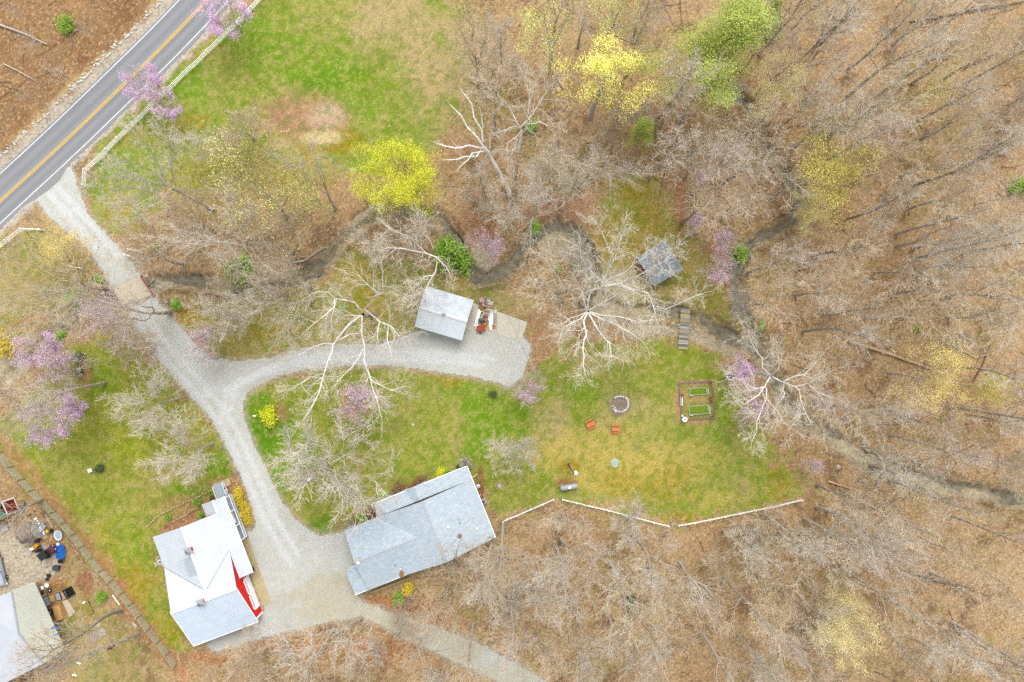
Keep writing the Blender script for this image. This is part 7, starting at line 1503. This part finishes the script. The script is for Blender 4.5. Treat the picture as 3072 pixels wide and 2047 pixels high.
cv = at('grey_covered_chair', 'grey-white covered chair frame left of the gambrel shed', 'chair', 'y1', 140, 770, .5); mb = MB(); mb.box(-.55, .55, -.5, .45, .35, .45); mb.build('seat', mat('pale_cover', C(206, 210, 224), var=.06), cv); mb = MB(); mb.box(-.55, .55, .45, .55, .35, .95); mb.build('backrest', bpy.data.materials['pale_cover'], cv); [MB().box(x - .04, x + .04, -.45, .5, 0, .35).build('leg', M_GREYM, cv) for x in (-.5, .5)]

# ------------------------------------------------------------------ shrubs and low plants
def sh_(key, t, x, y, rpx_n, lab, group=None):
    p = W(t, x, y); cx, cy = p.x / SD + 1176.5, 784 - p.y / SD; plant(key, cx, cy, rpx_n, (cx, cy), lab, group)
sh_('shr0', '22', 1305, 170, 36, 'large bright green thicket beneath the leaning white sycamore'); sh_('shr0', '22', 1395, 235, 28, 'lower green clump joined to the bright green thicket')
sh_('shr1', '21', 1610, 300, 34, 'wide green thicket on the creek gravel left of centre'); sh_('shr0', '21', 1040, 140, 10, 'small green clump in the brush right of the drive stub fences')
sh_('yel', '22', 105, 1268, 22, 'bright yellow shrub at the inner curve of the drive'); sh_('shr0', 'g1', 1055, 760, 13, 'larger green shrub at the grey house porch corner'); sh_('shr1', 'g1', 590, 1200, 12, 'green shrub beside the grey house garage front')
sh_('yel', 'g2', 575, 255, 13, 'yellow shrub before the grey house porch'); sh_('shr1', 'g2', 715, 240, 6, 'small green shrub touching the yellow shrub at the porch'); sh_('evg', 'g2', 950, 140, 5, 'small green plant by the grey house top corner')
sh_('brn', 'g1', 1370, 600, 16, 'dry brown shrub left of the red bench', 'dry shrubs along the grey house'); sh_('brn', 'g1', 1820, 440, 14, 'dry brown shrub right of the red bench', 'dry shrubs along the grey house'); sh_('bare', 'g2', 1090, 50, 17, 'bare grey-brown shrub at the top corner of the grey house')
sh_('brn', 'g1', 780, 1090, 12, 'dry purple-brown shrub between the green shrubs', 'dry shrubs along the grey house'); sh_('bare', 'g1', 350, 1330, 11, 'bare shrub at the grey house garage corner')
for x, y, r, lab in ((1435, 265, 13, 'golden shrub at the top of the porch flower bed'), (1500, 430, 12, 'golden shrub beside the middle porch posts'), (1540, 560, 12, 'golden shrub below the one by the middle posts'), (1590, 715, 8, 'lowest small golden shrub of the porch bed'), (1560, 630, 11, 'golden shrub second lowest in the porch bed')): sh_('gold', 'h1', x, y, r, lab, 'golden shrubs of the porch bed')
sh_('shr1', 'h1', 330, 640, 9, 'dark green clump on the stone bed above the barn house roof'); sh_('shr0', 'h1', 790, 410, 10, 'light green clump near the middle of the stone bed'); sh_('shr0', 'h1', 860, 600, 10, 'green weeds against the barn house wall'); sh_('evg', 'h1', 1020, 330, 5, 'tiny dark green plant near the porch ramp')
sh_('evg', '31', 672, 130, 11, 'dark evergreen shrub beside the white sign on the left lawn'); sh_('evg', '22', 1612, 1125, 9, 'dark little evergreen on the grass near the gravel parking'); sh_('evg', '21', 530, 880, 14, 'dark green shrub at the top of the leaf bed on the left'); sh_('evg', '21', 530, 975, 12, 'dark green shrub lower in the leaf bed on the left')
sh_('shr0', '21', 490, 490, 20, 'green bush beside the bridge on the left'); sh_('shr0', '21', 660, 355, 12, 'small green bush above the left bridge railing'); sh_('shr0', '21', 1185, 525, 13, 'bright green bush right of the drive below the bridge'); sh_('shr0', '21', 390, 735, 14, 'green bush right of the dense left redbud'); sh_('gold', '21', 40, 790, 26, 'yellow-green bush on the creek bank at the left edge')
sh_('shr1', '11', 440, 165, 20, 'fresh green sapling on the leafy bank beyond the road'); sh_('shr0', '21', 240, 1360, 8, 'small green clump under the largest redbud'); sh_('shr0', '31', 680, 990, 12, 'green weeds on the neighbour grass near the board fence')
sh_('shr0', '32', 975, 1010, 14, 'green bush in the leaves behind the grey house'); sh_('gold', '32', 1040, 940, 14, 'yellow-green bush behind the grey house'); sh_('shr1', '23', 460, 260, 10, 'green bush on the creek loop bank'); sh_('shr1', '23', 350, 280, 8, 'pale green clump inside the creek loop')
sh_('shr1', '13', 190, 1530, 14, 'green bush at the left end of the creek loop'); sh_('shr1', '13', 170, 850, 14, 'green undergrowth at the foot of the forked sycamore'); sh_('shr1', '23', 1570, 180, 22, 'green growth along the upper creek bank'); sh_('shr0', '14', 90, 190, 26, 'bright green bush left of the straw yellow tree')
sh_('shr1', '24', 1080, 690, 8, 'small green plant in the right woods above the fallen log'); sh_('shr0', '24', 30, 670, 10, 'green tuft on the bank right of the footbridge'); sh_('shr1', '14', 1760, 1250, 22, 'dull green tree crown at the far right edge'); sh_('evg', '33', 830, 1010, 12, 'mossy evergreen tuft at the thick trunk in the bottom woods'); sh_('shr1', '22', 600, 545, 8, 'green clump under the pale branches left of the garage')

# more of the neighbour's odds and ends
def item(nm, lab, cat, t, x, y, w, d, h, m_, ang=0.0, part='body', top=None):
    o = at(nm, lab, cat, t, x, y, ang); mb = MB(); mb.box(-w / 2, w / 2, -d / 2, d / 2, 0, h); mb.box(-w * .44, w * .44, -d * .42, d * .42, h - .01, h + .04, 1 if top else 0); mb.build(part, [m_] + ([top] if top else []), o); return o
M_PURP = mat('purple_sack', C(96, 66, 110), var=.2); M_GRN2 = mat('green_plastic', C(110, 150, 130), var=.1)
item('sack', 'dark purple sack pressed against the gambrel shed below its wall', 'sack', 'y1', 862, 1068, .7, .45, .4, M_PURP, .4)
item('stick_bundle', 'short yellow stick on the leaves between shed and utility vehicle', 'stick', 'y1', 1042, 1108, .75, .09, .08, mat('yellow_stick', C(236, 214, 130)), .55)
item('storage_box', 'small pale grey box behind the utility vehicle by the blue plastic', 'box', 'y1', 1332, 1128, .5, .45, .4, M_GREYM, .2, top=M_TRIM)
item('blue_crate', 'small deep blue crate under the bare branches by the red barn', 'crate', 'y1', 486, 328, .5, .4, .35, M_BLUE, .3)
item('green_bin', 'pale green bin among the scraps beside the red barn', 'bin', 'y1', 545, 222, .55, .5, .5, M_GRN2, .2)
item('white_cushion', 'white cushion on the leaves below the striped lounger', 'cushion', 'y1', 982, 872, .28, .8, .14, M_TRIM, .3)
item('flat_stone', 'tan flat stone near the gambrel shed wall corner', 'stone', 'y1', 1015, 985, .8, .6, .08, M_STONE, .5)
item('orange_cone_pieces', 'orange plastic strip lying beside the gambrel shed wall', 'plastic strip', 'y1', 810, 815, .75, .16, .1, mat('orange_plastic', C(240, 140, 90)), .2)
item('white_pole_bundle', 'white pole bundle leaning along the board fence', 'poles', 'y2', 1490, 510, .14, 2.1, .12, M_TRIM, .62)
item('white_pole_bundle', 'pale poles lying along the fence above the white tub', 'poles', 'y1', 1105, 620, .16, 2.6, .1, mat('pale_poles', C(222, 212, 190)), .45)
item('tan_roll', 'tan rolled tarp beside the blue-grey cover', 'roll', 'y2', 562, 462, 1.0, .34, .3, M_LUM, .6)
item('slat_frame', 'small pale slatted frame by the metal stand', 'frame', 'y2', 545, 358, .5, .55, .1, M_TRIM, .2)
item('dark_toolbox', 'dark toolbox in the brown leaves by the barn corner', 'toolbox', 'y2', 530, 415, .8, .5, .35, M_DKIRON, .4)
item('brown_board', 'brown board between the tan-rimmed tyre and plywood stack', 'board', 'y2', 668, 745, .6, .9, .1, mat('brown_board', C(150, 120, 96)), .4)
item('fence_step', 'small white step on the fence foot near the lower barn', 'step', '31', 908, 1180, 1.0, .4, .2, M_CONC, -.75)
lf = at('leaf_heap', 'heap of brown leaves and twigs on the neighbour grass', 'leaf heap', 'y2', 1095, 290); mb = MB(); rr = random.Random(61)
mb.lathe([(1.5, .0), (1.2, .08), (.6, .16), (0, .2)], 14)
for i in range(260):
    a, r = rr.uniform(0, 6.28), abs(rr.gauss(0, 1.1)); x, y = r * math.cos(a) * .8, r * math.sin(a) * 1.2; b = rr.uniform(0, 6.28); s = rr.uniform(.06, .13); z = .05 + rr.random() * .18
    mb.add([(x - s, y, z), (x, y - s * .7, z + .03), (x + s, y, z), (x, y + s * .7, z + .04)], [(0, 1, 2, 3)])
mb.build('heap', L_BRN, lf)

# dead twigs and small branches lying all over the woodland floor
rr = random.Random(77); mb = MB(); c_ = 0
fx = inpoly(FOREST[0]) | inpoly(FOREST[3]) | inpoly(FOREST[2])
jj_, ii_ = np.nonzero(fx & (cd > 2.5) & ~drive & (lawn < .3) & (np.abs(GX) < 98) & (np.abs(GY) < 68))
for q in NR.integers(0, len(jj_), 1500):
    x, y = float(GX[jj_[q], ii_[q]]), float(GY[jj_[q], ii_[q]]); a = rr.uniform(0, 6.28); L = rr.choice((.8, 1.2, 1.8, 2.8, 4.5)) * rr.uniform(.7, 1.2); r = rr.uniform(.015, .03) * (1 + L * .35); z = r + .02
    k = rr.choice((0, 0, 1, 2)); p = Vector((x, y, z)); n = 3
    for s in range(n):
        a += rr.uniform(-.3, .3); p2 = p + Vector((math.cos(a) * L / n, math.sin(a) * L / n, rr.uniform(-.01, .05))); mb.tube(p, p2, r * (1 - .25 * s), r * (1 - .25 * (s + 1)), 4, k, cap=False)
        if rr.random() < .5: b = a + rr.choice((-1, 1)) * rr.uniform(.5, .9); mb.tube(p2, p2 + Vector((math.cos(b) * L * .25, math.sin(b) * L * .25, .04)), r * .4, r * .15, 3, k, cap=False)
        p = p2
o = mb.build('fallen_branches', [mat('rotten_branch', C(150, 124, 100), var=.3, scale=2), mat('pale_branch', C(212, 194, 166), var=.2, scale=2), mat('dark_branch', C(106, 86, 70), var=.3, scale=2)]); tag(o, 'dead twigs and small branches strewn over the woodland floor', 'fallen branches', kind='stuff')
